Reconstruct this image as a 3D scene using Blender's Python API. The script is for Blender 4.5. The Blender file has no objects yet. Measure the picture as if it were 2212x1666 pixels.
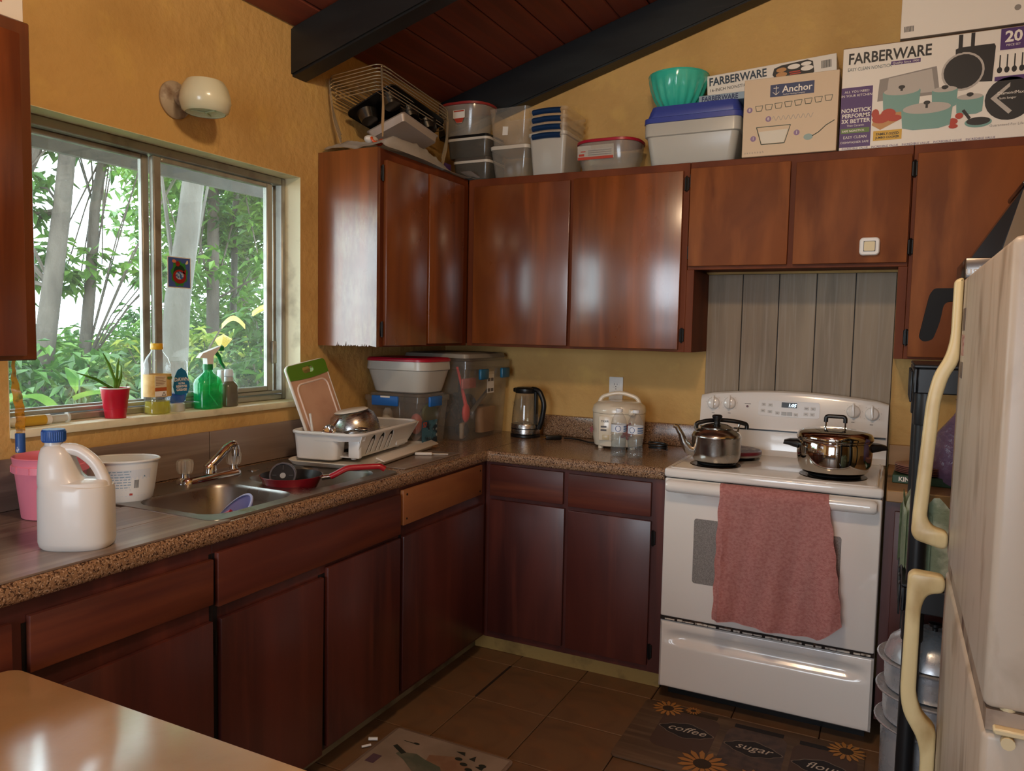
import bpy, bmesh, math, random
from mathutils import Vector, Matrix, Euler, noise as mnoise
from mathutils.geometry import tessellate_polygon
S = bpy.context.scene
COL = S.collection
PI = math.pi
random.seed(7)

# ---------------------------------------------------------------- camera
def make_camera():
    yaw, pitch, roll = 0.4605, -0.0723, 0.0200
    f = Vector((-math.sin(yaw)*math.cos(pitch), math.cos(yaw)*math.cos(pitch), math.sin(pitch)))
    r = Vector((math.cos(yaw), math.sin(yaw), 0)); u = r.cross(f)
    r2 = r*math.cos(roll) + u*math.sin(roll); u2 = u*math.cos(roll) - r*math.sin(roll)
    cd = bpy.data.cameras.new('camera'); c = bpy.data.objects.new('camera', cd); COL.objects.link(c)
    m = Matrix((( r2.x, u2.x, -f.x, 2.1543), (r2.y, u2.y, -f.y, -3.5294), (r2.z, u2.z, -f.z, 1.4383), (0, 0, 0, 1)))
    c.matrix_world = m
    cd.sensor_fit = 'HORIZONTAL'; cd.sensor_width = 36.0; cd.lens = 1657.0*36/2212; cd.clip_start = 0.02
    S.camera = c
make_camera()

# ---------------------------------------------------------------- world, lights, exposure
S.view_settings.view_transform = 'Standard'
try: S.view_settings.look = 'None'
except Exception: pass
S.view_settings.gamma = 1.0
S.view_settings.use_curve_mapping = False
S.view_settings.exposure = -0.25
S.cycles.transparent_max_bounces = 16; S.cycles.max_bounces = 8; S.cycles.diffuse_bounces = 4; S.cycles.glossy_bounces = 4
w = bpy.data.worlds.new('overcast_sky'); S.world = w; w.use_nodes = True
bg = w.node_tree.nodes['Background']
bg.inputs[0].default_value = (0.80, 0.90, 1.0, 1); bg.inputs[1].default_value = 12.0
def portal(loc, rot, sx, sy):
    l = bpy.data.lights.new('sky_portal', 'AREA'); l.shape = 'RECTANGLE'; l.size = sx; l.size_y = sy
    l.cycles.is_portal = True
    o = bpy.data.objects.new('sky_portal', l); o.location = loc; o.rotation_euler = rot; COL.objects.link(o)
portal((-0.14, -1.70, 1.58), (0, -PI/2, 0), 0.9, 1.15)
portal((1.55, -6.05, 1.35), (PI/2, 0, 0), 1.5, 1.5)  # guides sky through the unseen opening added behind the camera for fill
def lamp(loc, power, col, rad):
    l = bpy.data.lights.new('ceiling_bulb', 'POINT'); l.energy = power; l.color = col; l.shadow_soft_size = rad
    o = bpy.data.objects.new('ceiling_bulb', l); o.location = loc; COL.objects.link(o)
for i in range(3):
    a = i*2.1
    lamp((1.75+0.12*math.cos(a), -2.55+0.12*math.sin(a), 2.72), 22, (1.0, 0.74, 0.47), 0.045)

# ---------------------------------------------------------------- materials
def lin(h):
    h = h.lstrip('#'); o = []
    for i in (0, 2, 4):
        c = int(h[i:i+2], 16)/255
        o.append(c/12.92 if c <= 0.04045 else ((c+0.055)/1.055)**2.4)
    return (*o, 1.0)
MATS = {}
def pm(name, col, rough=0.5, metal=0.0, alpha=1.0, coat=0.0, coat_rough=0.1, var=None, var2=None, bump=None, emit=None, spec=None, trans=0.0, rvar=None, coat_ior=1.5):
    """principled material. var=(colour, scale, (sx,sy,sz), lo, hi); bump=(scale,(sx,sy,sz),strength,dist)"""
    if name in MATS: return MATS[name]
    m = bpy.data.materials.new(name); m.use_nodes = True; nt = m.node_tree; N = nt.nodes; L = nt.links
    b = N['Principled BSDF']
    b.inputs['Base Color'].default_value = lin(col); b.inputs['Roughness'].default_value = rough
    b.inputs['Metallic'].default_value = metal; b.inputs['Alpha'].default_value = alpha
    b.inputs['Coat Weight'].default_value = coat; b.inputs['Coat Roughness'].default_value = coat_rough; b.inputs['Coat IOR'].default_value = coat_ior
    if spec is not None: b.inputs['Specular IOR Level'].default_value = spec
    if trans: b.inputs['Transmission Weight'].default_value = trans
    if emit: b.inputs['Emission Color'].default_value = lin(emit[0]); b.inputs['Emission Strength'].default_value = emit[1]
    tc = None
    def noise(scale, st, detail=4.0, dist=0.0):
        nonlocal tc
        if tc is None: tc = N.new('ShaderNodeTexCoord')
        mp = N.new('ShaderNodeMapping'); mp.inputs['Scale'].default_value = st; L.new(tc.outputs['Object'], mp.inputs[0])
        n = N.new('ShaderNodeTexNoise'); n.inputs['Scale'].default_value = scale; n.inputs['Detail'].default_value = detail
        n.inputs['Distortion'].default_value = dist
        L.new(mp.outputs[0], n.inputs['Vector']); return n
    cur = None
    for v in (var, var2):
        if not v: continue
        c2, sc, st, lo, hi = v[:5]
        n = noise(sc, st, 5.0, v[5] if len(v) > 5 else 0.0)
        mr = N.new('ShaderNodeMapRange'); mr.inputs[1].default_value = lo; mr.inputs[2].default_value = hi; L.new(n.outputs[0], mr.inputs[0])
        mx = N.new('ShaderNodeMix'); mx.data_type = 'RGBA'; L.new(mr.outputs[0], mx.inputs['Factor'])
        if cur is None: mx.inputs[6].default_value = lin(col)
        else: L.new(cur, mx.inputs[6])
        mx.inputs[7].default_value = lin(c2); cur = mx.outputs[2]
    if cur is not None: L.new(cur, b.inputs['Base Color'])
    if rvar:
        n = noise(rvar[0], rvar[1]); mr = N.new('ShaderNodeMapRange'); mr.inputs[1].default_value = 0.3; mr.inputs[2].default_value = 0.7
        mr.inputs[3].default_value = rvar[2]; mr.inputs[4].default_value = rvar[3]; L.new(n.outputs[0], mr.inputs[0]); L.new(mr.outputs[0], b.inputs['Roughness'])
    if bump:
        n = noise(bump[0], bump[1]); bp = N.new('ShaderNodeBump'); bp.inputs['Strength'].default_value = bump[2]; bp.inputs['Distance'].default_value = bump[3]
        L.new(n.outputs[0], bp.inputs['Height']); L.new(bp.outputs[0], b.inputs['Normal'])
    MATS[name] = m; return m
def thin_clear(name, tint='ffffff', alpha=0.16, rough=0.12, haze='f0f0f0', gloss=0.9):
    """thin clear plastic or glass wall: see-through, with a little haze and a glossy surface"""
    if name in MATS: return MATS[name]
    m = bpy.data.materials.new(name); m.use_nodes = True; nt = m.node_tree; N = nt.nodes; L = nt.links
    out = N['Material Output']; N.remove(N['Principled BSDF'])
    t = N.new('ShaderNodeBsdfTransparent'); t.inputs[0].default_value = lin(tint)
    d = N.new('ShaderNodeBsdfPrincipled'); d.inputs['Base Color'].default_value = lin(haze); d.inputs['Roughness'].default_value = rough
    g = N.new('ShaderNodeBsdfGlossy'); g.inputs['Roughness'].default_value = rough
    fr = N.new('ShaderNodeLayerWeight'); fr.inputs[0].default_value = 0.5
    pw = N.new('ShaderNodeMath'); pw.operation = 'POWER'; pw.inputs[1].default_value = 4.0; L.new(fr.outputs['Facing'], pw.inputs[0])
    mu = N.new('ShaderNodeMath'); mu.operation = 'MULTIPLY_ADD'; mu.inputs[1].default_value = 0.7*gloss; mu.inputs[2].default_value = 0.04*gloss; L.new(pw.outputs[0], mu.inputs[0])
    m1 = N.new('ShaderNodeMixShader'); m1.inputs[0].default_value = alpha; L.new(t.outputs[0], m1.inputs[1]); L.new(d.outputs[0], m1.inputs[2])
    m2 = N.new('ShaderNodeMixShader'); L.new(mu.outputs[0], m2.inputs[0]); L.new(m1.outputs[0], m2.inputs[1]); L.new(g.outputs[0], m2.inputs[2])
    L.new(m2.outputs[0], out.inputs[0]); MATS[name] = m; return m

# ---------------------------------------------------------------- mesh builder
def rr(cx, cy, z, w, d, r, n=4):
    """ring of a rounded rectangle, counter-clockwise"""
    r = min(r, w/2-1e-5, d/2-1e-5); p = []
    for k, (sx, sy) in enumerate(((1, 1), (-1, 1), (-1, -1), (1, -1))):
        for i in range(n+1):
            a = PI/2*(k + i/n)
            p.append((cx+sx*(w/2-r)+r*math.cos(a), cy+sy*(d/2-r)+r*math.sin(a), z))
    return p
def circ(cx, cy, z, r, n=32, ry=None):
    ry = r if ry is None else ry
    return [(cx+r*math.cos(2*PI*i/n), cy+ry*math.sin(2*PI*i/n), z) for i in range(n)]
class B:
    def __init__(s): s.bm = bmesh.new()
    def box(s, x0, x1, y0, y1, z0, z1, bev=0.0, seg=2, mat=None):
        t = bmesh.new(); r = bmesh.ops.create_cube(t, size=1.0)
        for v in t.verts:
            v.co = Vector(((x0+x1)/2+v.co.x*(x1-x0), (y0+y1)/2+v.co.y*(y1-y0), (z0+z1)/2+v.co.z*(z1-z0)))
        if bev > 0: bmesh.ops.bevel(t, geom=list(t.edges), offset=bev, segments=seg, profile=0.5, affect='EDGES', clamp_overlap=True)
        if mat is not None: t.transform(mat)
        s._merge(t); return s
    def _merge(s, t):
        t.verts.index_update(); vs = [s.bm.verts.new(v.co) for v in t.verts]
        for f in t.faces:
            try: s.bm.faces.new([vs[v.index] for v in f.verts])
            except ValueError: pass
        t.free()
    def loft(s, rings, cap0=True, cap1=True, closed=True):
        R = [[s.bm.verts.new(p) for p in ring] for ring in rings]; n = len(R[0])
        for a, b in zip(R, R[1:]):
            for i in range(n if closed else n-1):
                j = (i+1) % n
                s.bm.faces.new((a[i], a[j], b[j], b[i]))
        if cap0: s.bm.faces.new(list(reversed(R[0])))
        if cap1: s.bm.faces.new(R[-1])
        return s
    def lathe(s, prof, cx=0, cy=0, n=32, cap0=True, cap1=True):
        return s.loft([circ(cx, cy, z, max(r, 1e-4), n) for r, z in prof], cap0, cap1)
    def tube(s, pts, r, n=8, caps=True, closed=False):
        pts = [Vector(p) for p in pts]; m = len(pts); rad = r if isinstance(r, (list, tuple)) else [r]*m
        T = []
        for i in range(m):
            if closed: t = pts[(i+1) % m]-pts[(i-1) % m]
            else: t = pts[min(i+1, m-1)]-pts[max(i-1, 0)]
            T.append(t.normalized() if t.length > 1e-9 else Vector((0, 0, 1)))
        up = Vector((0, 0, 1)) if abs(T[0].z) < 0.9 else Vector((1, 0, 0))
        nrm = T[0].cross(up).normalized(); rings = []
        for i in range(m):
            nrm = (nrm - T[i]*nrm.dot(T[i])).normalized(); bn = T[i].cross(nrm)
            rings.append([tuple(pts[i]+(nrm*math.cos(2*PI*k/n)+bn*math.sin(2*PI*k/n))*rad[i]) for k in range(n)])
        if closed: rings.append(rings[0])
        return s.loft(rings, caps and not closed, caps and not closed)
    def prism(s, poly, a, b, axis='z'):
        def P(u, v, t): return {'z': (u, v, t), 'y': (u, t, v), 'x': (t, u, v)}[axis]
        lo = [s.bm.verts.new(P(u, v, a)) for u, v in poly]; hi = [s.bm.verts.new(P(u, v, b)) for u, v in poly]
        n = len(poly)
        for i in range(n): s.bm.faces.new((lo[i], lo[(i+1) % n], hi[(i+1) % n], hi[i]))
        s.bm.faces.new(list(reversed(lo))); s.bm.faces.new(hi); return s
    def face(s, pts): s.bm.faces.new([s.bm.verts.new(p) for p in pts]); return s
    def grid(s, fn, nu, nv, thick=None):
        V = [[s.bm.verts.new(fn(i/nu, j/nv)) for i in range(nu+1)] for j in range(nv+1)]
        for j in range(nv):
            for i in range(nu): s.bm.faces.new((V[j][i], V[j][i+1], V[j+1][i+1], V[j+1][i]))
        if thick: bmesh.ops.solidify(s.bm, geom=list(s.bm.faces), thickness=thick)
        return s
    def sphere(s, c, r, nu=16, nv=10, sc=(1, 1, 1)):
        t = bmesh.new(); bmesh.ops.create_uvsphere(t, u_segments=nu, v_segments=nv, radius=r)
        for v in t.verts: v.co = Vector((c[0]+v.co.x*sc[0], c[1]+v.co.y*sc[1], c[2]+v.co.z*sc[2]))
        s._merge(t); return s
    def xf(s, m): s.bm.transform(m); return s
    def obj(s, name, mat, parent=None, smooth=True, recalc=True):
        if recalc: bmesh.ops.recalc_face_normals(s.bm, faces=list(s.bm.faces))
        me = bpy.data.meshes.new(name); s.bm.to_mesh(me); s.bm.free()
        if smooth:
            for p in me.polygons: p.use_smooth = True
            me.set_sharp_from_angle(angle=math.radians(38))
        return link(name, me, mat, parent)
def link(name, me, mat, parent=None):
    o = bpy.data.objects.new(name, me); COL.objects.link(o)
    if mat is not None and not me.materials: me.materials.append(mat)
    if parent is not None: o.parent = parent
    return o
def tag(o, label, cat, group=None):
    o['label'] = label; o['category'] = cat
    if group: o['group'] = group
    return o
def thing(name, label, cat, loc=(0, 0, 0), rz=0.0, group=None, rot=None):
    o = bpy.data.objects.new(name, None); COL.objects.link(o); o.empty_display_size = 0.05
    o.location = loc; o.rotation_euler = rot if rot else (0, 0, rz)
    return tag(o, label, cat, group)
def struct(o): o['kind'] = 'structure'; return o
def copy_tree(o, parent=None):
    c = o.copy(); COL.objects.link(c); c.parent = parent
    for ch in [x for x in COL.objects if x.parent is o]: copy_tree(ch, c)
    return c
def TR(x=0, y=0, z=0): return Matrix.Translation((x, y, z))
def RX(a): return Matrix.Rotation(a, 4, 'X')
def RY(a): return Matrix.Rotation(a, 4, 'Y')
def RZ(a): return Matrix.Rotation(a, 4, 'Z')
def text(name, body, size, mat, parent, loc, rot=(PI/2, 0, 0), align='LEFT', fat=0.0, sx=1.0, shear=0.0, space=1.0):
    """flat lettering; default orientation reads from the -Y side"""
    cu = bpy.data.curves.new(name, 'FONT'); cu.body = body; cu.size = size; cu.align_x = align; cu.offset = fat; cu.shear = shear
    cu.space_character = space; cu.resolution_u = 2
    t = bpy.data.objects.new('tmp', cu); me = bpy.data.meshes.new_from_object(t); bpy.data.objects.remove(t); bpy.data.curves.remove(cu)
    me.name = name
    if sx != 1.0: me.transform(Matrix.Diagonal((sx, 1, 1, 1)))
    me.materials.clear()
    o = link(name, me, mat, parent); o.location = loc; o.rotation_euler = rot; return o
def flat(name, polys, y, mat, parent):
    """flat print facing -Y at depth y; polys of (x,z) points"""
    b = B()
    for i, p in enumerate(polys): b.face([(u, y-0.00004*i, v) for u, v in p])
    return b.obj(name, mat, parent, smooth=False, recalc=False)
def rect(x0, x1, z0, z1): return [(x0, z0), (x1, z0), (x1, z1), (x0, z1)]
def ell(cx, cz, rx, rz, n=24, a0=0.0, a1=2*PI): return [(cx+rx*math.cos(a0+(a1-a0)*i/n), cz+rz*math.sin(a0+(a1-a0)*i/n)) for i in range(n)]
def arc_pts(pts, rad, n=5):
    """round the inner corners of a polyline"""
    pts = [Vector(p) for p in pts]; out = [pts[0]]
    for a, b, c in zip(pts, pts[1:], pts[2:]):
        d1 = (a-b); d2 = (c-b); r = min(rad, d1.length*0.49, d2.length*0.49); p1 = b+d1.normalized()*r; p2 = b+d2.normalized()*r
        for i in range(n+1):
            t = i/n; out.append(p1*(1-t)**2 + b*2*t*(1-t) + p2*t*t)
    out.append(pts[-1]); return out

# ================================================================ materials used widely
WALL = pm('yellow_stucco', 'd0a866', 0.75, var=('ba9254', 2.2, (1, 1, 1), 0.45, 0.75), var2=('dcb668', 7, (1, 1, 1), 0.55, 0.8), bump=(30, (1, 1, 1), 0.7, 0.008))
WOODU = pm('reddish_varnished_wood', '85491f', 0.36, coat=0.55, coat_rough=0.2, coat_ior=1.9, var=('5c2a12', 5, (1, 1, 0.14), 0.35, 0.7, 1.2), var2=('9c5428', 14, (1, 1, 0.07), 0.5, 0.8), bump=(120, (1, 1, 0.05), 0.08, 0.002), rvar=(6, (1, 1, 0.6), 0.24, 0.42))
WOODM = pm('greasy_matt_wood', '84481f', 0.62, var=('5a2c14', 3.2, (1, 1, 0.5), 0.46, 0.78, 0.8), var2=('9a5a2c', 12, (1, 1, 0.2), 0.5, 0.8), spec=0.3)
WOODB = pm('dark_reddish_wood', '5c2b24', 0.42, coat=0.25, coat_rough=0.25, coat_ior=1.7, var=('3d1a18', 5, (1, 1, 0.12), 0.35, 0.7, 1.0), var2=('6d3529', 16, (1, 1, 0.06), 0.55, 0.8), bump=(120, (1, 1, 0.05), 0.08, 0.002))
WOODH = pm('dark_reddish_wood_across', '5e2c22', 0.42, var=('44201a', 6, (0.12, 0.12, 1), 0.35, 0.7, 1.0), var2=('7d4228', 16, (0.06, 0.06, 1), 0.5, 0.8))
WOODL = pm('raw_tan_plywood', '9a6238', 0.55, var=('80492a', 9, (0.2, 0.2, 1), 0.35, 0.7, 1.0))
FRAME = pm('cabinet_frame_wood', '783c1c', 0.55, spec=0.2, var=('552611', 6, (1, 1, 0.15), 0.35, 0.7))
BLACKM = pm('black_iron', '0d0b0b', 0.5, metal=0.3)
BLACKP = pm('black_plastic', '111112', 0.35)
WHITEE = pm('white_enamel', 'e9e4de', 0.16, coat=0.5, coat_rough=0.06)
WHITEP = pm('white_plastic', 'e6e4df', 0.38)
CHROME = pm('chrome', 'd9d9dc', 0.08, metal=1.0)
STEEL = pm('brushed_steel', 'b0aeac', 0.27, metal=1.0, rvar=(60, (1, 1, 8), 0.2, 0.36))
SINKST = pm('sink_steel', '9b9894', 0.32, metal=1.0, rvar=(9, (1, 1, 1), 0.24, 0.42))
ALU = pm('dull_aluminium', 'a7a59c', 0.42, metal=0.55, var=('7d776c', 12, (1, 1, 1), 0.5, 0.8))
VINYL = pm('grey_vinyl_plank', '8f7d72', 0.32, coat=0.35, coat_rough=0.2, coat_ior=1.7, var=('5f5048', 7, (1.2, 0.07, 1.2), 0.4, 0.7, 0.6), var2=('9c8d80', 30, (1.2, 0.05, 1.2), 0.5, 0.75), bump=(60, (1.2, 0.05, 1.2), 0.12, 0.002))
VINYLV = pm('grey_vinyl_plank_upright', '917d62', 0.5, var=('74624a', 6, (1.2, 1.2, 0.12), 0.4, 0.75, 1.6), var2=('998975', 60, (1.2, 1.2, 0.05), 0.5, 0.8), bump=(70, (1.2, 1.2, 0.04), 0.15, 0.002))
LAM = pm('speckled_brown_laminate', '8f6e52', 0.22, var=('402c22', 190, (1, 1, 1), 0.5, 0.6), var2=('c2a68c', 240, (1, 1, 1), 0.54, 0.66))
BEAM = pm('black_painted_beam', '16181a', 0.45, var=('23282a', 9, (0.2, 1, 1), 0.4, 0.8), bump=(40, (0.1, 1, 1), 0.15, 0.003))
CEILP = pm('red_brown_ceiling_board', '8e4834', 0.55, var=('5e2a1e', 3, (1.0, 0.25, 1.0), 0.35, 0.75, 0.8), var2=('8d4028', 22, (1, 0.04, 1), 0.55, 0.85))
TILE = pm('brown_floor_tile', '785a3e', 0.5, var=('4f3b2b', 3.2, (1, 1, 1), 0.42, 0.75, 1.0), var2=('845a37', 9, (1, 1, 1), 0.5, 0.8), bump=(14, (1, 1, 1), 0.08, 0.004))
GROUT = pm('dark_grout', '2a1a10', 0.9)
SILLM = pm('cream_sill_paint', 'e4dcba', 0.5, var=('b0a684', 11, (1, 1, 1), 0.52, 0.78), bump=(60, (1, 1, 1), 0.2, 0.003))

def plate(bm, outer, holes, mapf):
    """flat plate with holes; mapf turns (u,v) into a 3D point"""
    loops = [[Vector((u, v, 0)) for u, v in loop] for loop in [outer]+holes]
    vs = [bm.verts.new(mapf(p.x, p.y)) for loop in loops for p in loop]
    for tri in tessellate_polygon(loops):
        try: bm.faces.new([vs[i] for i in tri])
        except ValueError: pass
def holed(b, outer, holes, mapf, thick):
    """thick plate with holes added to builder b; mapf(u,v,t)"""
    plate(b.bm, outer, holes, lambda u, v: mapf(u, v, 0)); plate(b.bm, outer, holes, lambda u, v: mapf(u, v, thick))
    for loop in [outer]+holes:
        a = [b.bm.verts.new(mapf(u, v, 0)) for u, v in loop]; c = [b.bm.verts.new(mapf(u, v, thick)) for u, v in loop]
        for i in range(len(loop)):
            j = (i+1) % len(loop); b.bm.faces.new((a[i], a[j], c[j], c[i]))
    bmesh.ops.remove_doubles(b.bm, verts=list(b.bm.verts), dist=1e-5)
    return b

# ================================================================ room shell
XR, YF = 3.06, -6.0
WY0, WY1, WZ0, WZ1 = -2.274, -1.124, 1.133, 2.029
SL = 0.288
def ceil_z(x): return 2.597+SL*x
b = B().box(-0.14, 0, YF-0.1, WY0, -0.5, 2.62).box(-0.14, 0, WY1, 0.12, -0.5, 2.62).box(-0.14, 0, WY0, WY1, -0.5, WZ0-0.02).box(-0.14, 0, WY0, WY1, WZ1, 2.62)
wl = struct(b.obj('wall_left', WALL, smooth=False))
struct(B().prism([(0, -0.2), (XR, -0.2), (XR, ceil_z(XR)+0.05), (0, 2.66)], 0.0, 0.12, 'y').obj('wall_back', WALL, smooth=False))
struct(B().prism([(YF, -0.2), (0.0, -0.2), (0.0, ceil_z(XR)+0.06), (YF, ceil_z(XR)+0.06)], XR, XR+0.1, 'x').obj('wall_right', WALL, smooth=False))
b = B().box(0, 0.8, YF-0.1, YF, -0.2, 2.81).box(2.3, XR, YF-0.1, YF, -0.2, ceil_z(2.3)).prism([(0.8, 2.1), (2.3, 2.1), (2.3, ceil_z(2.3)), (0.8, ceil_z(0.8))], YF-0.1, YF, 'y').box(0.8, 2.3, YF-0.1, YF, -0.2, 0.6)  # unseen rear opening, added and sized to let in frontal sky fill
struct(b.obj('wall_front', WALL, smooth=False))

# floor: bed plus tiles one by one
fl = struct(B().box(0, XR, YF, 0, -0.12, -0.012).obj('floor', GROUT, smooth=False))
tw, td = 0.308, 0.322
tm = B().box(0.0016, tw-0.0016, 0.0016, td-0.0016, -0.012, 0.0, 0.0022, 1).obj('tile', TILE, fl, smooth=False)
tmesh = tm.data; first = True
for j in range(0, 13):
    for i in range(-2, 8):
        x = 0.443+i*tw; y = -0.655-j*td+td
        if x < 0.3 or x+tw > 3.0: continue
        if first: o = tm; first = False
        else: o = link('tile', tmesh, TILE, fl)
        o.location = (x, y, random.uniform(-0.0012, 0.0006))
        o.rotation_euler = (random.uniform(-0.003, 0.003), random.uniform(-0.003, 0.003), 0)

B().box(0.747, 0.756, -0.965, -0.66, -0.004, 0.0012).obj('open_joint', GROUT, fl, smooth=False)

# ceiling: deck plus boards along y
ang = math.atan(SL)
ce = struct(B().prism([(-1.0, ceil_z(-1.0)+0.03), (XR, ceil_z(XR)+0.03), (XR, ceil_z(XR)+0.07), (-1.0, ceil_z(-1.0)+0.07)], YF, 0.1, 'y').obj('ceiling', CEILP, smooth=False))
pwid = 0.142; L_ = (XR)/math.cos(ang)
pmesh = None
for i in range(int(L_/pwid)+1):
    if pmesh is None:
        o = B().box(0.002, pwid-0.002, YF+0.02, -0.001, 0, 0.026, 0.006, 1).obj('plank', CEILP, ce, smooth=False); pmesh = o.data
    else: o = link('plank', pmesh, CEILP, ce)
    s = i*pwid
    o.location = (0.001+s*math.cos(ang), 0, 2.597+s*math.sin(ang)+random.uniform(-0.002, 0.002)); o.rotation_euler = (0, -ang, 0)
def beam(n, y0, y1, zb):
    x1 = XR-0.002
    bb = B(); h = 0.19
    q = [(0.001, ceil_z(0)-h), (x1, ceil_z(x1)-h), (x1, ceil_z(x1)-0.004), (0.001, ceil_z(0)-0.004)]
    bb.prism(q, y0, y1, 'y')
    bmesh.ops.bevel(bb.bm, geom=[e for e in bb.bm.edges if abs(e.verts[0].co.y-e.verts[1].co.y) < 1e-6 and abs(e.verts[0].co.x-e.verts[1].co.x) > 1], offset=0.008, segments=2, affect='EDGES')
    struct(bb.obj(n, BEAM))
beam('beam_1', -1.178, -1.086, 0); beam('beam_2', -0.094, -0.002, 0)
beam('beam_3', -2.35, -2.258, 0)

# eave outside the window
SOFF = pm('weathered_grey_soffit', '5f605d', 0.8, var=('484946', 6, (1, 1, 1), 0.4, 0.7))
struct(B().box(-1.03, -1.0, -7, 4, 2.14, 2.36).prism([(-1.0, 2.31), (-0.14, 2.555), (-0.14, 2.60), (-1.0, 2.36)], -7, 4, 'y').obj('roof_eave', SOFF, smooth=False))

# ================================================================ window
win = bpy.data.objects.new('window_1', None); COL.objects.link(win); win.location = (0, -1.7, WZ0); struct(win)
def wpart(bb, name, mat, parent=None, **k):
    bb.xf(TR(0, 1.7, -WZ0)); return bb.obj(name, mat, parent or win, **k)
GLASS = None
def dirty_glass(name, dens, amount):
    m = bpy.data.materials.new(name); m.use_nodes = True; nt = m.node_tree; N = nt.nodes; L = nt.links
    out = N['Material Output']; N.remove(N['Principled BSDF'])
    tc = N.new('ShaderNodeTexCoord')
    t = N.new('ShaderNodeBsdfTransparent'); t.inputs[0].default_value = (0.93, 0.97, 0.95, 1)
    d = N.new('ShaderNodeBsdfTranslucent'); d.inputs[0].default_value = (0.30, 0.31, 0.30, 1)
    d2 = N.new('ShaderNodeBsdfDiffuse'); d2.inputs[0].default_value = (0.5, 0.5, 0.46, 1)
    md = N.new('ShaderNodeMixShader'); md.inputs[0].default_value = 0.5; L.new(d.outputs[0], md.inputs[1]); L.new(d2.outputs[0], md.inputs[2])
    n1 = N.new('ShaderNodeTexNoise'); n1.inputs['Scale'].default_value = dens; n1.inputs['Detail'].default_value = 6; n1.inputs['Roughness'].default_value = 0.8
    L.new(tc.outputs['Object'], n1.inputs['Vector'])
    r1 = N.new('ShaderNodeMapRange'); r1.inputs[1].default_value = 0.52; r1.inputs[2].default_value = 0.68; L.new(n1.outputs[0], r1.inputs[0])
    mp = N.new('ShaderNodeMapping'); mp.inputs['Scale'].default_value = (1, 1, 0.35); L.new(tc.outputs['Object'], mp.inputs[0])
    n2 = N.new('ShaderNodeTexNoise'); n2.inputs['Scale'].default_value = 9; n2.inputs['Detail'].default_value = 4; L.new(mp.outputs[0], n2.inputs['Vector'])
    r2 = N.new('ShaderNodeMapRange'); r2.inputs[1].default_value = 0.3; r2.inputs[2].default_value = 0.75; L.new(n2.outputs[0], r2.inputs[0])
    mu = N.new('ShaderNodeMath'); mu.operation = 'MULTIPLY'; L.new(r1.outputs[0], mu.inputs[0]); L.new(r2.outputs[0], mu.inputs[1])
    ma = N.new('ShaderNodeMath'); ma.operation = 'MULTIPLY_ADD'; ma.inputs[1].default_value = amount; ma.inputs[2].default_value = amount*0.07; L.new(mu.outputs[0], ma.inputs[0]); ma.use_clamp = True
    mx = N.new('ShaderNodeMixShader'); L.new(ma.outputs[0], mx.inputs[0]); L.new(t.outputs[0], mx.inputs[1]); L.new(md.outputs[0], mx.inputs[2])
    g = N.new('ShaderNodeBsdfGlossy'); g.inputs['Roughness'].default_value = 0.03
    m3 = N.new('ShaderNodeMixShader'); m3.inputs[0].default_value = 0.05; L.new(mx.outputs[0], m3.inputs[1]); L.new(g.outputs[0], m3.inputs[2])
    L.new(m3.outputs[0], out.inputs[0]); return m
G1 = dirty_glass('dusty_window_glass', 240, 0.55); G2 = dirty_glass('streaked_window_glass', 260, 0.8)
def ring_box(y0, y1, z0, z1, x0, x1, wy, wz0, wz1, bev=0.004):
    return B().box(x0, x1, y0, y0+wy, z0, z1, bev, 1).box(x0, x1, y1-wy, y1, z0, z1, bev, 1).box(x0, x1, y0+wy, y1-wy, z0, z0+wz0, bev, 1).box(x0, x1, y0+wy, y1-wy, z1-wz1, z1, bev, 1)
wpart(ring_box(WY0+0.002, WY1-0.002, WZ0+0.0045, WZ1-0.002, -0.135, -0.075, 0.022, 0.022, 0.03), 'window_frame', ALU)
wpart(B().box(-0.12, -0.078, WY0+0.024, WY1-0.024, WZ0+0.03, WZ0+0.042, 0.002, 1), 'bottom_track', ALU)
s1 = wpart(ring_box(WY0+0.024, -1.735, WZ0+0.03, WZ1-0.032, -0.13, -0.108, 0.03, 0.018, 0.018), 'fixed_sash', ALU)
wpart(B().box(-0.121, -0.117, WY0+0.054, -1.765, WZ0+0.048, WZ1-0.05), 'pane', G1, s1, smooth=False)
s2 = wpart(ring_box(-1.742, -1.192, WZ0+0.042, WZ1-0.034, -0.104, -0.080, 0.032, 0.02, 0.018), 'sliding_sash', ALU)
wpart(B().box(-0.094, -0.090, -1.71, -1.224, WZ0+0.062, WZ1-0.052), 'pane', G2, s2, smooth=False)
wpart(B().box(-0.08, -0.068, -1.205, -1.183, 1.285, 1.375, 0.003, 1), 'latch', ALU, s2)
s3 = wpart(B().box(-0.13, -0.112, -1.19, -1.17, WZ0+0.03, WZ1-0.032, 0.003, 1).box(-0.13, -0.112, -1.156, -1.146, WZ0+0.03, WZ1-0.032, 0.003, 1), 'outer_stile', ALU)
wpart(B().box(-0.123, -0.120, -1.17, -1.156, WZ0+0.03, WZ1-0.032), 'pane', G1, s3, smooth=False)
wpart(B().box(-0.139, 0.016, WY0+0.0018, WY1-0.0018, WZ0-0.0195, WZ0+0.004, 0.003, 2), 'window_sill', SILLM)
wpart(B().box(-0.139, 0.001, WY1-0.0018, WY1-0.0002, WZ0-0.019, WZ1-0.0002).box(-0.139, 0.001, WY0+0.0002, WY0+0.0018, WZ0-0.019, WZ1-0.0002).box(-0.139, 0.001, WY0+0.002, WY1-0.002, WZ1-0.0018, WZ1-0.0002), 'window_reveal', SILLM, smooth=False)
# apron of plaster under the sill is part of the wall

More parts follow.
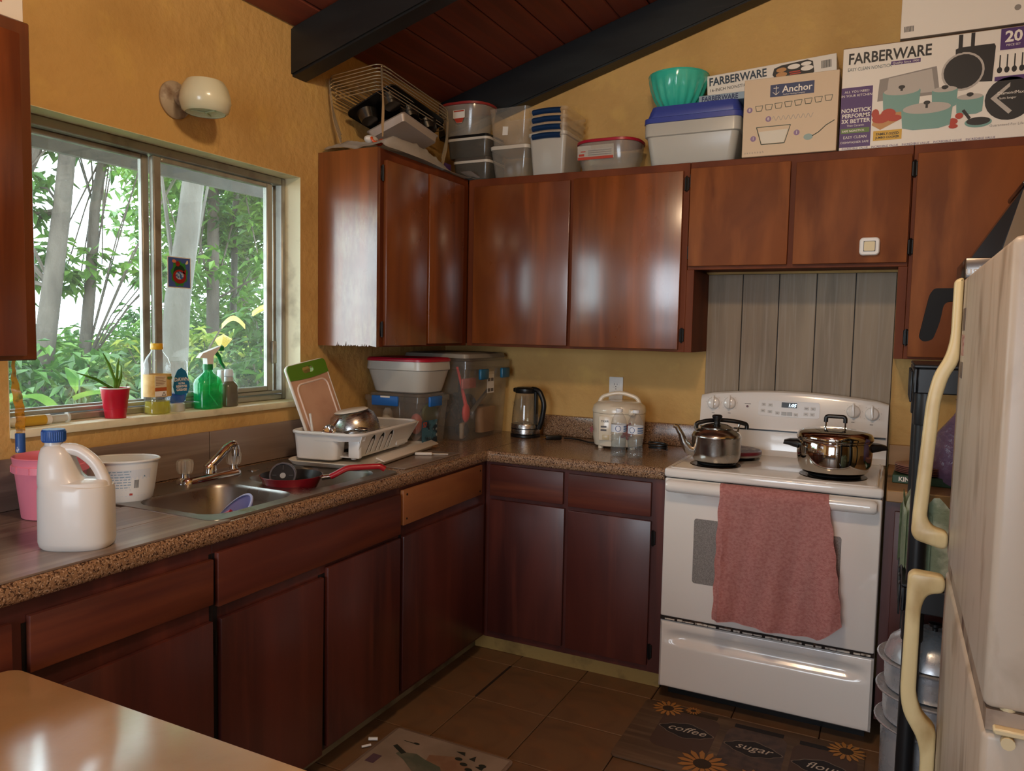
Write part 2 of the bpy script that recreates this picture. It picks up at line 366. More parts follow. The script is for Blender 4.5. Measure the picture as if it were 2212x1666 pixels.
# ================================================================ outdoors
struct(B().grid(lambda u, v: (-0.3-26*u, -14+34*v, -0.6-2.0*u+0.3*math.sin(9*u+7*v)), 12, 12).obj('ground', pm('jungle_floor', '4a4a2c', 0.95, var=('33401f', 2, (1, 1, 1), 0.4, 0.6))))
def leafmat(name, c1, c2):
    m = bpy.data.materials.new(name); m.use_nodes = True; nt = m.node_tree; N = nt.nodes; L = nt.links
    out = N['Material Output']; N.remove(N['Principled BSDF']); tc = N.new('ShaderNodeTexCoord')
    n = N.new('ShaderNodeTexNoise'); n.inputs['Scale'].default_value = 5.5; n.inputs['Detail'].default_value = 3; L.new(tc.outputs['Object'], n.inputs['Vector'])
    r = N.new('ShaderNodeMapRange'); r.inputs[1].default_value = 0.35; r.inputs[2].default_value = 0.65; L.new(n.outputs[0], r.inputs[0])
    mx = N.new('ShaderNodeMix'); mx.data_type = 'RGBA'; mx.inputs[6].default_value = lin(c1); mx.inputs[7].default_value = lin(c2); L.new(r.outputs[0], mx.inputs['Factor'])
    d = N.new('ShaderNodeBsdfPrincipled'); d.inputs['Roughness'].default_value = 0.4; L.new(mx.outputs[2], d.inputs['Base Color'])
    t = N.new('ShaderNodeBsdfTranslucent'); L.new(mx.outputs[2], t.inputs[0])
    ms = N.new('ShaderNodeMixShader'); ms.inputs[0].default_value = 0.4; L.new(d.outputs[0], ms.inputs[1]); L.new(t.outputs[0], ms.inputs[2]); L.new(ms.outputs[0], out.inputs[0])
    return m
LEAF = [leafmat('deep_green_leaf', '2a4a20', '537a34'), leafmat('mid_green_leaf', '3f682b', '72943f'), leafmat('yellow_green_leaf', '6f9138', 'b7b955')]
BARK = pm('grey_bark', '5e554c', 0.9, var=('463e36', 7, (1, 1, 0.4), 0.35, 0.7), bump=(30, (1, 1, 0.5), 0.6, 0.02))
BARKP = pm('pale_bark', '59544c', 0.85, var=('464139', 6, (1, 1, 0.4), 0.35, 0.7), bump=(30, (1, 1, 0.5), 0.5, 0.02))
rl = random.Random(3)
def leaves(name, pts, mat, parent, lo, hi, per=8, spread=0.16, droop=0.3):
    """clusters of folded leaves, one mesh"""
    vs, fs = [], []
    for c in pts:
        c = Vector(c); k = rl.randint(max(2, per-3), per+3); base = rl.random()*6.3
        for i in range(k):
            a = base+i*2*PI/k+rl.uniform(-.4, .4); e = rl.uniform(-.6, .5)-droop
            d = Vector((math.cos(a)*math.cos(e), math.sin(a)*math.cos(e), math.sin(e))); l = rl.uniform(lo, hi); wd = l*rl.uniform(0.16, 0.26)
            s = d.cross(Vector((0, 0, 1)));
            if s.length < 1e-3: s = Vector((1, 0, 0))
            s.normalize(); s = (Matrix.Rotation(rl.uniform(-.7, .7), 3, d) @ s); u = s.cross(d)
            p = c+Vector((rl.uniform(-1, 1), rl.uniform(-1, 1), rl.uniform(-1, 1)))*spread*0.4 + d*0.02
            n0 = len(vs); m = p+d*l*0.5
            vs += [tuple(p), tuple(m+s*wd+u*wd*0.35), tuple(m-s*wd+u*wd*0.35), tuple(p+d*l-Vector((0, 0, l*0.12)))]
            fs += [(n0, n0+1, n0+3), (n0, n0+3, n0+2)]
    me = bpy.data.meshes.new(name); me.from_pydata(vs, [], fs); return link(name, me, mat, parent)
def blob(c, rx, ry, rz, n):
    o = []
    while len(o) < n:
        x, y, z = rl.uniform(-1, 1), rl.uniform(-1, 1), rl.uniform(-1, 1); q = x*x+y*y+z*z
        if q > 1 or q < 0.12: continue
        o.append((c[0]+x*rx, c[1]+y*ry, c[2]+z*rz))
    return o
def tree(label, trunk, rad, bark, blobs, lm, lo=0.09, hi=0.18, group='trees outside the window', twigs=5):
    t = thing('tree', label, 'tree', (trunk[-1][0], trunk[-1][1], 0), group=group); o = Vector(t.location)
    loc = lambda p: tuple(Vector(p)-o)
    bt = B(); m = len(trunk); bt.tube([loc(p) for p in trunk], [rad*(0.75+0.45*i/(m-1)) for i in range(m)], 10); bt.obj('trunk', bark, t)
    bb = B(); pts = []
    for c, r3, n in blobs:
        bl = blob(c, *r3, int(n*2.0)); pts += bl
        for q in rl.sample(bl, min(twigs, len(bl))):
            s = Vector(trunk[rl.randint(0, max(0, m-2))]); mid = (s+Vector(q))/2+Vector((0, 0, rl.uniform(0, .15)))
            bb.tube([loc(s), loc(mid), loc(q)], [rad*0.22, rad*0.14, 0.006], 5)
    if pts:
        bb.obj('branch', bark, t)
        lv = leaves('foliage', [loc(p) for p in pts], lm, t, lo, hi, 9)
    else: bb.bm.free()
    return t
def trunkpts(*p):
    p = [Vector(q) for q in p]; d = (p[-1]-p[-2]).normalized(); e = p[-1].copy()
    while e.z > -1.0: e = e + d*0.4
    return [tuple(q) for q in p]+[tuple(e)]
tA = tree('grey forked tree trunk nearest the hanging left cabinet', trunkpts((-4.15, 0.75, 3.9), (-4.19, 0.72, 2.98), (-4.21, 0.66, 2.39), (-4.26, 0.59, 1.72), (-4.29, 0.53, 1.21)), 0.075, BARK,
          [((-4.7, 0.45, 2.5), (0.6, 0.4, 0.6), 34), ((-4.3, 0.6, 3.4), (1.2, 0.8, 0.5), 60), ((-5.2, 0.5, 2.0), (0.5, 0.5, 0.5), 30)], LEAF[0])
B().tube([(0.27, 0.33, 3.6), (0.12, 0.26, 2.83), (0.02, 0.14, 2.45), (0.08, 0.06, 2.2)], [0.035, 0.045, 0.05, 0.05], 8).obj('fork', BARK, tA)
tree('slim grey tree trunk left of the window mullion', trunkpts((-4.25, 1.3, 3.7), (-4.40, 1.2, 3.0), (-4.44, 1.12, 2.47), (-4.44, 1.06, 1.75), (-4.46, 0.99, 0.99)), 0.048, BARK,
     [((-4.0, 1.5, 3.05), (0.8, 0.5, 0.28), 26), ((-4.3, 1.4, 3.6), (1.3, 0.9, 0.4), 50), ((-4.1, 1.5, 1.95), (0.45, 0.35, 0.12), 12), ((-4.6, 0.95, 1.95), (0.35, 0.35, 0.2), 14)], LEAF[1])
tree('thick pale tree trunk right behind the window sticker', trunkpts((-2.33, 0.52, 3.3), (-2.39, 0.47, 2.66), (-2.42, 0.41, 2.1), (-2.46, 0.35, 1.6), (-2.46, 0.31, 1.1)), 0.085, BARKP,
     [((-2.7, 0.9, 3.2), (0.9, 0.9, 0.35), 30)], LEAF[1])
tree('slender dark tree trunk in the middle of the right pane', trunkpts((-4.3, 2.4, 4.2), (-4.3, 2.37, 3.22), (-4.23, 2.28, 1.68)), 0.06, BARK,
     [((-4.4, 2.6, 2.9), (1.1, 0.9, 0.6), 75), ((-4.2, 2.2, 3.6), (1.2, 1.0, 0.5), 60), ((-4.4, 2.7, 2.0), (1.1, 0.8, 0.6), 60)], LEAF[1])
tree('thin pale tree trunk beside the far edge of the right pane', trunkpts((-4.5, 2.95, 4.2), (-4.47, 2.85, 3.34), (-4.42, 2.74, 1.7)), 0.035, BARKP,
     [((-4.3, 3.0, 2.7), (0.9, 0.8, 0.7), 60), ((-5.0, 3.8, 3.0), (1.2, 1.0, 0.9), 70)], LEAF[0])
tree('tall leafy tree far behind the thin trunks', trunkpts((-7.0, 5.5, 5.0), (-7.0, 5.5, 3.5), (-7.0, 5.4, 1.5)), 0.1, BARK,
     [((-7.0, 5.4, 3.4), (2.2, 1.9, 1.5), 230)], LEAF[1], 0.13, 0.26)
tree('broad leafy tree far to the left behind the forked trunk', trunkpts((-10.0, 2.6, 5.0), (-10.0, 2.6, 3.5), (-10.0, 2.6, 1.5)), 0.1, BARK,
     [((-10.4, 2.4, 3.2), (1.3, 1.3, 1.0), 80)], LEAF[0], 0.2, 0.34)
bushes = [(-3.6, 0.1, 0.9, 0.8), (-4.6, 0.2, 1.05, 1.0), (-3.4, 0.9, 0.7, 0.75), (-4.9, 1.2, 1.0, 1.0), (-3.7, 1.7, 1.1, 0.9), (-2.9, 1.5, 0.9, 0.75), (-5.6, 2.0, 1.0, 1.0), (-4.6, 2.6, 1.2, 1.0),
          (-6.6, 1.6, 0.75, 1.1), (-7.4, 2.6, 0.95, 1.2), (-3.3, 2.5, 1.3, 0.9), (-5.6, 3.4, 1.3, 1.1), (-2.4, 0.75, 0.6, 0.6), (-8.6, 3.6, 0.8, 1.3), (-2.0, -0.15, 0.45, 0.5), (-7.0, 4.4, 1.5, 1.2), (-5.6, 0.5, 0.55, 0.9), (-2.3, 1.3, 1.35, 0.5)]
for i, (x, y, h, r) in enumerate(bushes):
    t = thing('shrub', 'leafy green shrub growing wild outside the kitchen window', 'shrub', (x, y, -0.6), group='shrubs outside the window')
    pts = [(q[0]-x, q[1]-y, q[2]+0.6) for q in blob((x, y, h-0.35), r, r, 0.75, int(230*r))]
    leaves('foliage', pts, LEAF[[0, 1, 0, 1, 2][i % 5]], t, 0.08, 0.18, 9)
    bb = B()
    for q in pts[::14]: bb.tube([(rl.uniform(-.1, .1), rl.uniform(-.1, .1), -0.3), (q[0]*0.5, q[1]*0.5, q[2]*0.6), q], [0.014, 0.01, 0.004], 5)
    bb.obj('stem', BARK, t)
t = thing('banana_leaf_plant', 'broad strappy leaves close outside the left pane', 'plant', (-1.7, -0.95, -0.6))
for k, (dx, dy, z, ln, az) in enumerate([(0, 0, 1.62, 0.42, 0.5), (-.1, .1, 1.72, 0.4, 2.6), (0.05, .12, 1.55, 0.4, -0.4), (-.3, -.2, 1.58, 0.45, 1.9), (.1, -.1, 1.5, .4, 3.4)]):
    def fn(u, v, ln=ln): return (ln*u, (v-0.5)*0.12*math.sin(PI*min(1, u*0.95+0.05))**0.6, 0.06*math.sin(PI*u)-0.12*u*u+abs(v-.5)*0.05)
    B().grid(fn, 10, 4).xf(TR(dx, dy, z) @ RZ(az)).obj('leaf', LEAF[1], t)
    B().tube([(0, 0, 0.2), (dx*0.6, dy*0.6, z*0.6), (dx, dy, z)], [0.012, 0.008, 0.005], 6).obj('stalk', LEAF[0], t)
t = thing('dying_leaf_branch', 'bare twig with curled yellow leaves close behind the right pane', 'branch', (-1.5, -0.35, -0.6))
B().tube([(-.1, .0, 0.5), (0, 0.05, 1.5), (.02, .1, 1.9), (.12, .1, 2.02)], [0.012, 0.009, 0.006, 0.004], 6).obj('twig', BARK, t)
YL = leafmat('yellow_leaf', 'b8a23c', 'd9c46a')
for k, (p, az, ln) in enumerate([((.12, .1, 2.04), 0.8, 0.13), ((.1, .12, 1.93), 2.2, 0.09), ((.12, .34, 2.12), 0.5, 0.2)]):
    def fn(u, v, ln=ln): return (ln*u, (v-0.5)*0.1*math.sin(PI*min(1, u*0.9+0.08)), 0.05*math.sin(PI*u)-abs(v-.5)*0.06)
    B().grid(fn, 8, 4).xf(TR(*p) @ RZ(az)).obj('leaf', YL, t)

# ================================================================ cabinets
def hinge(p, parent, axis='y', h=0.055):
    """black cabinet hinge; axis = direction its plate faces (-y or x)"""
    x, y, z = p
    if axis == 'y': bb = B().box(x-0.010, x+0.010, y-0.004, y, z-h/2, z+h/2, 0.002, 1).tube([(x, y-0.005, z-h/2-0.004), (x, y-0.005, z+h/2+0.004)], 0.0045, 6)
    else: bb = B().box(x, x+0.004, y-0.010, y+0.010, z-h/2, z+h/2, 0.002, 1).tube([(x+0.005, y, z-h/2-0.004), (x+0.005, y, z+h/2+0.004)], 0.0045, 6)
    return bb.obj('hinge', BLACKM, parent)
DU, ZB, ZT, LL = 0.2995, 1.3588, 2.1465, 1.0203
def worn_end(name):
    """varnish scraped off the end panel in ragged patches"""
    m = WOODU.copy(); m.name = name; nt = m.node_tree; N = nt.nodes; L = nt.links; b = N['Principled BSDF']
    tc = N.new('ShaderNodeTexCoord'); n = N.new('ShaderNodeTexNoise'); n.inputs['Scale'].default_value = 26; n.inputs['Detail'].default_value = 8; n.inputs['Roughness'].default_value = 0.7
    mp = N.new('ShaderNodeMapping'); mp.inputs['Scale'].default_value = (1.6, 1, 0.35); L.new(tc.outputs['Object'], mp.inputs[0]); L.new(mp.outputs[0], n.inputs['Vector'])
    sp = N.new('ShaderNodeSeparateXYZ'); L.new(tc.outputs['Object'], sp.inputs[0])
    n2 = N.new('ShaderNodeTexNoise'); n2.inputs['Scale'].default_value = 5; L.new(tc.outputs['Object'], n2.inputs['Vector'])
    def mr(src, a, b_, c=0.0, d=1.0):
        r = N.new('ShaderNodeMapRange'); r.inputs[1].default_value = a; r.inputs[2].default_value = b_; r.inputs[3].default_value = c; r.inputs[4].default_value = d; L.new(src, r.inputs[0]); return r.outputs[0]
    def mt(op, a, b_):
        q = N.new('ShaderNodeMath'); q.operation = op
        for i, v in enumerate((a, b_)):
            if isinstance(v, (int, float)): q.inputs[i].default_value = v
            else: L.new(v, q.inputs[i])
        return q.outputs[0]
    band = mt('MULTIPLY', mr(sp.outputs[2], 0.62, 0.5), mr(sp.outputs[2], 0.0, 0.1, 0.55, 1.0))
    side = mt('MULTIPLY', mr(sp.outputs[0], 0.05, 0.13), mr(sp.outputs[0], 0.31, 0.26, 0.6, 1.0))
    k = mt('MULTIPLY', band, side); k = mt('MULTIPLY', k, mr(n2.outputs[0], 0.36, 0.6)); k = mt('MULTIPLY', k, mr(n.outputs[0], 0.4, 0.62)); k = mt('MULTIPLY', k, 0.8)
    old = b.inputs['Base Color'].links[0].from_socket
    mx = N.new('ShaderNodeMix'); mx.data_type = 'RGBA'; L.new(k, mx.inputs['Factor']); L.new(old, mx.inputs[6]); mx.inputs[7].default_value = lin('a3855c'); L.new(mx.outputs[2], b.inputs['Base Color'])
    return m
def upper_back(name, label, x0, x1, z0, doors, hinges, dm=None):
    t = thing(name, label, 'cabinet', (x0, 0, z0), group='wall cabinets')
    W = x1-x0; H = ZT-z0
    bb = B().box(0.0, W, -DU+0.018, -0.002, 0.012, H-0.012).box(0, 0.016, -DU+0.018, -0.002, 0, H).box(W-0.016, W, -DU+0.018, -0.002, 0, H)
    bb.obj('body', FRAME, t, smooth=False)
    B().box(0, W, -DU, -DU+0.018, 0, H, 0.0015, 1).obj('face_frame', FRAME, t, smooth=False)
    for i, (a, c, za, zc, tilt) in enumerate(doors):
        d = B().box(a-x0, c-x0, -DU-0.0185, -DU-0.0005, za-z0, zc-z0, 0.003, 2)
        if tilt: cx, cz = (a+c)/2-x0, (za+zc)/2-z0; d.xf(TR(cx, 0, cz) @ RY(tilt) @ TR(-cx, 0, -cz))
        do = d.obj('door', dm or WOODU, t)
        for hx, hz in hinges[i]: hinge((hx-x0, -DU-0.0005, hz-z0), do, 'y')
    return t
ub = upper_back('wall_cabinet', 'reddish wooden wall cabinet with two tall doors above rice cooker and glass kettle', 0.302, 1.360, ZB,
   [(0.341, 0.829, 1.371, 2.109, 0), (0.845, 1.336, 1.369, 2.113, 0)], [[], [(1.348, 2.06), (1.348, 1.43)]])
us = upper_back('wall_cabinet', 'short reddish wooden wall cabinet with two doors above the stove', 1.362, 2.184, 1.7036,
   [(1.366, 1.758, 1.718, 2.119, 0), (1.779, 2.180, 1.718, 2.112, 0)], [[(1.357+0.012, 2.07), (1.357+0.012, 1.775)], [(2.19, 2.06), (2.19, 1.775)]], WOODM)
# stile of the stove cabinet reaches down beside the stove alcove (end of the tall-door cabinet)
B().box(1.360-0.302, 1.391-0.302, -DU, -0.002, 0, 1.7034-ZB, 0.001, 1).obj('end_panel', FRAME, ub, smooth=False)
ur = upper_back('wall_cabinet', 'tall reddish wooden wall cabinet above the black rack beside the stove', 2.186, 3.055, ZB, [(2.199, 2.63, 1.368, 2.113, 0), (2.64, 3.045, 1.368, 2.113, 0)], [[(2.192, 1.44)], []], WOODM)
B().box(2.1535-2.186, -0.001, -DU, -0.002, 0, 1.7034-ZB, 0.001, 1).obj('end_panel', FRAME, ur, smooth=False)
# left wall cabinet with scraped end panel
t = thing('wall_cabinet', 'reddish wooden wall cabinet with scraped end panel right of the window', 'cabinet', (0, -LL, ZB), group='wall cabinets')
H = ZT-ZB
B().box(0.002, DU-0.018, 0.019, LL-0.004, 0.012, H-0.012).obj('body', FRAME, t, smooth=False)
bb = B(); rs = random.Random(5)
# end panel with a splintered lower edge
poly = [(0.002, 0), (0.095, 0.0)]; x = 0.1
while x < DU-0.03:
    wd = rs.uniform(0.003, 0.012); poly += [(x, rs.uniform(0.0, 0.004)), (x+wd*0.45, rs.choice((rs.uniform(0.001, 0.006), rs.uniform(0.004, 0.012), rs.uniform(0.008, 0.022)))), (x+wd*0.6, rs.uniform(0.0, 0.006))]; x += wd
poly += [(DU, 0.0), (DU, H), (0.002, H)]
bb.prism(poly, 0.0, 0.018, 'y').obj('end_panel', worn_end('scraped_varnished_wood'), t, smooth=False)
B().box(DU-0.018, DU, 0.0185, LL-0.302, 0, H, 0.0015, 1).obj('face_frame', FRAME, t, smooth=False)
d1 = B().box(DU+0.0005, DU+0.0185, -0.980+LL, -0.679+LL, 1.364-ZB, 2.103-ZB, 0.003, 2).obj('door', WOODU, t)
d2 = B().box(DU+0.0005, DU+0.0185, -0.663+LL, -0.366+LL, 1.370-ZB, 2.107-ZB, 0.003, 2).obj('door', WOODU, t)
for z in (2.05, 1.43): hinge((DU+0.0005, -0.990+LL, z-ZB), d1, 'x')
# nearest left wall cabinet beside the window
t = thing('wall_cabinet', 'dark reddish wall cabinet hanging left of the window, nearest the camera', 'cabinet', (0, -2.385, 1.343), group='wall cabinets')
H2 = 2.128-1.343
B().box(0.002, 0.311, -1.1, 0, 0.0, H2, 0.003, 1).obj('body', WOODU, t)
B().box(0.3115, 0.330, -0.46, -0.034, 0.012, H2-0.035, 0.003, 2).obj('door', WOODU, t)
B().box(0.3115, 0.330, -0.90, -0.48, 0.012, H2-0.035, 0.003, 2).obj('door', WOODU, t)

# base cabinets
def base_left(name, label, y0, y1, fronts, body_x0=0.02, top=0.866):
    t = thing(name, label, 'cabinet', (0, y0, 0), group='base cabinets')
    L = y1-y0
    (B().box(body_x0, 0.567, 0.0, L, 0.085, top) if top > 0.8 else B().box(body_x0, 0.567, 0.0, L, 0.085, top).box(body_x0, 0.567, 0.0, 0.006, top, 0.866).box(body_x0, 0.567, L-0.006, L, top, 0.866)).obj('body', WOODB, t, smooth=False)
    B().box(0.568, 0.586, 0.0, L, 0.085, 0.866, 0.001, 1).obj('face_frame', WOODB, t, smooth=False)
    for kind, a, c, za, zc, m, tilt, hs in fronts:
        d = B().box(0.5865, 0.602, a-y0, c-y0, za, zc, 0.0025, 2)
        if tilt: cy, cz = (a+c)/2-y0, (za+zc)/2; d.xf(TR(0, cy, cz) @ RX(tilt) @ TR(0, -cy, -cz))
        do = d.obj(kind, m, t)
        for hy, hz in hs: hinge((0.5865, hy-y0, hz), do, 'x')
        if m is WOODL:
            for (py, pz) in ((a+0.02, za+0.02), (a+0.02, zc-0.02), (c-0.02, zc-0.02), (c-0.02, za+0.02)):
                B().tube([(0.602, py-y0, pz), (0.6035, py-y0, pz)], 0.004, 8).obj('screw', BLACKM, do)
    return t
def gap_shades(t, y0, ys):
    for a, c, z0, z1 in ys: B().box(0.5862, 0.5868, a-y0, c-y0, z0, z1).obj('gap_shade_strip', BLACKP, t, smooth=False)  # black strips on the closed frame, painting in the shade between doors
g1 = base_left('base_cabinet', 'dark base cabinet with tan plywood drawer front in the counter corner', -1.2675, -0.03,
  [('drawer_front', -1.258, -0.668, 0.728, 0.857, WOODL, 0.010, []), ('door', -1.255, -0.648, 0.106, 0.684, WOODB, 0.0, [])])
gap_shades(g1, -1.2675, [(-1.2668, -1.252, 0.09, 0.70), (-0.650, -0.632, 0.10, 0.68)])
g2 = base_left('base_cabinet', 'dark sink base cabinet with wide false front and two doors', -2.1135, -1.2685,
  [('false_front', -2.106, -1.274, 0.697, 0.842, WOODH, 0, []), ('door', -2.100, -1.692, 0.088, 0.660, WOODB, -0.012, [(-2.1085, 0.60)]), ('door', -1.670, -1.275, 0.100, 0.683, WOODB, 0.0, [])], top=0.742)
gap_shades(g2, -2.1135, [(-2.1130, -2.098, 0.09, 0.84), (-1.700, -1.668, 0.09, 0.665), (-1.2785, -1.2690, 0.09, 0.68)])
g3 = base_left('base_cabinet', 'dark base cabinet with one wide drawer nearest the white table', -3.30, -2.1145,
  [('drawer_front', -2.595, -2.121, 0.712, 0.832, WOODH, -0.015, []), ('door', -2.595, -2.124, 0.10, 0.664, WOODB, 0, []), ('drawer_front', -3.25, -2.63, 0.712, 0.832, WOODH, 0, []), ('door', -3.25, -2.63, 0.10, 0.664, WOODB, 0, [])])
gap_shades(g3, -3.30, [(-2.124, -2.1148, 0.09, 0.84), (-2.604, -2.594, 0.09, 0.82)])
t = thing('base_cabinet', 'dark base cabinet with two drawers and two doors left of the stove', 'cabinet', (0.5885, 0, 0), group='base cabinets')
ox = 0.5885
B().box(0.0, 1.382-ox, -0.590, -0.02, 0.085, 0.866).obj('body', WOODB, t, smooth=False)
B().box(0.0, 1.382-ox, -0.608, -0.590, 0.085, 0.866, 0.001, 1).obj('face_frame', WOODB, t, smooth=False)
for kind, a, c, za, zc, m in [('drawer_front', 0.615, 0.958, 0.721, 0.856, WOODH), ('drawer_front', 0.981, 1.331, 0.716, 0.852, WOODH), ('door', 0.615, 0.966, 0.118, 0.704, WOODB), ('door', 0.983, 1.334, 0.115, 0.699, WOODB)]:
    do = B().box(a-ox, c-ox, -0.625, -0.6085, za, zc, 0.0025, 2).obj(kind, m, t)
    if kind == 'door' and a > 0.9:
        for z in (0.63, 0.17): hinge((1.341-ox, -0.6085, z), do, 'y')
t = thing('base_cabinet', 'dark base cabinet right of the stove behind the black rack', 'cabinet', (2.155, 0, 0), group='base cabinets')
B().box(0.0, 0.898, -0.585, -0.02, 0.085, 0.872).obj('body', WOODB, t, smooth=False)
B().box(0.03, 0.42, -0.60, -0.5855, 0.10, 0.84, 0.0025, 2).obj('door', WOODB, t)
B().box(0.44, 0.86, -0.60, -0.5855, 0.10, 0.84, 0.0025, 2).obj('door', WOODB, t)
KICK = pm('yellowed_kick_board', 'b89a5a', 0.7, var=('6b5630', 8, (1, 1, 1), 0.5, 0.75))
struct(B().box(0.512, 1.368, -0.545, -0.530, 0.0, 0.084, 0.001, 1).obj('trim_1', KICK, smooth=False))
struct(B().box(0.496, 0.511, -3.3, -0.53, 0.0, 0.084, 0.001, 1).obj('trim_2', pm('pale_kick_board', '8f8468', 0.8, var=('5c523f', 7, (1, 1, 1), 0.45, 0.7)), smooth=False))

# ================================================================ countertop with sink cut-out
H0, H1 = 0.868, 0.915
SY0, SY1, SX0, SX1 = -2.10, -1.255, 0.055, 0.582
ct = thing('countertop', 'speckled brown laminate countertop running along both walls', 'countertop', (0, 0, H0))
bb = B()
def cbox(x0, x1, y0, y1, bev=0.0): bb.box(x0, x1, y0, y1, 0, H1-H0)
cy0, cy1, cx0, cx1 = SY0+0.02, SY1-0.02, SX0+0.02, SX1-0.02
bb.box(0.002, cx0, -3.3, -0.002, 0, 0.047).box(cx0, cx1, -3.3, cy0, 0, 0.047).box(cx0, cx1, cy1, -0.002, 0, 0.047).box(cx1, 0.590, -3.3, -0.002, 0, 0.047)
bb.box(0.590, 1.384, -0.617, -0.002, 0, 0.047)
bb.obj('slab', LAM, ct, smooth=False)
def lip(p0, p1, nrm, parent):
    """rounded front edge"""
    q = []
    for i in range(9):
        a = -PI/2+PI*i/8; q.append((0.006+0.012*math.cos(a), 0.0235+0.0235*math.sin(a)))
    q = [(0, 0)]+q+[(0, 0.047)]
    bm_ = B(); r0 = [(p0[0]+nrm[0]*u, p0[1]+nrm[1]*u, v) for u, v in q]; r1 = [(p1[0]+nrm[0]*u, p1[1]+nrm[1]*u, v) for u, v in q]
    return bm_.loft([r0, r1]).obj('front_edge', LAM, parent)
lip((0.590, -3.3), (0.590, -0.617), (1, 0), ct); lip((0.590, -0.617), (1.384, -0.617), (0, -1), ct)
B().box(0.592, 1.384, -0.022, -0.002, 0.0475, 0.150, 0.005, 2).obj('backsplash_lip', LAM, ct)
B().box(0.5895, 0.5915, -0.617, -0.022, 0.0470, 0.0473).obj('seam', BLACKM, ct, smooth=False)
# grey vinyl planks laid over the counter left of the sink, and one loose piece
for i, (x0, x1, y0, y1) in enumerate([(0.028, 0.235, -3.28, -2.115), (0.2365, 0.4415, -3.28, -2.075), (0.443, 0.598, -3.28, -2.060)]):
    B().box(x0, x1, y0, y1, 0.0473, 0.0523, 0.0008, 1).obj('vinyl_plank', VINYL, ct, smooth=False)
lp = B().box(-0.085, 0.085, -0.21, 0.21, 0.0, 0.004, 0.0006, 1).obj('loose_plank', VINYL, None, smooth=False)
lp.location = (0.470, -0.985, 0.9158); lp.rotation_euler = (0, 0, 0.03); tag(lp, 'loose grey vinyl plank offcut lying right of the dish rack', 'plank')
# backsplash planks along the left wall
bs = struct(B().box(0.001, 0.004, -3.3, -1.06, 0.9155, 1.055).obj('wall_panel_left', BLACKM, smooth=False))
for y0, y1 in ((-3.3, -2.50), (-2.498, -1.600), (-1.598, -1.06)):
    B().box(0.0042, 0.012, y0+0.001, y1-0.001, 0.917, 1.060, 0.001, 1).obj('vinyl_plank', VINYL, bs, smooth=False)
# upright planks behind the stove
bs = struct(B().box(1.389, 2.152, -0.004, -0.0005, 0.90, 1.705).obj('wall_panel_back', BLACKM, smooth=False))
for x0, x1 in ((1.390, 1.541), (1.543, 1.695), (1.697, 1.847), (1.849, 1.999), (2.001, 2.151)):
    o = B().box(x0+0.0008, x1-0.0008, -0.0125, -0.0042, 0.90, 1.7034, 0.0012, 1).obj('vinyl_plank', VINYLV, bs, smooth=False)
t = thing('side_counter', 'tan wooden counter between stove and right wall', 'countertop', (2.156, 0, 0.873))
TANW = pm('tan_worn_wood', 'b08a5c', 0.5, var=('8f6b44', 8, (0.2, 1, 1), 0.4, 0.7))
B().box(0, 0.90, -0.610, -0.002, 0, 0.04, 0.003, 1).obj('slab', TANW, t)
B().box(0, 0.90, -0.018, -0.002, 0.0405, 0.125, 0.002, 1).obj('back_board', TANW, t)

# ================================================================ sink
def bowl_rings(cx, cy, w, d, z0, z1, r):
    return [rr(cx, cy, z1, w, d, r, 6), rr(cx, cy, z1-0.010, w-0.012, d-0.012, r, 6), rr(cx, cy, z0+0.03, w-0.03, d-0.03, r*0.9, 6), rr(cx, cy, z0+0.008, w-0.05, d-0.05, r*0.8, 6), rr(cx, cy, z0, w-0.09, d-0.09, r*0.6, 6)]
t = thing('kitchen_sink', 'double-bowl stainless steel sink set into the left counter', 'sink', (0, 0, 0.9155))
scx, scy = (SX0+SX1)/2, (SY0+SY1)/2
bA = (0.372, -1.895, 0.330, 0.345); bB_ = (0.372, -1.478, 0.330, 0.350)
outer = [(p[0], p[1]) for p in rr(scx, scy, 0, SX1-SX0, SY1-SY0, 0.035, 5)]
holes = [[(p[0], p[1]) for p in rr(q[0], q[1], 0, q[2], q[3], 0.075, 6)] for q in (bA, bB_)]
bb = B(); plate(bb.bm, outer, holes, lambda u, v: (u, v, 0.006))
for i in range(len(outer)):
    j = (i+1) % len(outer); (a, c), (e, f) = outer[i], outer[j]
    k = 1.012
    bb.face([(a, c, 0.006), (scx+(a-scx)*k, scy+(c-scy)*1.007, 0.0005), (scx+(e-scx)*k, scy+(f-scy)*1.007, 0.0005), (e, f, 0.006)])
bmesh.ops.remove_doubles(bb.bm, verts=list(bb.bm.verts), dist=1e-5); bb.obj('deck', SINKST, t)
for q in (bA, bB_):
    bo = B().loft(bowl_rings(q[0], q[1], q[2], q[3], -0.165, 0.006, 0.075), False, True).obj('bowl', SINKST, t)
    B().lathe([(0.042, -0.1645), (0.042, -0.162), (0.030, -0.1615), (0.028, -0.164), (0.0, -0.1642)], q[0], q[1], 20, False, False).obj('drain', CHROME, bo)
B().lathe([(0.021, 0.0062), (0.021, 0.0085), (0.017, 0.0095), (0, 0.0095)], 0.135, -1.515, 20).obj('hole_cover', STEEL, t)
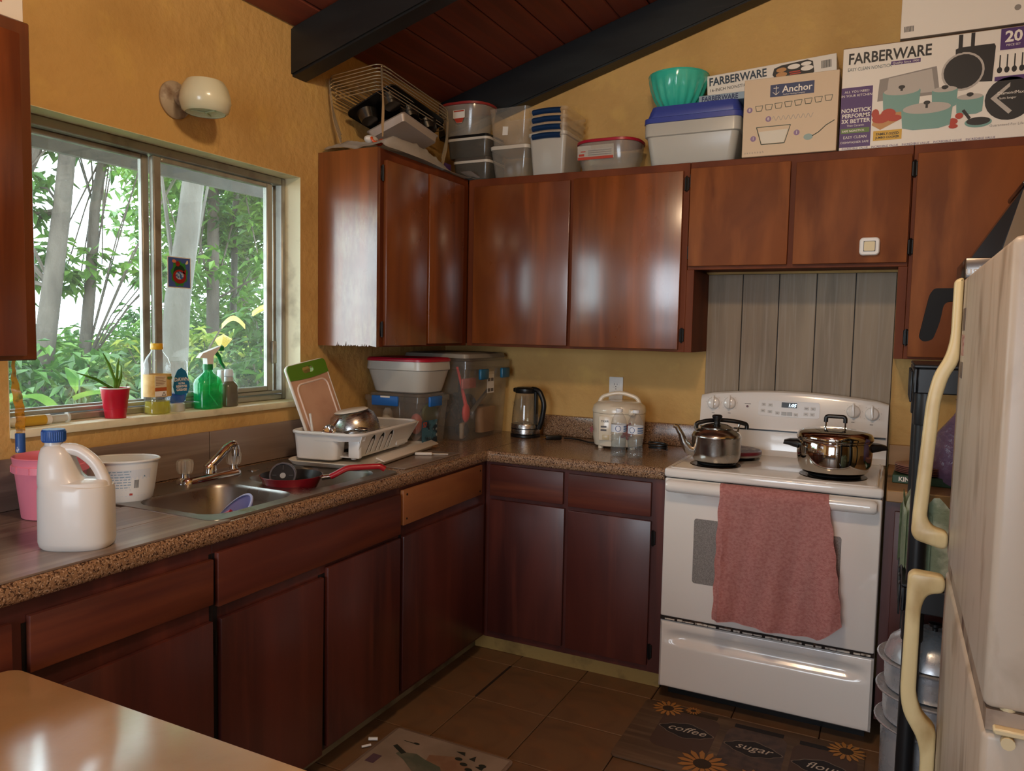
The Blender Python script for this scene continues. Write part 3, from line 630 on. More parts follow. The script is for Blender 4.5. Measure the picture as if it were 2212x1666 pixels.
# faucet
ACR = thin_clear('clear_acrylic', 'f0f0ee', 0.30, 0.08, 'ffffff', 1.0)
t = thing('kitchen_faucet', 'chrome two-handle faucet with clear acrylic knobs behind sink', 'faucet', (0.125, -1.70, 0.922))
B().loft([rr(0, 0, 0, 0.062, 0.255, 0.03, 6), rr(0, 0, 0.012, 0.060, 0.250, 0.029, 6), rr(0, 0, 0.020, 0.046, 0.232, 0.022, 6)]).obj('base_plate', CHROME, t)
B().lathe([(0.022, 0.020), (0.020, 0.045), (0.015, 0.052), (0.0, 0.053)], 0, 0, 20).obj('spout_base', CHROME, t)
B().tube(arc_pts([(0, -0.012, 0.034), (0.004, 0.0, 0.046), (0.018, 0.066, 0.104), (0.022, 0.088, 0.108), (0.024, 0.090, 0.080)], 0.014, 5), [0.0165]*2+[0.0155]*6+[0.0135]*12, 14).obj('spout', CHROME, t)
B().lathe([(0.0145, 0.066), (0.0145, 0.088), (0.012, 0.090)], 0.024, 0.090, 16).obj('aerator', CHROME, t)
for sy in (-1, 1):
    k = B()
    rings = []
    for r, z in [(0.012, 0.030), (0.020, 0.034), (0.0245, 0.045), (0.0255, 0.068), (0.023, 0.076), (0.012, 0.080), (0.004, 0.080)]:
        rings.append([((r*(1+0.06*math.cos(12*2*PI*i/48)))*math.cos(2*PI*i/48), sy*0.102+(r*(1+0.06*math.cos(12*2*PI*i/48)))*math.sin(2*PI*i/48), z) for i in range(48)])
    kk = k.loft(rings).obj('knob', ACR, t)
    B().lathe([(0.014, 0.0195), (0.012, 0.036), (0.007, 0.040), (0.007, 0.070)], 0, sy*0.102, 16).obj('stem', CHROME, kk)

# ================================================================ electric range
SX = 1.3895
RUST = pm('rusty_black_gap', '1d130d', 0.8, var=('6b4a30', 40, (1, 1, 1), 0.55, 0.7))
DARKG = pm('oven_glass', '8f8b87', 0.25, var=('77736f', 420, (1, 1, 1), 0.45, 0.55), coat=0.3)
PRINT = pm('grey_print', '6d6762', 0.6)
PANELM = pm('control_panel_cream', 'd8d0c8', 0.3)
st = thing('electric_range', 'white electric coil range between the dark base cabinets', 'stove', (SX, 0, 0))
W_ = 0.758
B().box(0, W_, -0.598, -0.03, 0.05, 0.884, 0.003, 1).obj('body', WHITEE, st)
B().box(0.02, W_-0.02, -0.56, -0.06, 0.0, 0.049).obj('plinth', BLACKP, st, smooth=False)
ctp = B().box(-0.001, W_+0.001, -0.658, -0.03, 0.888, 0.9235, 0.011, 4).obj('cooktop', WHITEE, st)
# raised spill edge of the cooktop
B().tube(arc_pts([(0.02, -0.12, 0.9215), (0.02, -0.64, 0.9215), (W_-0.02, -0.64, 0.9215), (W_-0.02, -0.12, 0.9215)], 0.02), 0.006, 8).obj('spill_rim', WHITEE, ctp)
def ztop(x): u = 2*x/W_-1; return 1.170+0.028*(1-u*u)
rings = []
for i in range(17):
    x = W_*i/16; zt = ztop(x)
    ins = 0.006 if i in (0, 16) else 0.0
    rings.append([(x, -0.032, 0.92), (x, -0.120, 0.9235), (x, -0.098, 0.945), (x, -0.090+ins, 1.026), (x, -0.092+ins, 1.032), (x, -0.088+ins, 1.042), (x, -0.074+ins, zt-0.022-ins), (x, -0.066+ins, zt-0.006-ins), (x, -0.052, zt-ins), (x, -0.032, zt-ins)])
bg_ = B().loft(rings).obj('backguard', WHITEE, st)
B().box(0.005, W_-0.005, -0.0935, -0.088, 1.0255, 1.031).obj('shadow_gap', BLACKP, bg_, smooth=False)
# tilt of the panel face
FA = math.atan2(0.014, 0.11)
def face_pt(x, z, off): # on the tilted face: y at height z
    zt = ztop(x); y0, z0, y1, z1 = -0.088, 1.042, -0.074, zt-0.022
    return (x, y0+(y1-y0)*(z-z0)/(z1-z0)-off, z)
cp = B(); R0 = []
for p in rr(0.375, 1.123, 0, 0.248, 0.066, 0.010, 4): R0.append((p[0], p[1]))
cp.loft([[face_pt(u, v+0.012*(1-((u-0.375)/0.124)**2)*(1 if v > 1.12 else 0.4), -0.002) for u, v in R0], [face_pt(u, v+0.012*(1-((u-0.375)/0.124)**2)*(1 if v > 1.12 else 0.4), 0.0022) for u, v in R0]])
cpo = cp.obj('control_panel', PANELM, bg_)
def on_panel(bld, name, x, z, off, mat, parent): # place something modelled in XZ at origin facing -y
    o = bld.obj(name, mat, parent, smooth=False); o.location = face_pt(x, z, off); o.rotation_euler = (-FA, 0, 0); return o
on_panel(B().box(-0.031, 0.031, -0.0012, 0.0, -0.011, 0.011, 0.001, 1), 'clock_display', 0.377, 1.141, 0.0024, BLACKP, cpo)
tx = text('clock_digits', '1:05', 0.019, pm('lit_digits', 'dff4ff', 0.4, emit=('cfeeff', 3.0)), cpo, (0, 0, 0), fat=0.0004, shear=0.2)
tx.location = face_pt(0.372, 1.134, 0.0042); tx.rotation_euler = (PI/2-FA, 0, 0)
BTN = pm('button_outline', 'b9b1a9', 0.4)
for bx, bz, w in [(0.272, 1.139, .016), (0.300, 1.138, .016), (0.270, 1.112, .017), (0.299, 1.109, .018), (0.330, 1.105, .017), (0.405, 1.102, .018), (0.446, 1.131, .019), (0.472, 1.131, .019), (0.445, 1.107, .018), (0.470, 1.107, .018)]:
    bo = on_panel(B().box(-w/2, w/2, -0.0012, 0, -0.0065, 0.0065, 0.001, 1), 'button', bx, bz, 0.0024, pm('button_cream', 'cbc3ba', 0.35), cpo)
    B().box(-w*0.3, w*0.3, -0.0016, -0.0013, 0.0005, 0.0022).box(-w*0.22, w*0.22, -0.0016, -0.0013, -0.003, -0.0015).obj('print', PRINT, bo, smooth=False)
for bx in (0.357, 0.380):
    on_panel(B().box(-0.0105, 0.0105, -0.0014, 0, -0.0075, 0.0075, 0.003, 2), 'button', bx, 1.104, 0.0024, pm('button_grey', 'a7a29c', 0.35), cpo)
KN = None
for kx, kz in ((0.058, 1.131), (0.128, 1.135), (0.628, 1.130), (0.698, 1.124)):
    k = B().lathe([(0.0265, 0), (0.0265, 0.006), (0.0235, 0.012), (0.021, 0.014), (0.0, 0.0145)], 0, 0, 28).xf(RX(PI/2)).obj('knob', WHITEE, bg_)
    k.location = face_pt(kx, kz, 0.001); k.rotation_euler = (-FA, 0, 0)
    B().loft([rr(0, 0.003, 0.012, 0.013, 0.052, 0.005, 3), rr(0, 0.005, 0.026, 0.009, 0.056, 0.004, 3), rr(0, 0.005, 0.028, 0.006, 0.050, 0.003, 3)]).xf(RX(PI/2)).obj('grip', WHITEE, k)
    mk = B()
    for a in range(7):
        an = -2.2+a*4.4/6; mk.box(0.034*math.sin(an)-0.0008, 0.034*math.sin(an)+0.0008, -0.0006, 0, 0.034*math.cos(an)-0.0008, 0.034*math.cos(an)+0.0008)
    mk.box(-0.006, 0.006, -0.0006, 0, -0.045, -0.0425)
    on_panel(mk, 'dial_marks', kx, kz, 0.0004, PRINT, bg_)
on_panel(B().tube([(0, 0, 0), (0, -0.003, 0)], 0.005, 12), 'indicator_light', 0.204, 1.126, 0.0, pm('red_lens', '5a140c', 0.2), bg_)
on_panel(B().box(-0.013, 0.013, -0.0006, 0, -0.0012, 0.0012), 'indicator_print', 0.205, 1.137, 0.0004, PRINT, bg_)
# burners
def coil(x, y, r, parent):
    dp = B().lathe([(r+0.022, 0.9236), (r+0.020, 0.9262), (r+0.010, 0.9258), (r+0.004, 0.9243), (0.02, 0.9240), (0, 0.9240)], x, y, 36, False, False).obj('drip_pan', pm('drip_pan_black', '17130f', 0.25, metal=0.6, var=('4a3320', 20, (1, 1, 1), 0.5, 0.7)), parent)
    pts = []
    n = 150; turns = 4.2
    for i in range(n+1):
        t = i/n; a = t*turns*2*PI; q = 0.018+(r-0.018)*t; pts.append((x+q*math.cos(a), y+q*math.sin(a), 0.9305))
    B().tube(pts, 0.0048, 6).obj('coil', pm('black_coil', '121112', 0.45, metal=0.4), dp)
for q in ((0.155, -0.475, 0.076), (0.585, -0.475, 0.096), (0.178, -0.245, 0.090), (0.585, -0.225, 0.076)): coil(*q, ctp)
# oven door
dr = B(); win_hole = [(p[0], p[1]) for p in rr(0.377, 0.628, 0, 0.515, 0.235, 0.012, 4)]
dr.box(0.002, W_-0.002, -0.652, -0.603, 0.342, 0.884, 0.006, 3)
door = dr.obj('oven_door', WHITEE, st)
B().loft([rr(0.377, 0.615, 0.6518, 0.515, 0.250, 0.010, 4), rr(0.377, 0.615, 0.6535, 0.513, 0.248, 0.010, 4)]).xf(Matrix(((1, 0, 0, 0), (0, 0, -1, 0), (0, 1, 0, 0), (0, 0, 0, 1)))).obj('oven_window', DARKG, door)
hd = B().loft([[(x, -0.690+0.020*math.cos(a)*s, 0.862+0.024*math.sin(a)*s) for a in [2*PI*i/20 for i in range(20)]] for x, s in ((0.016, 0.35), (0.018, 0.75), (0.026, 0.97), (0.04, 1), (0.718, 1), (0.732, 0.97), (0.740, 0.75), (0.742, 0.35))]).obj('door_handle', WHITEE, door)
B().box(0.030, 0.050, -0.690, -0.651, 0.848, 0.876, 0.004, 2).box(0.708, 0.728, -0.690, -0.651, 0.848, 0.876, 0.004, 2).obj('handle_post', WHITEE, door)
bb = B()
for x in [0.05+0.085*i for i in range(8)]: bb.box(x, x+0.06, -0.6535, -0.6515, 0.8715, 0.8765)
bb.obj('vent_slot', BLACKP, door, smooth=False)
B().box(0.003, W_-0.003, -0.640, -0.60, 0.8845, 0.8875).obj('top_gap', BLACKP, st, smooth=False)
bb = B().box(0.002, W_-0.002, -0.6505, -0.60, 0.3275, 0.3415)
bb.obj('rusted_gap', RUST, st, smooth=False)
rs = random.Random(9); bb = B(); x = 0.02
while x < 0.74:
    l = rs.uniform(0.02, 0.06); bb.box(x, min(x+l, 0.755), -0.6535, -0.6505, 0.3305+rs.uniform(-0.001, 0.001), 0.336+rs.uniform(-0.001, 0.0025), 0.001, 1); x += l+rs.uniform(0.0, 0.012)
bb.obj('worn_gasket', pm('flaking_white', 'cfc8bd', 0.7, var=('5b4a3a', 60, (1, 1, 1), 0.5, 0.7)), st, smooth=False)
# storage drawer with a long scooped pull
def dfn(u, v):
    x = 0.001+(W_-0.002)*u; z = 0.058+0.268*v
    e = min(1, min(u, 1-u)*W_/0.10); e = e*e*(3-2*e)
    d = 0.0
    zz = (z-0.225)/0.075
    if z > 0.225: d = 0.020*e*math.sin(PI*min(1, zz))**2 if zz < 1 else 0
    ed = min(1.0, min(u*(W_-0.002), (1-u)*(W_-0.002), v*0.268, (1-v)*0.268)/0.010)
    return (x, -0.650+d+0.010*(1-ed)**2, z)
B().grid(dfn, 90, 44).obj('drawer_face', WHITEE, st)
B().box(0.002, W_-0.002, -0.625, -0.6, 0.059, 0.325).obj('storage_drawer', WHITEE, st, smooth=False)

# towel over the oven handle
TOW = pm('pink_terry_cloth', 'eeb0aa', 0.95, var=('de968f', 95, (1, 1, 1.4), 0.4, 0.65), bump=(230, (1, 1, 1.6), 0.9, 0.004))
def towel(u, v):
    # u across, v along from the back hem over the bar to the front hem
    xl, xr = 1.612, 1.980
    s = v
    if s < 0.30:   # behind the handle
        t = s/0.30; z = 0.60+(0.866-0.60)*t; y = -0.6625-0.002*math.sin(u*9); x = xl+(xr-xl)*u
    elif s < 0.38: # over the bar
        t = (s-0.30)/0.08; a = PI*t; y = -0.690+0.0255*math.cos(a)+0.0; z = 0.864+0.0285*math.sin(a); x = xl+(xr-xl)*u
    else:
        t = (s-0.38)/0.62; hem = 0.393+0.008*math.sin(3.0*u+0.5)+0.062*max(0, (u-0.86)/0.14)**1.0-0.012*math.sin(PI*u)
        z = 0.864+(hem-0.864)*t
        w = t**0.8
        x = (xl+(xr-xl)*u)+w*(-0.006*(1-u)+0.062*u**3)
        f = 0.5+0.5*math.sin(u*13+0.8*math.sin(3*t)+1.2)
        y = -0.7165-0.004*t-w*(0.024*f+0.006*math.sin(u*31+5*t))-0.014*w*(1-min(1, abs(u-0.06)/0.05))**2*(u < 0.11)-0.012*w*max(0, math.sin((u-0.84)*20))*(u > 0.84)
    x += 0.002*math.sin(50*v+7*u)
    return (x, y, z)
tw_ = thing('dish_towel', 'pink terry dish towel hanging over the oven door handle', 'towel', (1.796, -0.69, 0.39))
B().grid(lambda u, v: tuple(Vector(towel(u, v))-Vector((1.796, -0.69, 0.39))), 70, 90, 0.0035).obj('cloth', TOW, tw_)
B().grid(lambda u, v: tuple(Vector(towel(u, 0.968+0.034*v))-Vector((1.796, -0.6925, 0.39))+Vector((0, -0.0012, -0.001))), 70, 3, 0.003).obj('hem', pm('pink_hem', 'f0b6b0', 0.95, bump=(300, (1, 1, 0.1), 0.5, 0.002)), tw_)

# stove-top kettle
t = thing('stovetop_kettle', 'dented steel kettle with long spout on front left burner', 'kettle', (1.545, -0.475, 0.9355))
STL2 = pm('satin_steel', 'b9b6b0', 0.2, metal=1.0, bump=(26, (1, 1, 1), 0.05, 0.01), rvar=(18, (1, 1, 1), 0.14, 0.3))
B().lathe([(0.070, 0), (0.084, 0.004), (0.092, 0.020), (0.0945, 0.040), (0.0945, 0.098), (0.0955, 0.100), (0.0955, 0.103), (0.091, 0.112), (0.075, 0.126), (0.062, 0.132), (0.060, 0.134)], 0, 0, 48).obj('body', STL2, t)
lid = B().lathe([(0.064, 0.1345), (0.064, 0.1375), (0.060, 0.139), (0.040, 0.148), (0.015, 0.152), (0.0, 0.1525)], 0, 0, 40).obj('lid', STL2, t)
B().lathe([(0.012, 0.152), (0.012, 0.163), (0.014, 0.166), (0.0195, 0.176), (0.0195, 0.182), (0.014, 0.186), (0.0, 0.187)], 0, 0, 24).obj('lid_knob', BLACKP, lid)
sd = Vector((-0.90, -0.43, 0)).normalized()
sp_ = [sd*0.080+Vector((0, 0, 0.040)), sd*0.108+Vector((0, 0, 0.048)), sd*0.128+Vector((0, 0, 0.075)), sd*0.140+Vector((0, 0, 0.108)), sd*0.158+Vector((0, 0, 0.136)), sd*0.170+Vector((0, 0, 0.140))]
B().tube(sp_, [0.024, 0.021, 0.016, 0.012, 0.0095, 0.0085], 14).obj('spout', STL2, t)
hx = Vector((0.90, 0.43, 0)).normalized()
for s in (-1, 1): B().tube([hx*s*0.082+Vector((0, 0, 0.118)), hx*s*0.088+Vector((0, 0, 0.150))], 0.0035, 8).obj('bracket', STL2, t)
hp = [hx*-0.100+Vector((0, 0, 0.132)), hx*-0.100+Vector((0, 0, 0.152)), hx*-0.06+Vector((0, 0, 0.163)), Vector((0, 0.012, 0.166)), hx*0.06+Vector((0, 0, 0.162)), hx*0.100+Vector((0, 0, 0.152)), hx*0.100+Vector((0, 0, 0.132))]
B().tube(arc_pts([tuple(p+Vector((0.014, -0.03, 0))*0) for p in hp], 0.012, 4), 0.0085, 10).xf(TR(0.012, 0.028, -0.004)).obj('handle', BLACKP, t)

# big stock pot
t = thing('stock_pot', 'large shiny steel stock pot with lid on front right burner', 'pot', (1.975, -0.475, 0.9355))
MIR = pm('polished_steel', 'c6c2ba', 0.06, metal=1.0)
B().lathe([(0.095, 0), (0.108, 0.003), (0.118, 0.014), (0.1275, 0.040), (0.130, 0.075), (0.1285, 0.110), (0.126, 0.118), (0.129, 0.121), (0.129, 0.124)], 0, 0, 56).obj('body', MIR, t)
lid = B().lathe([(0.1305, 0.1245), (0.1325, 0.128), (0.1315, 0.138), (0.124, 0.150), (0.105, 0.158), (0.05, 0.164), (0.0, 0.165)], 0, 0, 56).obj('lid', MIR, t)
for s in (-1, 1): B().tube([(s*0.033, 0, 0.163), (s*0.033, 0, 0.188)], 0.0035, 8).obj('handle_wire', CHROME, lid)
B().tube([(s*0.038, 0, 0.1665) for s in (-1, 1)], 0.0018, 8).obj('handle_wire', CHROME, lid)
B().tube(arc_pts([(-0.033, 0, 0.186), (-0.033, 0, 0.208), (0.033, 0, 0.208), (0.033, 0, 0.186)], 0.018, 6), 0.0075, 12).obj('lid_handle', BLACKP, lid)
for s in (-1, 1):
    q = [rr(0, 0, 0, 0.030, 0.075, 0.012, 4), rr(0, 0, 0.010, 0.030, 0.070, 0.012, 4), rr(0.004, 0, 0.035, 0.022, 0.055, 0.010, 4), rr(0.010, 0, 0.052, 0.014, 0.040, 0.006, 4)]
    B().loft(q).xf(RZ(0.10) @ (RZ(PI) if s < 0 else Matrix()) @ TR(0.124, 0, 0.100) @ RY(PI/2-0.25)).obj('side_handle', BLACKP, t)
# burner cover disc
t = thing('burner_cover', 'round faded burner cover with dark red rim behind the kettle', 'burner cover', (1.5675, -0.245, 0.936))
B().lathe([(0.116, 0.0), (0.118, 0.004), (0.116, 0.008)], 0, 0, 48).obj('base', pm('cover_underside', '9a938c', 0.4, metal=0.4), t)
B().lathe([(0.1165, 0.0082), (0.1185, 0.013), (0.1165, 0.021), (0.112, 0.023)], 0, 0, 48).obj('rim', pm('maroon_enamel', '6d1f2a', 0.3), t)
B().lathe([(0.1118, 0.0232), (0.100, 0.0212), (0.0, 0.0212)], 0, 0, 48, True, False).obj('top', pm('faded_print', '8e8482', 0.45, var=('5b5260', 18, (1, 1, 1), 0.45, 0.6), var2=('b7aca6', 40, (1, 1, 1), 0.55, 0.7)), t)

# push light stuck to the cabinet door over the stove
t = thing('push_light', 'small square white push light stuck on cabinet door above stove', 'light', (2.053, -0.319, 1.778))
B().loft([rr(0, 0, 0, 0.069, 0.066, 0.014, 5), rr(0, 0, 0.014, 0.069, 0.066, 0.014, 5), rr(0, 0, 0.018, 0.062, 0.059, 0.011, 5)]).xf(RX(PI/2)).obj('housing', WHITEP, t)
B().box(-0.0205, 0.0205, -0.0188, -0.0175, -0.0195, 0.0195).obj('seam', BLACKP, t, smooth=False)
B().loft([rr(0, 0, 0.0175, 0.038, 0.036, 0.004, 3), rr(0, 0, 0.0215, 0.037, 0.035, 0.004, 3)]).xf(RX(PI/2)).obj('button', pm('yellowed_lens', 'd8c79b', 0.4), t)

# ================================================================ things on the counters
CT = 0.9155
CLEAR = thin_clear('clear_plastic', 'fbfaf7', 0.17, 0.16, 'e2ded6')
CLEARB = thin_clear('clear_bin_plastic', 'f8f7f4', 0.13, 0.14, 'd8d4cc')
FROST = thin_clear('frosted_plastic', 'eeeeea', 0.52, 0.3, 'e6e4dc', 0.6)
PET = thin_clear('clear_bottle_plastic', 'f8f8f8', 0.05, 0.06, 'ffffff', 1.0)
GLS = thin_clear('kettle_glass', 'f4f2ea', 0.04, 0.03, 'ffffff', 1.0)
REDL = pm('red_lid_plastic', 'a5142f', 0.35)
BLUEL = pm('blue_latch_plastic', '1f66b8', 0.35)
TEAL = pm('teal_latch_plastic', '0f5f86', 0.35)
LABEL = pm('paper_label', 'e3ded5', 0.6)
def shell(secs, th=0.002):
    """open container: sections (z,w,d,r) outer going up, then the inside coming down"""
    o = [rr(0, 0, z, w, d, r, 5) for z, w, d, r in secs]
    i = [rr(0, 0, max(z, secs[0][0]+th), w-2*th, d-2*th, max(r-th, 0.002), 5) for z, w, d, r in reversed(secs)]
    return B().loft(o+i)
def solid(secs, n=5): return B().loft([rr(0, 0, z, w, d, r, n) for z, w, d, r in secs])

# rice cooker
CRM = pm('cream_plastic', 'e2d6c0', 0.22, coat=0.3)
t = thing('rice_cooker', 'cream rice cooker with carrying handle beneath the wall outlet', 'rice cooker', (1.045, -0.185, CT), 0.20)
solid([(0.010, 0.20, 0.20, 0.08), (0.014, 0.215, 0.215, 0.09), (0.05, 0.228, 0.228, 0.095), (0.150, 0.236, 0.236, 0.10), (0.158, 0.236, 0.236, 0.10)]).obj('body', CRM, t)
lid = solid([(0.160, 0.238, 0.240, 0.10), (0.170, 0.240, 0.242, 0.10), (0.190, 0.230, 0.232, 0.10), (0.206, 0.19, 0.19, 0.088), (0.212, 0.13, 0.13, 0.06)]).obj('lid', CRM, t)
B().loft([rr(0, 0, 0.158, 0.232, 0.232, 0.10, 5), rr(0, 0, 0.160, 0.232, 0.232, 0.10, 5)]).obj('seam', pm('tan_shadow', '8f7f66', 0.6), t)
B().tube(arc_pts([(-0.095, 0.0, 0.190), (-0.082, 0, 0.226), (0, 0, 0.252), (0.082, 0, 0.226), (0.095, 0.0, 0.190)], 0.07, 6), 0.0095, 10).obj('handle', CRM, t)
B().box(0.055, 0.085, -0.122, -0.100, 0.155, 0.185, 0.008, 3).obj('latch_button', CRM, t)
for x, y in ((-0.07, -0.07), (0.07, -0.07), (-0.07, 0.07), (0.07, 0.07)): B().lathe([(0.012, 0), (0.012, 0.012)], x, y, 12).obj('foot', CRM, t)
B().box(-0.075, -0.01, -0.119, -0.110, 0.040, 0.150, 0.004, 2).obj('control_plate', CRM, t)
B().box(-0.058, -0.027, -0.1215, -0.1185, 0.044, 0.066, 0.004, 2).obj('cook_switch', pm('tan_switch', 'c9b791', 0.3), t)
text('brand_print', 'TIGER', 0.013, pm('dark_print', '3a3330', 0.5), t, (-0.066, -0.1198, 0.122), fat=0.0003)
for z in (0.098, 0.083): B().box(-0.066, -0.040, -0.1200, -0.119, z, z+0.008, 0.0004, 1).obj('lamp_strip', pm('dark_strip', '4c3f38', 0.4), t)
FLOW = pm('dark_red_print', '7c1f22', 0.5)
for cx, cz, r in ((0.048, 0.075, 0.030), (0.058, 0.105, 0.022), (-0.110, 0.085, 0.018)):
    pts = []
    for i in range(30):
        a = 2*PI*i/30; q = r*(0.75+0.25*math.cos(5*a)); pts.append((cx+q*math.cos(a)*(0.5 if cx < 0 else 1), cz+q*math.sin(a)))
    y_ = -0.119 if cx > 0 else -0.0945
    flat('flower_print', [pts], y_, FLOW, t)
# wall outlet
t = thing('wall_outlet', 'white double wall outlet behind the rice cooker', 'outlet', (0.965, -0.0005, 1.165))
B().box(-0.035, 0.035, -0.006, 0, -0.058, 0.058, 0.003, 2).obj('cover_plate', WHITEP, t)
for z in (0.019, -0.019):
    f_ = B().box(-0.0165, 0.0165, -0.0075, -0.0058, z-0.0145, z+0.0145, 0.004, 2).obj('receptacle', WHITEP, t)
    B().box(-0.0075, -0.0055, -0.0080, -0.0074, z-0.001, z+0.008).box(0.0055, 0.0075, -0.0080, -0.0074, z-0.001, z+0.007).tube([(0, -0.0080, z-0.0075), (0, -0.0074, z-0.0075)], 0.0026, 8).obj('slot', BLACKP, f_, smooth=False)
B().tube([(0, -0.0072, 0), (0, -0.0058, 0)], 0.003, 8).obj('screw', STEEL, t)

# water bottles
LBL = pm('blue_white_label', 'dfe3ea', 0.4)
LBB = pm('label_blue_band', '5b77a0', 0.4)
def bottle(loc, label, rz):
    t = thing('water_bottle', label, 'bottle', loc, rz, group='water bottles on the counter')
    pr = [(0.022, 0.004), (0.029, 0.0), (0.0325, 0.006), (0.0325, 0.022)]
    z = 0.026
    for i in range(7): pr += [(0.0305-0.0016*math.sin(i), z), (0.0325-0.002*math.sin(i*0.9), z+0.005)]; z += 0.0105
    pr += [(0.0325, 0.100), (0.0318, 0.104), (0.0318, 0.134), (0.0325, 0.138), (0.030, 0.155), (0.020, 0.176), (0.0125, 0.184), (0.0125, 0.190)]
    B().lathe(pr, 0, 0, 32).obj('bottle_body', PET, t)
    B().lathe([(0.0138, 0.188), (0.0142, 0.189), (0.0142, 0.199), (0.0125, 0.201), (0.0, 0.201)], 0, 0, 24).obj('cap', pm('white_cap', 'eef0f2', 0.4), t)
    lb = B().lathe([(0.0327, 0.103), (0.0327, 0.135)], 0, 0, 40, False, False).obj('label_wrap', LBL, t)
    bb = B()
    for i in range(20):
        a0 = -PI/2+0.45+i*0.06
        if i > 16: break
        for z0, z1 in ((0.106, 0.111), (0.114, 0.120), (0.124, 0.130)):
            bb.face([(0.0330*math.cos(a0), 0.0330*math.sin(a0), z0), (0.0330*math.cos(a0+.06), 0.0330*math.sin(a0+.06), z0), (0.0330*math.cos(a0+.06), 0.0330*math.sin(a0+.06), z1), (0.0330*math.cos(a0), 0.0330*math.sin(a0), z1)])
    bb.obj('label_stripes', LBB, lb, smooth=False, recalc=False)
    bb = B()
    for i in range(24):
        a0, a1 = 2*PI*i/24, 2*PI*(i+1)/24
        def pp(a, k): 
            th = -PI/2-0.28+0.38*k*math.cos(a); return (0.0330*math.cos(th), 0.0330*math.sin(th), 0.119+0.0125*k*math.sin(a))
        bb.face([pp(a0, 1), pp(a1, 1), pp(a1, 0.82), pp(a0, 0.82)])
    bb.obj('label_ring', pm('label_navy', '324f86', 0.4), lb, smooth=False, recalc=False)
    B().lathe([(0.027, 0.004), (0.0305, 0.010), (0.0305, 0.088), (0.0, 0.088)], 0, 0, 24, True, False).obj('water', thin_clear('water_tint', 'eef4f6', 0.02, 0.02, 'ffffff', 0.5), t)
bottle((1.130, -0.440, CT), 'clear water bottle on the left of the pair before the rice cooker', 0.5)
bottle((1.208, -0.455, CT), 'clear water bottle on the right of the pair, nearest the stove', 0.1)

# glass electric kettle with cord
t = thing('electric_kettle', 'glass electric kettle with black handle and steel base', 'kettle', (0.545, -0.125, CT), -0.15)
B().lathe([(0.070, 0), (0.074, 0.002), (0.074, 0.012), (0.070, 0.016)], 0, 0, 40).obj('power_base', BLACKP, t)
B().lathe([(0.066, 0.0165), (0.071, 0.018), (0.071, 0.062), (0.069, 0.066)], 0, 0, 40).obj('steel_band', STEEL, t)
B().lathe([(0.0715, 0.040), (0.0718, 0.041), (0.0718, 0.044), (0.0715, 0.045)], 0, 0, 40, False, False).obj('black_ring', BLACKP, t)
B().lathe([(0.0685, 0.0665), (0.0695, 0.075), (0.066, 0.12), (0.056, 0.195), (0.052, 0.215), (0.0505, 0.215), (0.0545, 0.195), (0.0645, 0.12), (0.068, 0.075), (0.067, 0.068)], 0, 0, 40, False, False).obj('glass_jar', GLS, t)
bb = B().lathe([(0.053, 0.2155), (0.0555, 0.220), (0.0545, 0.236), (0.045, 0.243), (0.0, 0.245)], 0, 0, 36)
bb.box(-0.072, -0.045, -0.013, 0.013, 0.216, 0.238, 0.006, 2); bb.obj('lid', BLACKP, t)
B().tube(arc_pts([(0.035, 0, 0.236), (0.075, 0, 0.232), (0.108, 0, 0.170), (0.094, 0, 0.085), (0.078, 0, 0.045)], 0.03, 6), 0.0125, 12).obj('handle', BLACKP, t)
B().box(0.052, 0.066, -0.012, 0.012, 0.068, 0.225, 0.003, 2).obj('handle_strip', BLACKP, t)
bb = B()
for i in range(7): bb.box(-0.012, 0.0, -0.0695+0.0009*i, -0.0672+0.0009*i, 0.085+i*0.014, 0.0865+i*0.014)
bb.xf(RZ(-0.5)).obj('scale_marks', BLACKP, t, smooth=False)
t = thing('kettle_cord', 'black power cord with plug lying on the counter between kettle and rice cooker', 'cord', (0.70, -0.16, CT))
B().tube(arc_pts([(0.045, 0.05, 0.006), (0.10, 0.06, 0.005), (0.16, 0.02, 0.005), (0.20, -0.015, 0.005), (0.235, -0.005, 0.005)], 0.05, 5), 0.0042, 8).obj('cord', BLACKP, t)
B().box(-0.03, 0.05, -0.014, 0.014, 0.0, 0.022, 0.006, 2).xf(RZ(0.7)).obj('plug', BLACKP, t)
for s in (-1, 1): B().box(-0.048, -0.028, s*0.007-0.0015, s*0.007+0.0015, 0.009, 0.015).xf(RZ(0.7)).obj('prong', pm('brass', 'b08a4a', 0.3, metal=1.0), t, smooth=False)
t = thing('coiled_cord', 'black coiled cord on the counter right of the rice cooker', 'cord', (1.235, -0.20, CT))
B().tube([(0.030*math.cos(a)*(1.35), 0.022*math.sin(a), 0.006+0.0018*a) for a in [i*0.35 for i in range(46)]], 0.0045, 7).obj('cord', BLACKP, t)

# ---- latch bins
def latch_bin(t, w, d, h, r, plastic, lidh=0.03):
    B().loft([rr(0, 0, z, ww, dd, r, 5) for z, ww, dd in ((0.0, w*0.90, d*0.90), (0.006, w*0.915, d*0.915), (h-lidh-0.03, w*0.98, d*0.98), (h-lidh-0.029, w*0.995, d*0.995), (h-lidh, w, d))], True, False).obj('bin', plastic, t)
    lid = solid([(h-lidh+0.001, w+0.012, d+0.012, r), (h-0.012, w+0.012, d+0.012, r), (h-0.011, w-0.02, d-0.02, r), (h, w-0.03, d-0.03, r)]).obj('lid', plastic, t)
    return lid
t = thing('storage_bin', 'clear latch bin with bright blue latches under the red-lidded container', 'storage bin', (0.176, -0.612, CT), 0.0, group='latch bins in the corner')
latch_bin(t, 0.300, 0.250, 0.232, 0.03, CLEARB, 0.036)
B().box(-0.095, 0.045, -0.146, -0.134, 0.178, 0.222, 0.004, 2).obj('latch', BLUEL, t)
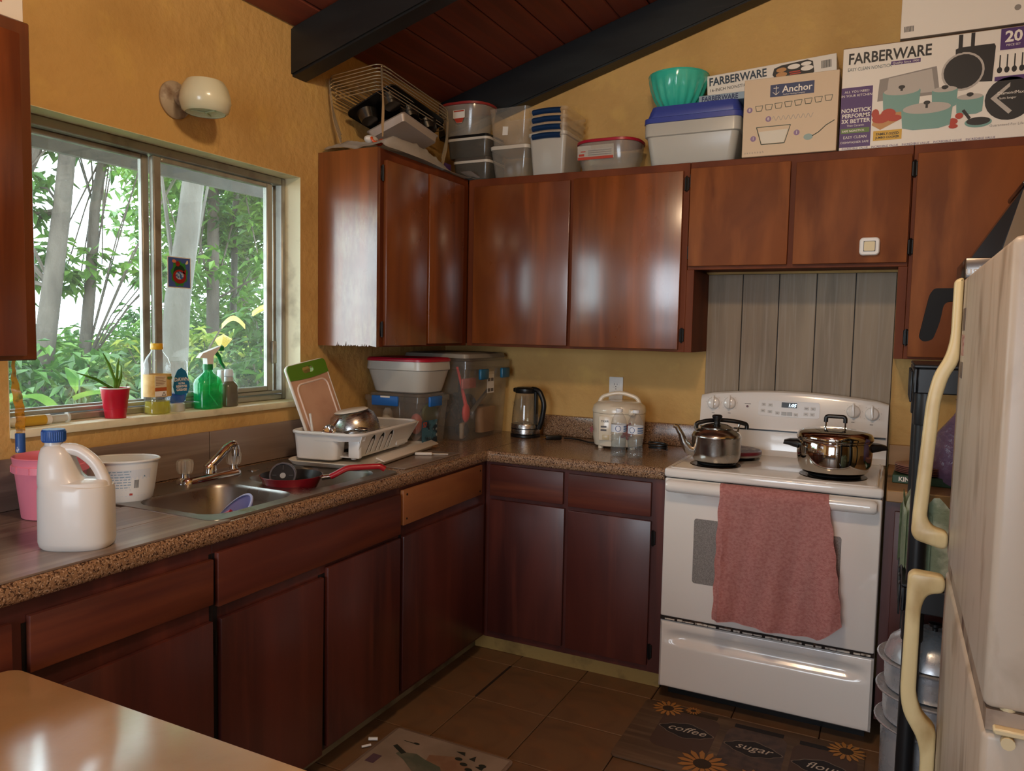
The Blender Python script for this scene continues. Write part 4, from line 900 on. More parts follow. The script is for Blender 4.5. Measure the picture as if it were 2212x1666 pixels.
B().box(0.159, 0.171, -0.075, 0.025, 0.178, 0.222, 0.004, 2).obj('latch', BLUEL, t)
B().box(-0.045, 0.005, -0.1475, -0.1462, 0.2145, 0.2215).obj('latch_label', LABEL, t, smooth=False)
lb = B().box(0.1475, 0.1485, -0.105, 0.020, 0.012, 0.115).xf(TR(0, 0, 0)).obj('sticker', pm('sticker_teal', '3f6d80', 0.5, var=('1c2c38', 22, (1, 1, 1), 0.5, 0.6), var2=('b9bdb8', 30, (1, 1, 1), 0.6, 0.7)), t, smooth=False)
B().box(0.1486, 0.1492, -0.105, 0.020, 0.002, 0.012).obj('sticker_band', pm('sticker_orange', 'b9803e', 0.5), t, smooth=False)
text('sticker_mark', '57', 0.03, pm('sticker_red', 'c8452c', 0.5), t, (0.1492, -0.098, 0.088), rot=(PI/2, 0, PI/2), fat=0.001)
# contents, seen through the plastic: things of their own
rc = random.Random(21)
def inner(name, label, cat, bld, mat, loc, rz=0, group=None, smooth=True):
    o = bld.obj(name, mat, None, smooth=smooth); o.location = loc; o.rotation_euler = (0, 0, rz); return tag(o, label, cat, group)
inner('plastic_cup', 'white plastic cup inside the blue-latched bin', 'cup', B().lathe([(0.028, 0), (0.030, 0.003), (0.020, 0.060), (0.012, 0.075), (0.0, 0.077)], 0, 0, 24), WHITEP, (0.115, -0.68, CT+0.085))
inner('folded_cloth', 'dark bundled cloth filling the blue-latched bin', 'cloth', B().grid(lambda u, v: ((u-.5)*0.21, (v-.5)*0.19, 0.03+0.05*(1-(2*u-1)**4)*(1-(2*v-1)**4)+0.012*math.sin(17*u+9*v)), 20, 20, 0.028), pm('grey_cloth', '6a5f62', 0.9, var=('9a7d78', 14, (1, 1, 1), 0.5, 0.65)), (0.176, -0.612, CT+0.004))
inner('pink_scoop', 'pink plastic scoop inside the blue-latched bin', 'scoop', B().sphere((0, 0, 0), 0.036, 16, 10, (0.8, 0.8, 1.3)), pm('dull_pink_plastic', 'b8625c', 0.45), (0.272, -0.685, CT+0.098))
inner('olive_disc', 'olive green disc standing inside the blue-latched bin', 'disc', B().lathe([(0.05, 0), (0.052, 0.006), (0.046, 0.012), (0, 0.012)], 0, 0, 28).xf(RX(PI/2)), pm('olive_plastic', '56603a', 0.5), (0.268, -0.575, CT+0.135), 1.4)
# red-lidded container
t = thing('food_container', 'large frosted food container with red lid stacked on the blue-latched bin', 'container', (0.178, -0.607, CT+0.2335), 0.0)
shell([(0, 0.255, 0.195, 0.05), (0.006, 0.272, 0.210, 0.055), (0.100, 0.322, 0.250, 0.06), (0.104, 0.334, 0.260, 0.06), (0.112, 0.334, 0.260, 0.06), (0.140, 0.330, 0.256, 0.06)], 0.002).obj('tub', FROST, t)
solid([(0.1405, 0.326, 0.254, 0.06), (0.141, 0.338, 0.264, 0.065), (0.150, 0.338, 0.264, 0.065), (0.157, 0.320, 0.25, 0.06), (0.1575, 0.28, 0.21, 0.05), (0.154, 0.27, 0.20, 0.05)]).obj('lid', REDL, t)
# big bin in the corner
t = thing('storage_bin', 'big clear latch bin full of utensils standing in the corner', 'storage bin', (0.212, -0.244, CT), 0.0, group='latch bins in the corner')
latch_bin(t, 0.385, 0.430, 0.385, 0.03, CLEARB, 0.05)
B().loft([rr(0, 0, 0.386, 0.36, 0.41, 0.03, 5), rr(0, 0, 0.405, 0.35, 0.40, 0.03, 5), rr(0, 0, 0.410, 0.30, 0.36, 0.03, 5)]).obj('lid_top', pm('greyish_lid', '8b857a', 0.35), t)
for y in (-0.09, 0.13): B().box(0.199, 0.215, y-0.04, y+0.04, 0.285, 0.335, 0.005, 2).obj('latch', TEAL, t)
B().box(0.1905, 0.1912, -0.025, 0.045, 0.215, 0.320).obj('sticker', LABEL, t, smooth=False)
bb = B()
for i in range(4): bb.box(0.1913, 0.1917, -0.02+0.032*(i % 2), 0.006+0.032*(i % 2), 0.222+0.05*(i//2), 0.238+0.05*(i//2))
bb.obj('sticker_print', PRINT, t, smooth=False)
inner('red_spoon', 'red silicone spoon leaning inside the big corner bin', 'spoon', B().sphere((0, 0, 0), 0.034, 18, 12, (0.45, 0.85, 1.35)).tube([(0, 0, 0.03), (-0.012, -0.02, 0.12), (-0.02, -0.055, 0.22)], [0.010, 0.007, 0.006], 8), pm('red_silicone', 'd8342f', 0.4), (0.345, -0.370, CT+0.125))
inner('pink_spatula', 'pink spatula lying inside the big corner bin', 'spatula', B().box(-0.006, 0.006, -0.065, 0.065, -0.025, 0.025, 0.006, 3), pm('pink_silicone', 'b85a55', 0.45), (0.352, -0.36, CT+0.265))
inner('tan_container', 'tan food container inside the big corner bin', 'container', B().loft([rr(0, 0, 0, 0.05, 0.15, 0.03, 5), rr(0, 0, 0.12, 0.05, 0.17, 0.03, 5), rr(0, 0, 0.125, 0.04, 0.16, 0.03, 5)]), pm('tan_plastic', 'a37a55', 0.5), (0.335, -0.16, CT+0.015), 0.0)
inner('serving_tongs', 'grey metal tongs inside the big corner bin', 'tongs', B().tube([(0, -0.1, 0.10), (0, 0.0, 0.16), (0, 0.12, 0.225)], 0.010, 6), pm('grey_metal', '8f8a84', 0.4, metal=0.6), (0.352, -0.24, CT+0.02))
inner('black_ladle', 'black ladle standing inside the big corner bin', 'ladle', B().sphere((0, 0, 0), 0.035, 14, 10).tube([(0, 0, 0.02), (-0.03, 0.02, 0.16), (-0.05, 0.05, 0.28)], 0.007, 7), BLACKP, (0.335, -0.385, CT+0.045))
inner('utensil_heap', 'dark jumble of utensils filling the big corner bin', 'utensils', B().grid(lambda u, v: ((u-.5)*0.20, (v-.5)*0.34, 0.10+0.08*(1-(2*u-1)**4)*(1-(2*v-1)**4)+0.02*math.sin(23*u+5*v)), 16, 20, 0.09), pm('dark_jumble', '3b322e', 0.7, var=('6f5c50', 25, (1, 1, 1), 0.5, 0.62)), (0.205, -0.244, CT+0.006))
inner('beige_block', 'beige block inside the big corner bin', 'block', B().box(-0.01, 0.01, -0.03, 0.03, 0, 0.075, 0.004, 1), pm('beige_plastic', '8f7a5e', 0.5), (0.345, -0.40, CT+0.006), 0.3)

# ---- dish rack
DRW = pm('dish_rack_white', 'e4e5e6', 0.36)
DRT = pm('dish_tray_white', 'dcd6cc', 0.4)
RL, RWd = 0.54, 0.30
t = thing('drain_tray', 'cream drain tray under the white dish rack', 'tray', (0.262, -1.03, 0.9222), 0.15)
tr = [rr(0, 0, z, w, l, r, 6) for z, w, l, r in ((0.0, 0.335, 0.62, 0.06), (0.010, 0.352, 0.64, 0.07), (0.016, 0.360, 0.650, 0.07), (0.018, 0.352, 0.642, 0.07), (0.006, 0.325, 0.61, 0.06))]
B().loft(tr).obj('tray', DRT, t)
B().box(0.166, 0.205, -0.20, 0.31, 0.006, 0.0125, 0.004, 2).xf(TR(0, 0, 0.018) @ RY(0.35) @ TR(0, 0, 0)).xf(TR(-0.012, 0, 0.058)).obj('side_flange', DRT, t)
t = thing('dish_rack', 'white plastic dish rack with utensil cup beside the sink', 'dish rack', (0.226, -1.035, 0.9335), 0.15)
# floor, near and far walls, slotted right and left walls
B().loft([rr(0, 0, 0.012, 0.225, 0.44, 0.03, 5), rr(0, 0, 0.016, 0.228, 0.443, 0.03, 5)]).obj('rack_floor', DRW, t)
rim_pts = [(p[0], p[1], 0.104) for p in rr(0, 0, 0, RWd, RL, 0.06, 6)]
B().tube(rim_pts, 0.0065, 8, closed=True).obj('rim', DRW, t)
def wall_fn(side):
    def f(u, v, tck):
        # u along y from -0.20 to 0.22, v height 0..0.09
        x = (0.112+0.036*(v/0.09))*side
        return (x-side*tck, u, 0.014+v)
    return f
holes = []
for yc in (-0.13, -0.055, 0.02):
    o = [(yc-0.0235, 0.006), (yc-0.0105, 0.006)]
    o += [(yc+0.0+0.0075*math.cos(a), 0.052+0.012*math.sin(a)) for a in [PI-PI*i/6 for i in range(7)]]
    o += [(yc+0.0105, 0.006), (yc+0.0235, 0.006)]
    o += [(yc+0.0205*math.cos(a), 0.056+0.024*math.sin(a)) for a in [PI*i/8 for i in range(9)]]
    holes.append(o)
outer = [(-0.215, 0.0), (0.20, 0.0), (0.245, 0.09), (-0.235, 0.09)]
for s in (1, -1):
    bb = B(); holed(bb, outer, holes, wall_fn(s), 0.004); bb.obj('side_wall', DRW, t, smooth=False)
# rounded near wall (cup) and the sloping far wall with slats
B().loft([[(0.148*math.cos(a)*k, -0.205-0.065*math.sin(a)*k+0.0, z) for a in [PI*i/16 for i in range(17)]] for k, z in ((0.955, 0.078), (0.975, 0.09), (1.0, 0.104))], False, False, closed=False).obj('near_wall', DRW, t)
B().box(0.078, 0.128, -0.222, -0.196, 0.010, 0.100, 0.008, 2).obj('corner_pillar', DRW, t)
B().box(-0.140, -0.116, -0.222, -0.196, 0.010, 0.100, 0.008, 2).obj('corner_pillar', DRW, t)
B().grid(lambda u, v: ((u-.5)*(0.225+0.07*v), 0.205+0.058*v, 0.014+0.09*v), 8, 4, 0.004).obj('far_wall', DRW, t)
for i in range(9): B().box(-0.118+i*0.029, -0.110+i*0.029, 0.10, 0.205, 0.018, 0.085, 0.003, 1).xf(RX(0.0)).obj('slat', DRW, t)
B().loft([rr(-0.040, -0.222, z, w, d, 0.022, 5) for z, w, d in ((0.004, 0.165, 0.070), (0.008, 0.172, 0.078), (0.099, 0.186, 0.088))]+[rr(-0.040, -0.222, z, w, d, 0.022, 5) for z, w, d in ((0.099, 0.180, 0.082), (0.012, 0.166, 0.072))]).obj('utensil_cup', DRW, t)
for x in (-0.08, 0.08):
    for y in (-0.18, 0.18): B().lathe([(0.010, 0.0), (0.010, 0.014)], x, y, 10).obj('foot', DRW, t)
# metal bowl upside-down-tilted in the rack
t = thing('mixing_bowl', 'steel mixing bowl tipped over in the dish rack', 'bowl', (0.238, -1.080, 1.040), 0, rot=(0.10, -0.14, 0.2))
pr = [(0.050, 0.068), (0.062, 0.067), (0.085, 0.048), (0.099, 0.012), (0.104, -0.04), (0.105, -0.066), (0.1035, -0.066), (0.1025, -0.04), (0.097, 0.012), (0.083, 0.046), (0.060, 0.065), (0.0, 0.066)]
B().lathe(pr, 0, 0, 48, False, False).obj('bowl', STEEL, t)
B().lathe([(0.0, 0.0705), (0.060, 0.0700), (0.068, 0.0655), (0.062, 0.0675)], 0, 0, 40, False, False).obj('rubber_base', pm('white_rubber', 'e7e2d8', 0.5), t)
t = thing('slot_backing', 'dark green sheet added inside the dish rack to darken its slots', 'tray', (0.226, -1.035, 0.9335), 0.15)
B().box(0.0, 0.005, -0.185, 0.085, 0.0, 0.084, 0.002, 1).xf(TR(0.094, 0, 0.0185) @ RY(0.37)).obj('tray', pm('dark_green_backing', '1f2a1e', 0.4), t)  # added dark sheet, so the rack's slots read as shaded
t = thing('soup_ladle', 'steel ladle standing in the utensil cup of the dish rack', 'ladle', (0.262, -1.262, 1.045), 0.3)
B().lathe([(0.0, -0.024), (0.014, -0.021), (0.024, -0.010), (0.027, 0.0), (0.0255, 0.0), (0.022, -0.009), (0.0, -0.022)], 0, 0, 28, False, False).xf(RX(1.05)).obj('cup', CHROME, t)
B().tube([(0, 0.01, -0.01), (0.002, 0.03, 0.01), (0.016, 0.055, 0.038), (0.030, 0.06, 0.040)], 0.005, 8).obj('handle', CHROME, t)
B().tube([(-0.02, 0.01, -0.005), (-0.035, 0.012, -0.05)], 0.004, 8).obj('shaft', CHROME, t)
t = thing('serving_spoon', 'steel spoon lying over the edge of the dish rack', 'spoon', (0.345, -1.17, 1.047), 0.4)
B().sphere((0, 0, 0), 0.030, 18, 10, (1.0, 0.62, 0.28)).obj('spoon_bowl', STEEL, t)
B().tube([(-0.026, 0, -0.002), (-0.06, 0.0, -0.012), (-0.10, 0.0, -0.025)], 0.0035, 8).obj('handle', STEEL, t)
t = thing('plastic_straw', 'white plastic stick standing in the utensil cup', 'straw', (0.185, -1.245, 0.95), 0, rot=(0.05, -0.14, 0))
B().tube([(0, 0, 0), (0, 0, 0.155)], 0.0042, 8).obj('stick', WHITEP, t)
t = thing('draining_clip', 'small cream clip lying in front of the dish rack tray', 'clip', (0.455, -0.905, 0.921), 0.5)
B().box(-0.035, 0.035, -0.008, 0.008, 0, 0.012, 0.003, 2).obj('body', DRT, t)
B().box(0.0, 0.10, 0.012, 0.030, 0, 0.004, 0.001, 1).obj('tongue', DRT, t)
# cutting board
t = thing('cutting_board', 'cream cutting board with green grip leaning on the wall behind rack', 'cutting board', (0.150, -1.110, 0.955), 0, rot=(0, 0, 0))
out = [(p[0], p[1]) for p in rr(0, 0.175, 0, 0.232, 0.355, 0.018, 5)]
hole = [(p[0], p[1]) for p in rr(0.0, 0.325, 0, 0.065, 0.026, 0.0125, 6)]
CB = Matrix(((0.0, 0.0, 1.0, 0), (1.0, 0.0, 0.0, 0), (0.0, 1.0, 0.0, 0), (0, 0, 0, 1)))   # u->y, v->z, thickness->x
lean = TR(0, 0, 0) @ RY(-0.30) @ RX(0.14)
bb = B(); holed(bb, out, [hole], lambda u, v, k: (k, u, v), 0.009); bb.xf(lean).obj('board', pm('worn_cream_board', 'd3ab90', 0.5, var=('bd9078', 6, (1, 1, 1), 0.4, 0.7)), t, smooth=False)
edge = [(0.0045, p[0], p[1]) for p in rr(0, 0.175, 0, 0.232, 0.355, 0.018, 5)]
B().tube(edge, 0.0058, 8, closed=True).xf(lean).obj('edge_band', WHITEP, t)
gro = [(0.0092, p[0], p[1]) for p in rr(0, 0.145, 0, 0.185, 0.26, 0.03, 6)]
B().tube(gro, 0.004, 8, closed=True).xf(lean).obj('juice_groove', pm('groove_white', 'ecd9cc', 0.5), t)
go = [(-0.117, 0.296), (-0.06, 0.292), (0.0, 0.290), (0.06, 0.292), (0.117, 0.296)]+[(q[0], q[1]) for q in rr(0, 0.175, 0, 0.236, 0.359, 0.018, 5)[:12]]
bb = B(); holed(bb, go, [hole], lambda u, v, k: (-0.0035+k, u, v), 0.016); bb.xf(lean).obj('green_grip', pm('green_rubber', '5b8a24', 0.45), t, smooth=False)

# ---- in the sink
t = thing('frying_pan', 'red frying pan resting over the far sink bowl', 'frying pan', (0.392, -1.605, 0.905), 0.0)
PANR = pm('red_enamel_pan', '8e1c28', 0.25, metal=0.2)
B().lathe([(0.075, 0.0), (0.083, 0.002), (0.100, 0.040), (0.1015, 0.042), (0.100, 0.0425)], 0, 0, 48, True, False).obj('pan_outside', PANR, t)
B().lathe([(0.0995, 0.0425), (0.082, 0.005), (0.0, 0.0045)], 0, 0, 48, False, False).obj('nonstick_inside', pm('black_nonstick', '141214', 0.35), t)
hd_ = Vector((0.80, 0.60, 0)).normalized()
B().tube([hd_*0.098+Vector((0, 0, 0.030)), hd_*0.130+Vector((0, 0, 0.034))], 0.009, 10).obj('ferrule', CHROME, t)
B().tube(arc_pts([tuple(hd_*0.126+Vector((0, 0, 0.033))), tuple(hd_*0.150+Vector((0, 0, 0.045))), tuple(hd_*0.18+Vector((0, 0, 0.062))), tuple(hd_*0.29+Vector((0, 0, 0.066))), tuple(hd_*0.305+Vector((0, 0, 0.056)))], 0.02, 4), 0.010, 10).obj('handle', pm('red_handle', '9c1220', 0.3, coat=0.4), t)
t = thing('blender_cup', 'black lidded cup lying in the red frying pan', 'cup', (0.375, -1.625, 0.944), 0, rot=(1.15, 0, 0.55))
B().lathe([(0.030, -0.07), (0.034, -0.066), (0.040, -0.015), (0.043, 0.0)], 0, 0, 32).obj('cup_body', pm('dark_blue_cup', '1c2238', 0.3), t)
B().lathe([(0.0445, -0.004), (0.0455, 0.004), (0.043, 0.010), (0.038, 0.010), (0.037, 0.005)], 0, 0, 36, True, False).obj('lid_ring', pm('grey_clear_ring', '6f7076', 0.2, metal=0.5), t)
B().lathe([(0.037, 0.0052), (0.0, 0.0052)], 0, 0, 30, False, False).obj('lid_face', BLACKP, t)
B().lathe([(0.0095, 0.0056), (0.0, 0.0058)], 0, 0, 16, False, False).obj('spout_hole', pm('pale_grey', 'a9a9ab', 0.5), t)
bb = B()
for i in range(4): bb.box(-0.0015, 0.0015, 0.020, 0.034, 0.0055, 0.008).xf(RZ(PI/2))
bb.obj('lid_ribs', pm('dark_grey', '3a3a3d', 0.4), t, smooth=False)
LAV = pm('lavender_plastic', '8d93d6', 0.3)
t = thing('lavender_bowl', 'lavender plastic bowl tilted in the near sink bowl', 'bowl', (0.410, -1.865, 0.858), 0, rot=(0.62, -0.50, 0.1))
B().lathe([(0.036, -0.028), (0.046, -0.025), (0.072, 0.004), (0.080, 0.011), (0.080, 0.014), (0.070, 0.007), (0.044, -0.022), (0.0, -0.023)], 0, 0, 44, True, False).obj('bowl', LAV, t)
B().lathe([(0.075, 0.0135), (0.082, 0.0135), (0.082, 0.017), (0.075, 0.017)], 0, 0, 44, False, False).obj('rim', pm('pale_lavender', 'b6c2f0', 0.3), t)
t = thing('red_spatula', 'red spatula handle sticking out of the near sink bowl', 'spatula', (0.335, -1.985, 0.815), 0)
B().tube([(0, 0, 0), (0.07, 0.035, 0.045), (0.125, 0.06, 0.078)], [0.009, 0.010, 0.012], 10).obj('handle', pm('red_rubber', 'b01c34', 0.4), t)
t = thing('sink_plate', 'dark plate lying at the bottom of the near sink bowl', 'plate', (0.36, -1.90, 0.7545), 0)
B().lathe([(0.05, 0.0), (0.06, 0.001), (0.10, 0.014), (0.099, 0.016), (0.058, 0.004), (0.0, 0.004)], 0, 0, 40, True, False).obj('plate', pm('dark_plate', '2a2a2c', 0.3), t)

# ---- left counter: tub, jug, bucket
t = thing('ice_cream_tub', 'empty white oval ice cream tub with printed label beside sink', 'tub', (0.150, -2.045, 0.9205), 0.80)
def oval(z, w, d, th=0.0): return [( (w/2-th)*math.cos(a), (d/2-th)*math.sin(a), z) for a in [2*PI*i/48 for i in range(48)]]
TB = [(0.0, 0.150, 0.108), (0.006, 0.162, 0.116), (0.030, 0.172, 0.124), (0.118, 0.196, 0.142)]
TUBM = pm('white_tub_plastic', 'e2e4e2', 0.35)
B().loft([oval(*s) for s in TB]+[oval(s[0] if s[0] > 0.004 else 0.003, s[1], s[2], 0.0018) for s in reversed(TB)]).obj('tub', TUBM, t)
B().tube([p for p in oval(0.119, 0.199, 0.145)], 0.0035, 8, closed=True).obj('rim', TUBM, t)
def on_tub(u, v, off=0.0006):
    z = v; k = 0.162+(0.196-0.162)*(v-0.006)/0.112; kd = 0.116+(0.142-0.116)*(v-0.006)/0.112
    a = -PI/2+u; return ((k/2+off)*math.cos(a), (kd/2+off)*math.sin(a), z)
def tub_print(name, rects_, mat, off):
    bb = B()
    for u0, u1, v0, v1 in rects_:
        n = max(1, int((u1-u0)/0.06))
        for i in range(n):
            a, c = u0+(u1-u0)*i/n, u0+(u1-u0)*(i+1)/n
            bb.face([on_tub(a, v0, off), on_tub(c, v0, off), on_tub(c, v1, off), on_tub(a, v1, off)])
    return bb.obj(name, mat, t, smooth=False, recalc=False)
tub_print('label_panel', [(-0.75, 1.0, 0.018, 0.096)], pm('tub_label', 'd5dbe0', 0.45), 0.0006)
tp = pm('blue_tub_print', '4c86ad', 0.5)
rows = []
rp = random.Random(4)
for r_ in range(9):
    v = 0.094-r_*0.0078; u = -0.68
    while u < 0.32:
        l = rp.uniform(0.05, 0.16); rows.append((u, min(u+l, 0.34), v-0.004, v-0.0012)); u += l+0.03
tub_print('small_print', rows, pm('pale_blue_print', '8aa6ba', 0.5), 0.0010)
tub_print('nutrition_box', [(-0.66, -0.40, 0.030, 0.042)], pm('soft_blue_box', '9fb3c4', 0.5), 0.0011)
tub_print('barcode', [(0.44+i*0.022, 0.452+i*0.022, 0.042, 0.066) for i in range(7)], pm('barcode_ink', '4d5560', 0.5), 0.0012)
tub_print('red_seal', [(0.30, 0.40, 0.021, 0.027)], pm('seal_red', 'b0443e', 0.5), 0.0012)
for body, u, v, s in (('Nutrition', -0.68, 0.0875, 0.0105), ('Facts', -0.68, 0.079, 0.0105), ('190', -0.52, 0.062, 0.011)):
    p = on_tub(u, v, 0.0028); o = text('print_text', body, s, tp, t, p, rot=(PI/2-0.14, 0, u*0.75+0.12), fat=0.0003)
p = on_tub(0.72, 0.074, 0.003); text('brand_script', 'Bl', 0.034, tp, t, p, rot=(PI/2-0.14, 0, 0.95), fat=0.0007, shear=0.3)

t = thing('bleach_jug', 'white plastic jug with blue cap nearest on the counter', 'jug', (0.487, -2.412, 0.9205), 0.55)
def osec(z, w, d, x=0, n=40, sq=2.6):
    o = []
    for i in range(n):
        a = 2*PI*i/n; c, s = math.cos(a), math.sin(a)
        o.append((x+w/2*math.copysign(abs(c)**(2/sq), c), d/2*math.copysign(abs(s)**(2/sq), s), z))
    return o
JSC = 0.95
JUG = pm('jug_white_plastic', 'dcdad6', 0.36, coat=0.2)
B().loft([osec(0, 0.150, 0.105), osec(0.006, 0.162, 0.116), osec(0.018, 0.168, 0.122), osec(0.14, 0.166, 0.120), osec(0.150, 0.162, 0.116), osec(0.158, 0.108, 0.104, -0.028), osec(0.175, 0.090, 0.096, -0.037), osec(0.20, 0.080, 0.086, -0.041), osec(0.225, 0.070, 0.074, -0.044), osec(0.240, 0.058, 0.058, -0.046), osec(0.246, 0.040, 0.040, -0.050, sq=2), osec(0.262, 0.038, 0.038, -0.050, sq=2)]).obj('body', JUG, t)
B().tube(arc_pts([(-0.030, 0, 0.236), (0.006, 0, 0.236), (0.046, 0, 0.205), (0.066, 0, 0.160), (0.068, 0, 0.135)], 0.04, 6), [0.013]*3+[0.0135]*30 if False else 0.0145, 14).obj('handle', JUG, t)
B().loft([osec(0.1505, 0.155, 0.108), osec(0.160, 0.152, 0.102), osec(0.165, 0.145, 0.06)]).obj('shoulder', JUG, t)
cpj = B().lathe([(0.0245, 0.254), (0.0255, 0.256), (0.0255, 0.281), (0.024, 0.284), (0.0, 0.284)], -0.050, 0, 36).obj('cap', pm('blue_cap', '1d4f9e', 0.4), t)
bb = B()
for i in range(36):
    a = 2*PI*i/36; bb.box(-0.0007, 0.0007, -0.0007, 0.0007, 0.258, 0.279, mat=TR(-0.050+0.0257*math.cos(a), 0.0257*math.sin(a), 0))
bb.obj('cap_ribs', pm('blue_cap', '1d4f9e', 0.4), cpj, smooth=False)
bb = B()
for i in range(6): bb.box(-0.0815-0.0005, -0.0805-0.0005, -0.01, 0.0-0.002*(i % 3), 0.03+i*0.013, 0.037+i*0.013)
bb.obj('side_print', pm('maroon_print', '6b3550', 0.5), t, smooth=False)

t.scale = (0.95, 0.95, 0.955)
t = thing('pink_bucket', 'translucent pink bucket behind the white jug', 'bucket', (0.160, -2.262, 0.9205), 0.2)
PNK = pm('pink_translucent', 'f08aa0', 0.4, alpha=0.93)
PNK2 = pm('pink_deep', 'e0566a', 0.4)
pr = [(0.068, 0.0), (0.071, 0.002), (0.084, 0.125), (0.0845, 0.126)]
B().lathe(pr+[(0.083, 0.127), (0.0695, 0.004), (0.0, 0.004)], 0, 0, 44, True, False).obj('bucket_body', PNK, t)
B().lathe([(0.0850, 0.122), (0.0905, 0.123), (0.0905, 0.141), (0.0875, 0.143), (0.089, 0.158), (0.091, 0.161), (0.0885, 0.163), (0.0862, 0.160), (0.0845, 0.142), (0.0835, 0.126)], 0, 0, 44, False, False).obj('collar', PNK, t)
for i in range(14):
    a = 2*PI*i/14; B().box(-0.0015, 0.0015, -0.001, 0.001, 0.124, 0.141, mat=TR(0.0908*math.cos(a), 0.0908*math.sin(a), 0) @ RZ(a)).obj('rib', PNK, t, smooth=False)
B().lathe([(0.0690, 0.0045), (0.0755, 0.065), (0.0, 0.066)], 0, 0, 40, True, False).obj('liquid', PNK2, t)

# ================================================================ things on top of the wall cabinets
TZ = ZT+0.0008
CARD = pm('white_card', 'd9d0c3', 0.5); CARDW = pm('bright_card', 'e6e0d6', 0.45); KRAFT = pm('kraft_card', '7d5a3a', 0.8)
BEIGE = pm('beige_card', 'd6bfa2', 0.55)
INK = pm('black_ink', '1a1716', 0.5); NAVY = pm('navy_ink', '25335f', 0.5); PURP = pm('purple_ink', '4b2a6b', 0.5); PLUM = pm('plum_ink', '8c6f94', 0.5)
TEALI = pm('teal_ink', '6f9c94', 0.45); TEALD = pm('dark_teal_ink', '1f4a55', 0.5); REDI = pm('red_ink', 'b23a24', 0.5); GREYI = pm('grey_ink', '8d8781', 0.5); GREYL = pm('light_grey_ink', 'b7b0a8', 0.5)
YELI = pm('yellow_ink', 'd3a531', 0.5); WHI = pm('white_ink', 'ece6dc', 0.5); TAN = pm('tan_ink', 'c08a52', 0.5); GRNI = pm('green_ink', '5d7a36', 0.5)
def carton(name, label, x0, x1, y0, y1, z0, z1, mat, group='boxes on the wall cabinets', rot=None):
    t = thing(name, label, 'box', (x0, y0, z0), group=group, rot=rot)
    B().box(0, x1-x0, 0, y1-y0, 0, z1-z0, 0.0015, 1).obj('carton', mat, t, smooth=False); return t
# big cookware box
X0 = 1.927
t = carton('cookware_box', 'big white and purple cookware set box above the stove', X0, 2.78, -0.297, -0.05, TZ, 2.525, CARDW)
B().box(0.0, 0.853, 0.001, 0.246, 0.3775, 0.3795).obj('top_flap', KRAFT, t, smooth=False)
f1, f2, f3, f4 = -0.0006, -0.0010, -0.0014, -0.0018
flat('purple_column', [rect(0, 0.108, 0.010, 0.232)], f1, PURP, t)
text('title', 'FARBERWARE', 0.056, INK, t, (0.018, f2, 0.318), fat=0.0012, sx=0.80)
text('subtitle', 'EASY CLEAN NONSTICK', 0.0175, TEALD, t, (0.018, f2, 0.292), sx=0.78)
flat('tag_strip', [rect(0.165, 0.262, 0.297, 0.311)], f1, PURP, t); text('tag_text', 'Quality Since 1900', 0.0115, WHI, t, (0.170, f2, 0.300))
for body, s, z, fat in (('ALL YOU NEED', 0.0125, 0.212, 0), ('IN YOUR KITCHEN', 0.0125, 0.197, 0), ('NONSTICK', 0.0205, 0.140, 0.0004), ('PERFORMS', 0.0205, 0.120, 0.0004), ('3X BETTER', 0.0205, 0.100, 0.0004), ('Than Ceramic', 0.0105, 0.087, 0), ('EASY CLEAN', 0.0145, 0.042, 0), ('DISHWASHER SAFE', 0.0115, 0.024, 0)):
    text('column_text', body, s, WHI, t, (0.054, f2, z), align='CENTER', fat=fat)
flat('green_badge', [rect(0.004, 0.103, 0.062, 0.080)], f2, GRNI, t); text('badge_text', 'SAFE NONSTICK', 0.0105, WHI, t, (0.008, f3, 0.067), fat=0.0002)
def pf(cx, cz, w, h, y0): # a pot seen from a little above
    flat('pot_print', [[(cx-w/2, cz), (cx-w/2*0.93, cz-h), (cx-w/4, cz-h*1.15), (cx+w/4, cz-h*1.15), (cx+w/2*0.93, cz-h), (cx+w/2, cz)], ell(cx, cz, w/2, w*0.14)], y0, TEALI, t)
    flat('pot_lid_print', [ell(cx, cz+0.004, w/2*0.94, w*0.12)], y0-0.0004, GREYL, t); flat('pot_knob_print', [ell(cx, cz+w*0.14, 0.011, 0.007), rect(cx-0.004, cx+0.004, cz+0.004, cz+w*0.14)], y0-0.0008, INK, t)
flat('baking_sheet_print', [[(0.125, 0.17), (0.13, 0.250), (0.315, 0.275), (0.33, 0.175)]], f1, GREYI, t); flat('baking_sheet_print', [[(0.155, 0.185), (0.16, 0.250), (0.300, 0.268), (0.314, 0.185)]], f2, GREYL, t)
pf(0.205, 0.196, 0.125, 0.062, f3); pf(0.345, 0.185, 0.082, 0.055, f3); pf(0.425, 0.150, 0.085, 0.05, f4); pf(0.29, 0.125, 0.165, 0.062, f4-0.0004)
flat('square_griddle_print', [[(0.375, 0.21), (0.372, 0.325), (0.385, 0.33), (0.49, 0.33), (0.495, 0.32), (0.49, 0.20)], rect(0.418, 0.430, 0.33, 0.376)], f1, INK, t)
flat('skillet_print', [ell(0.398, 0.245, 0.067, 0.067)], f2, GREYL, t); flat('skillet_print', [ell(0.398, 0.245, 0.060, 0.060), rect(0.380, 0.393, 0.31, 0.374)], f3, INK, t)
flat('small_pan_print', [ell(0.455, 0.062, 0.042, 0.018)], f3, TEALI, t); flat('small_pan_print', [ell(0.455, 0.066, 0.037, 0.014), [(0.425, 0.072), (0.432, 0.080), (0.410, 0.112), (0.402, 0.106)]], f4, INK, t)
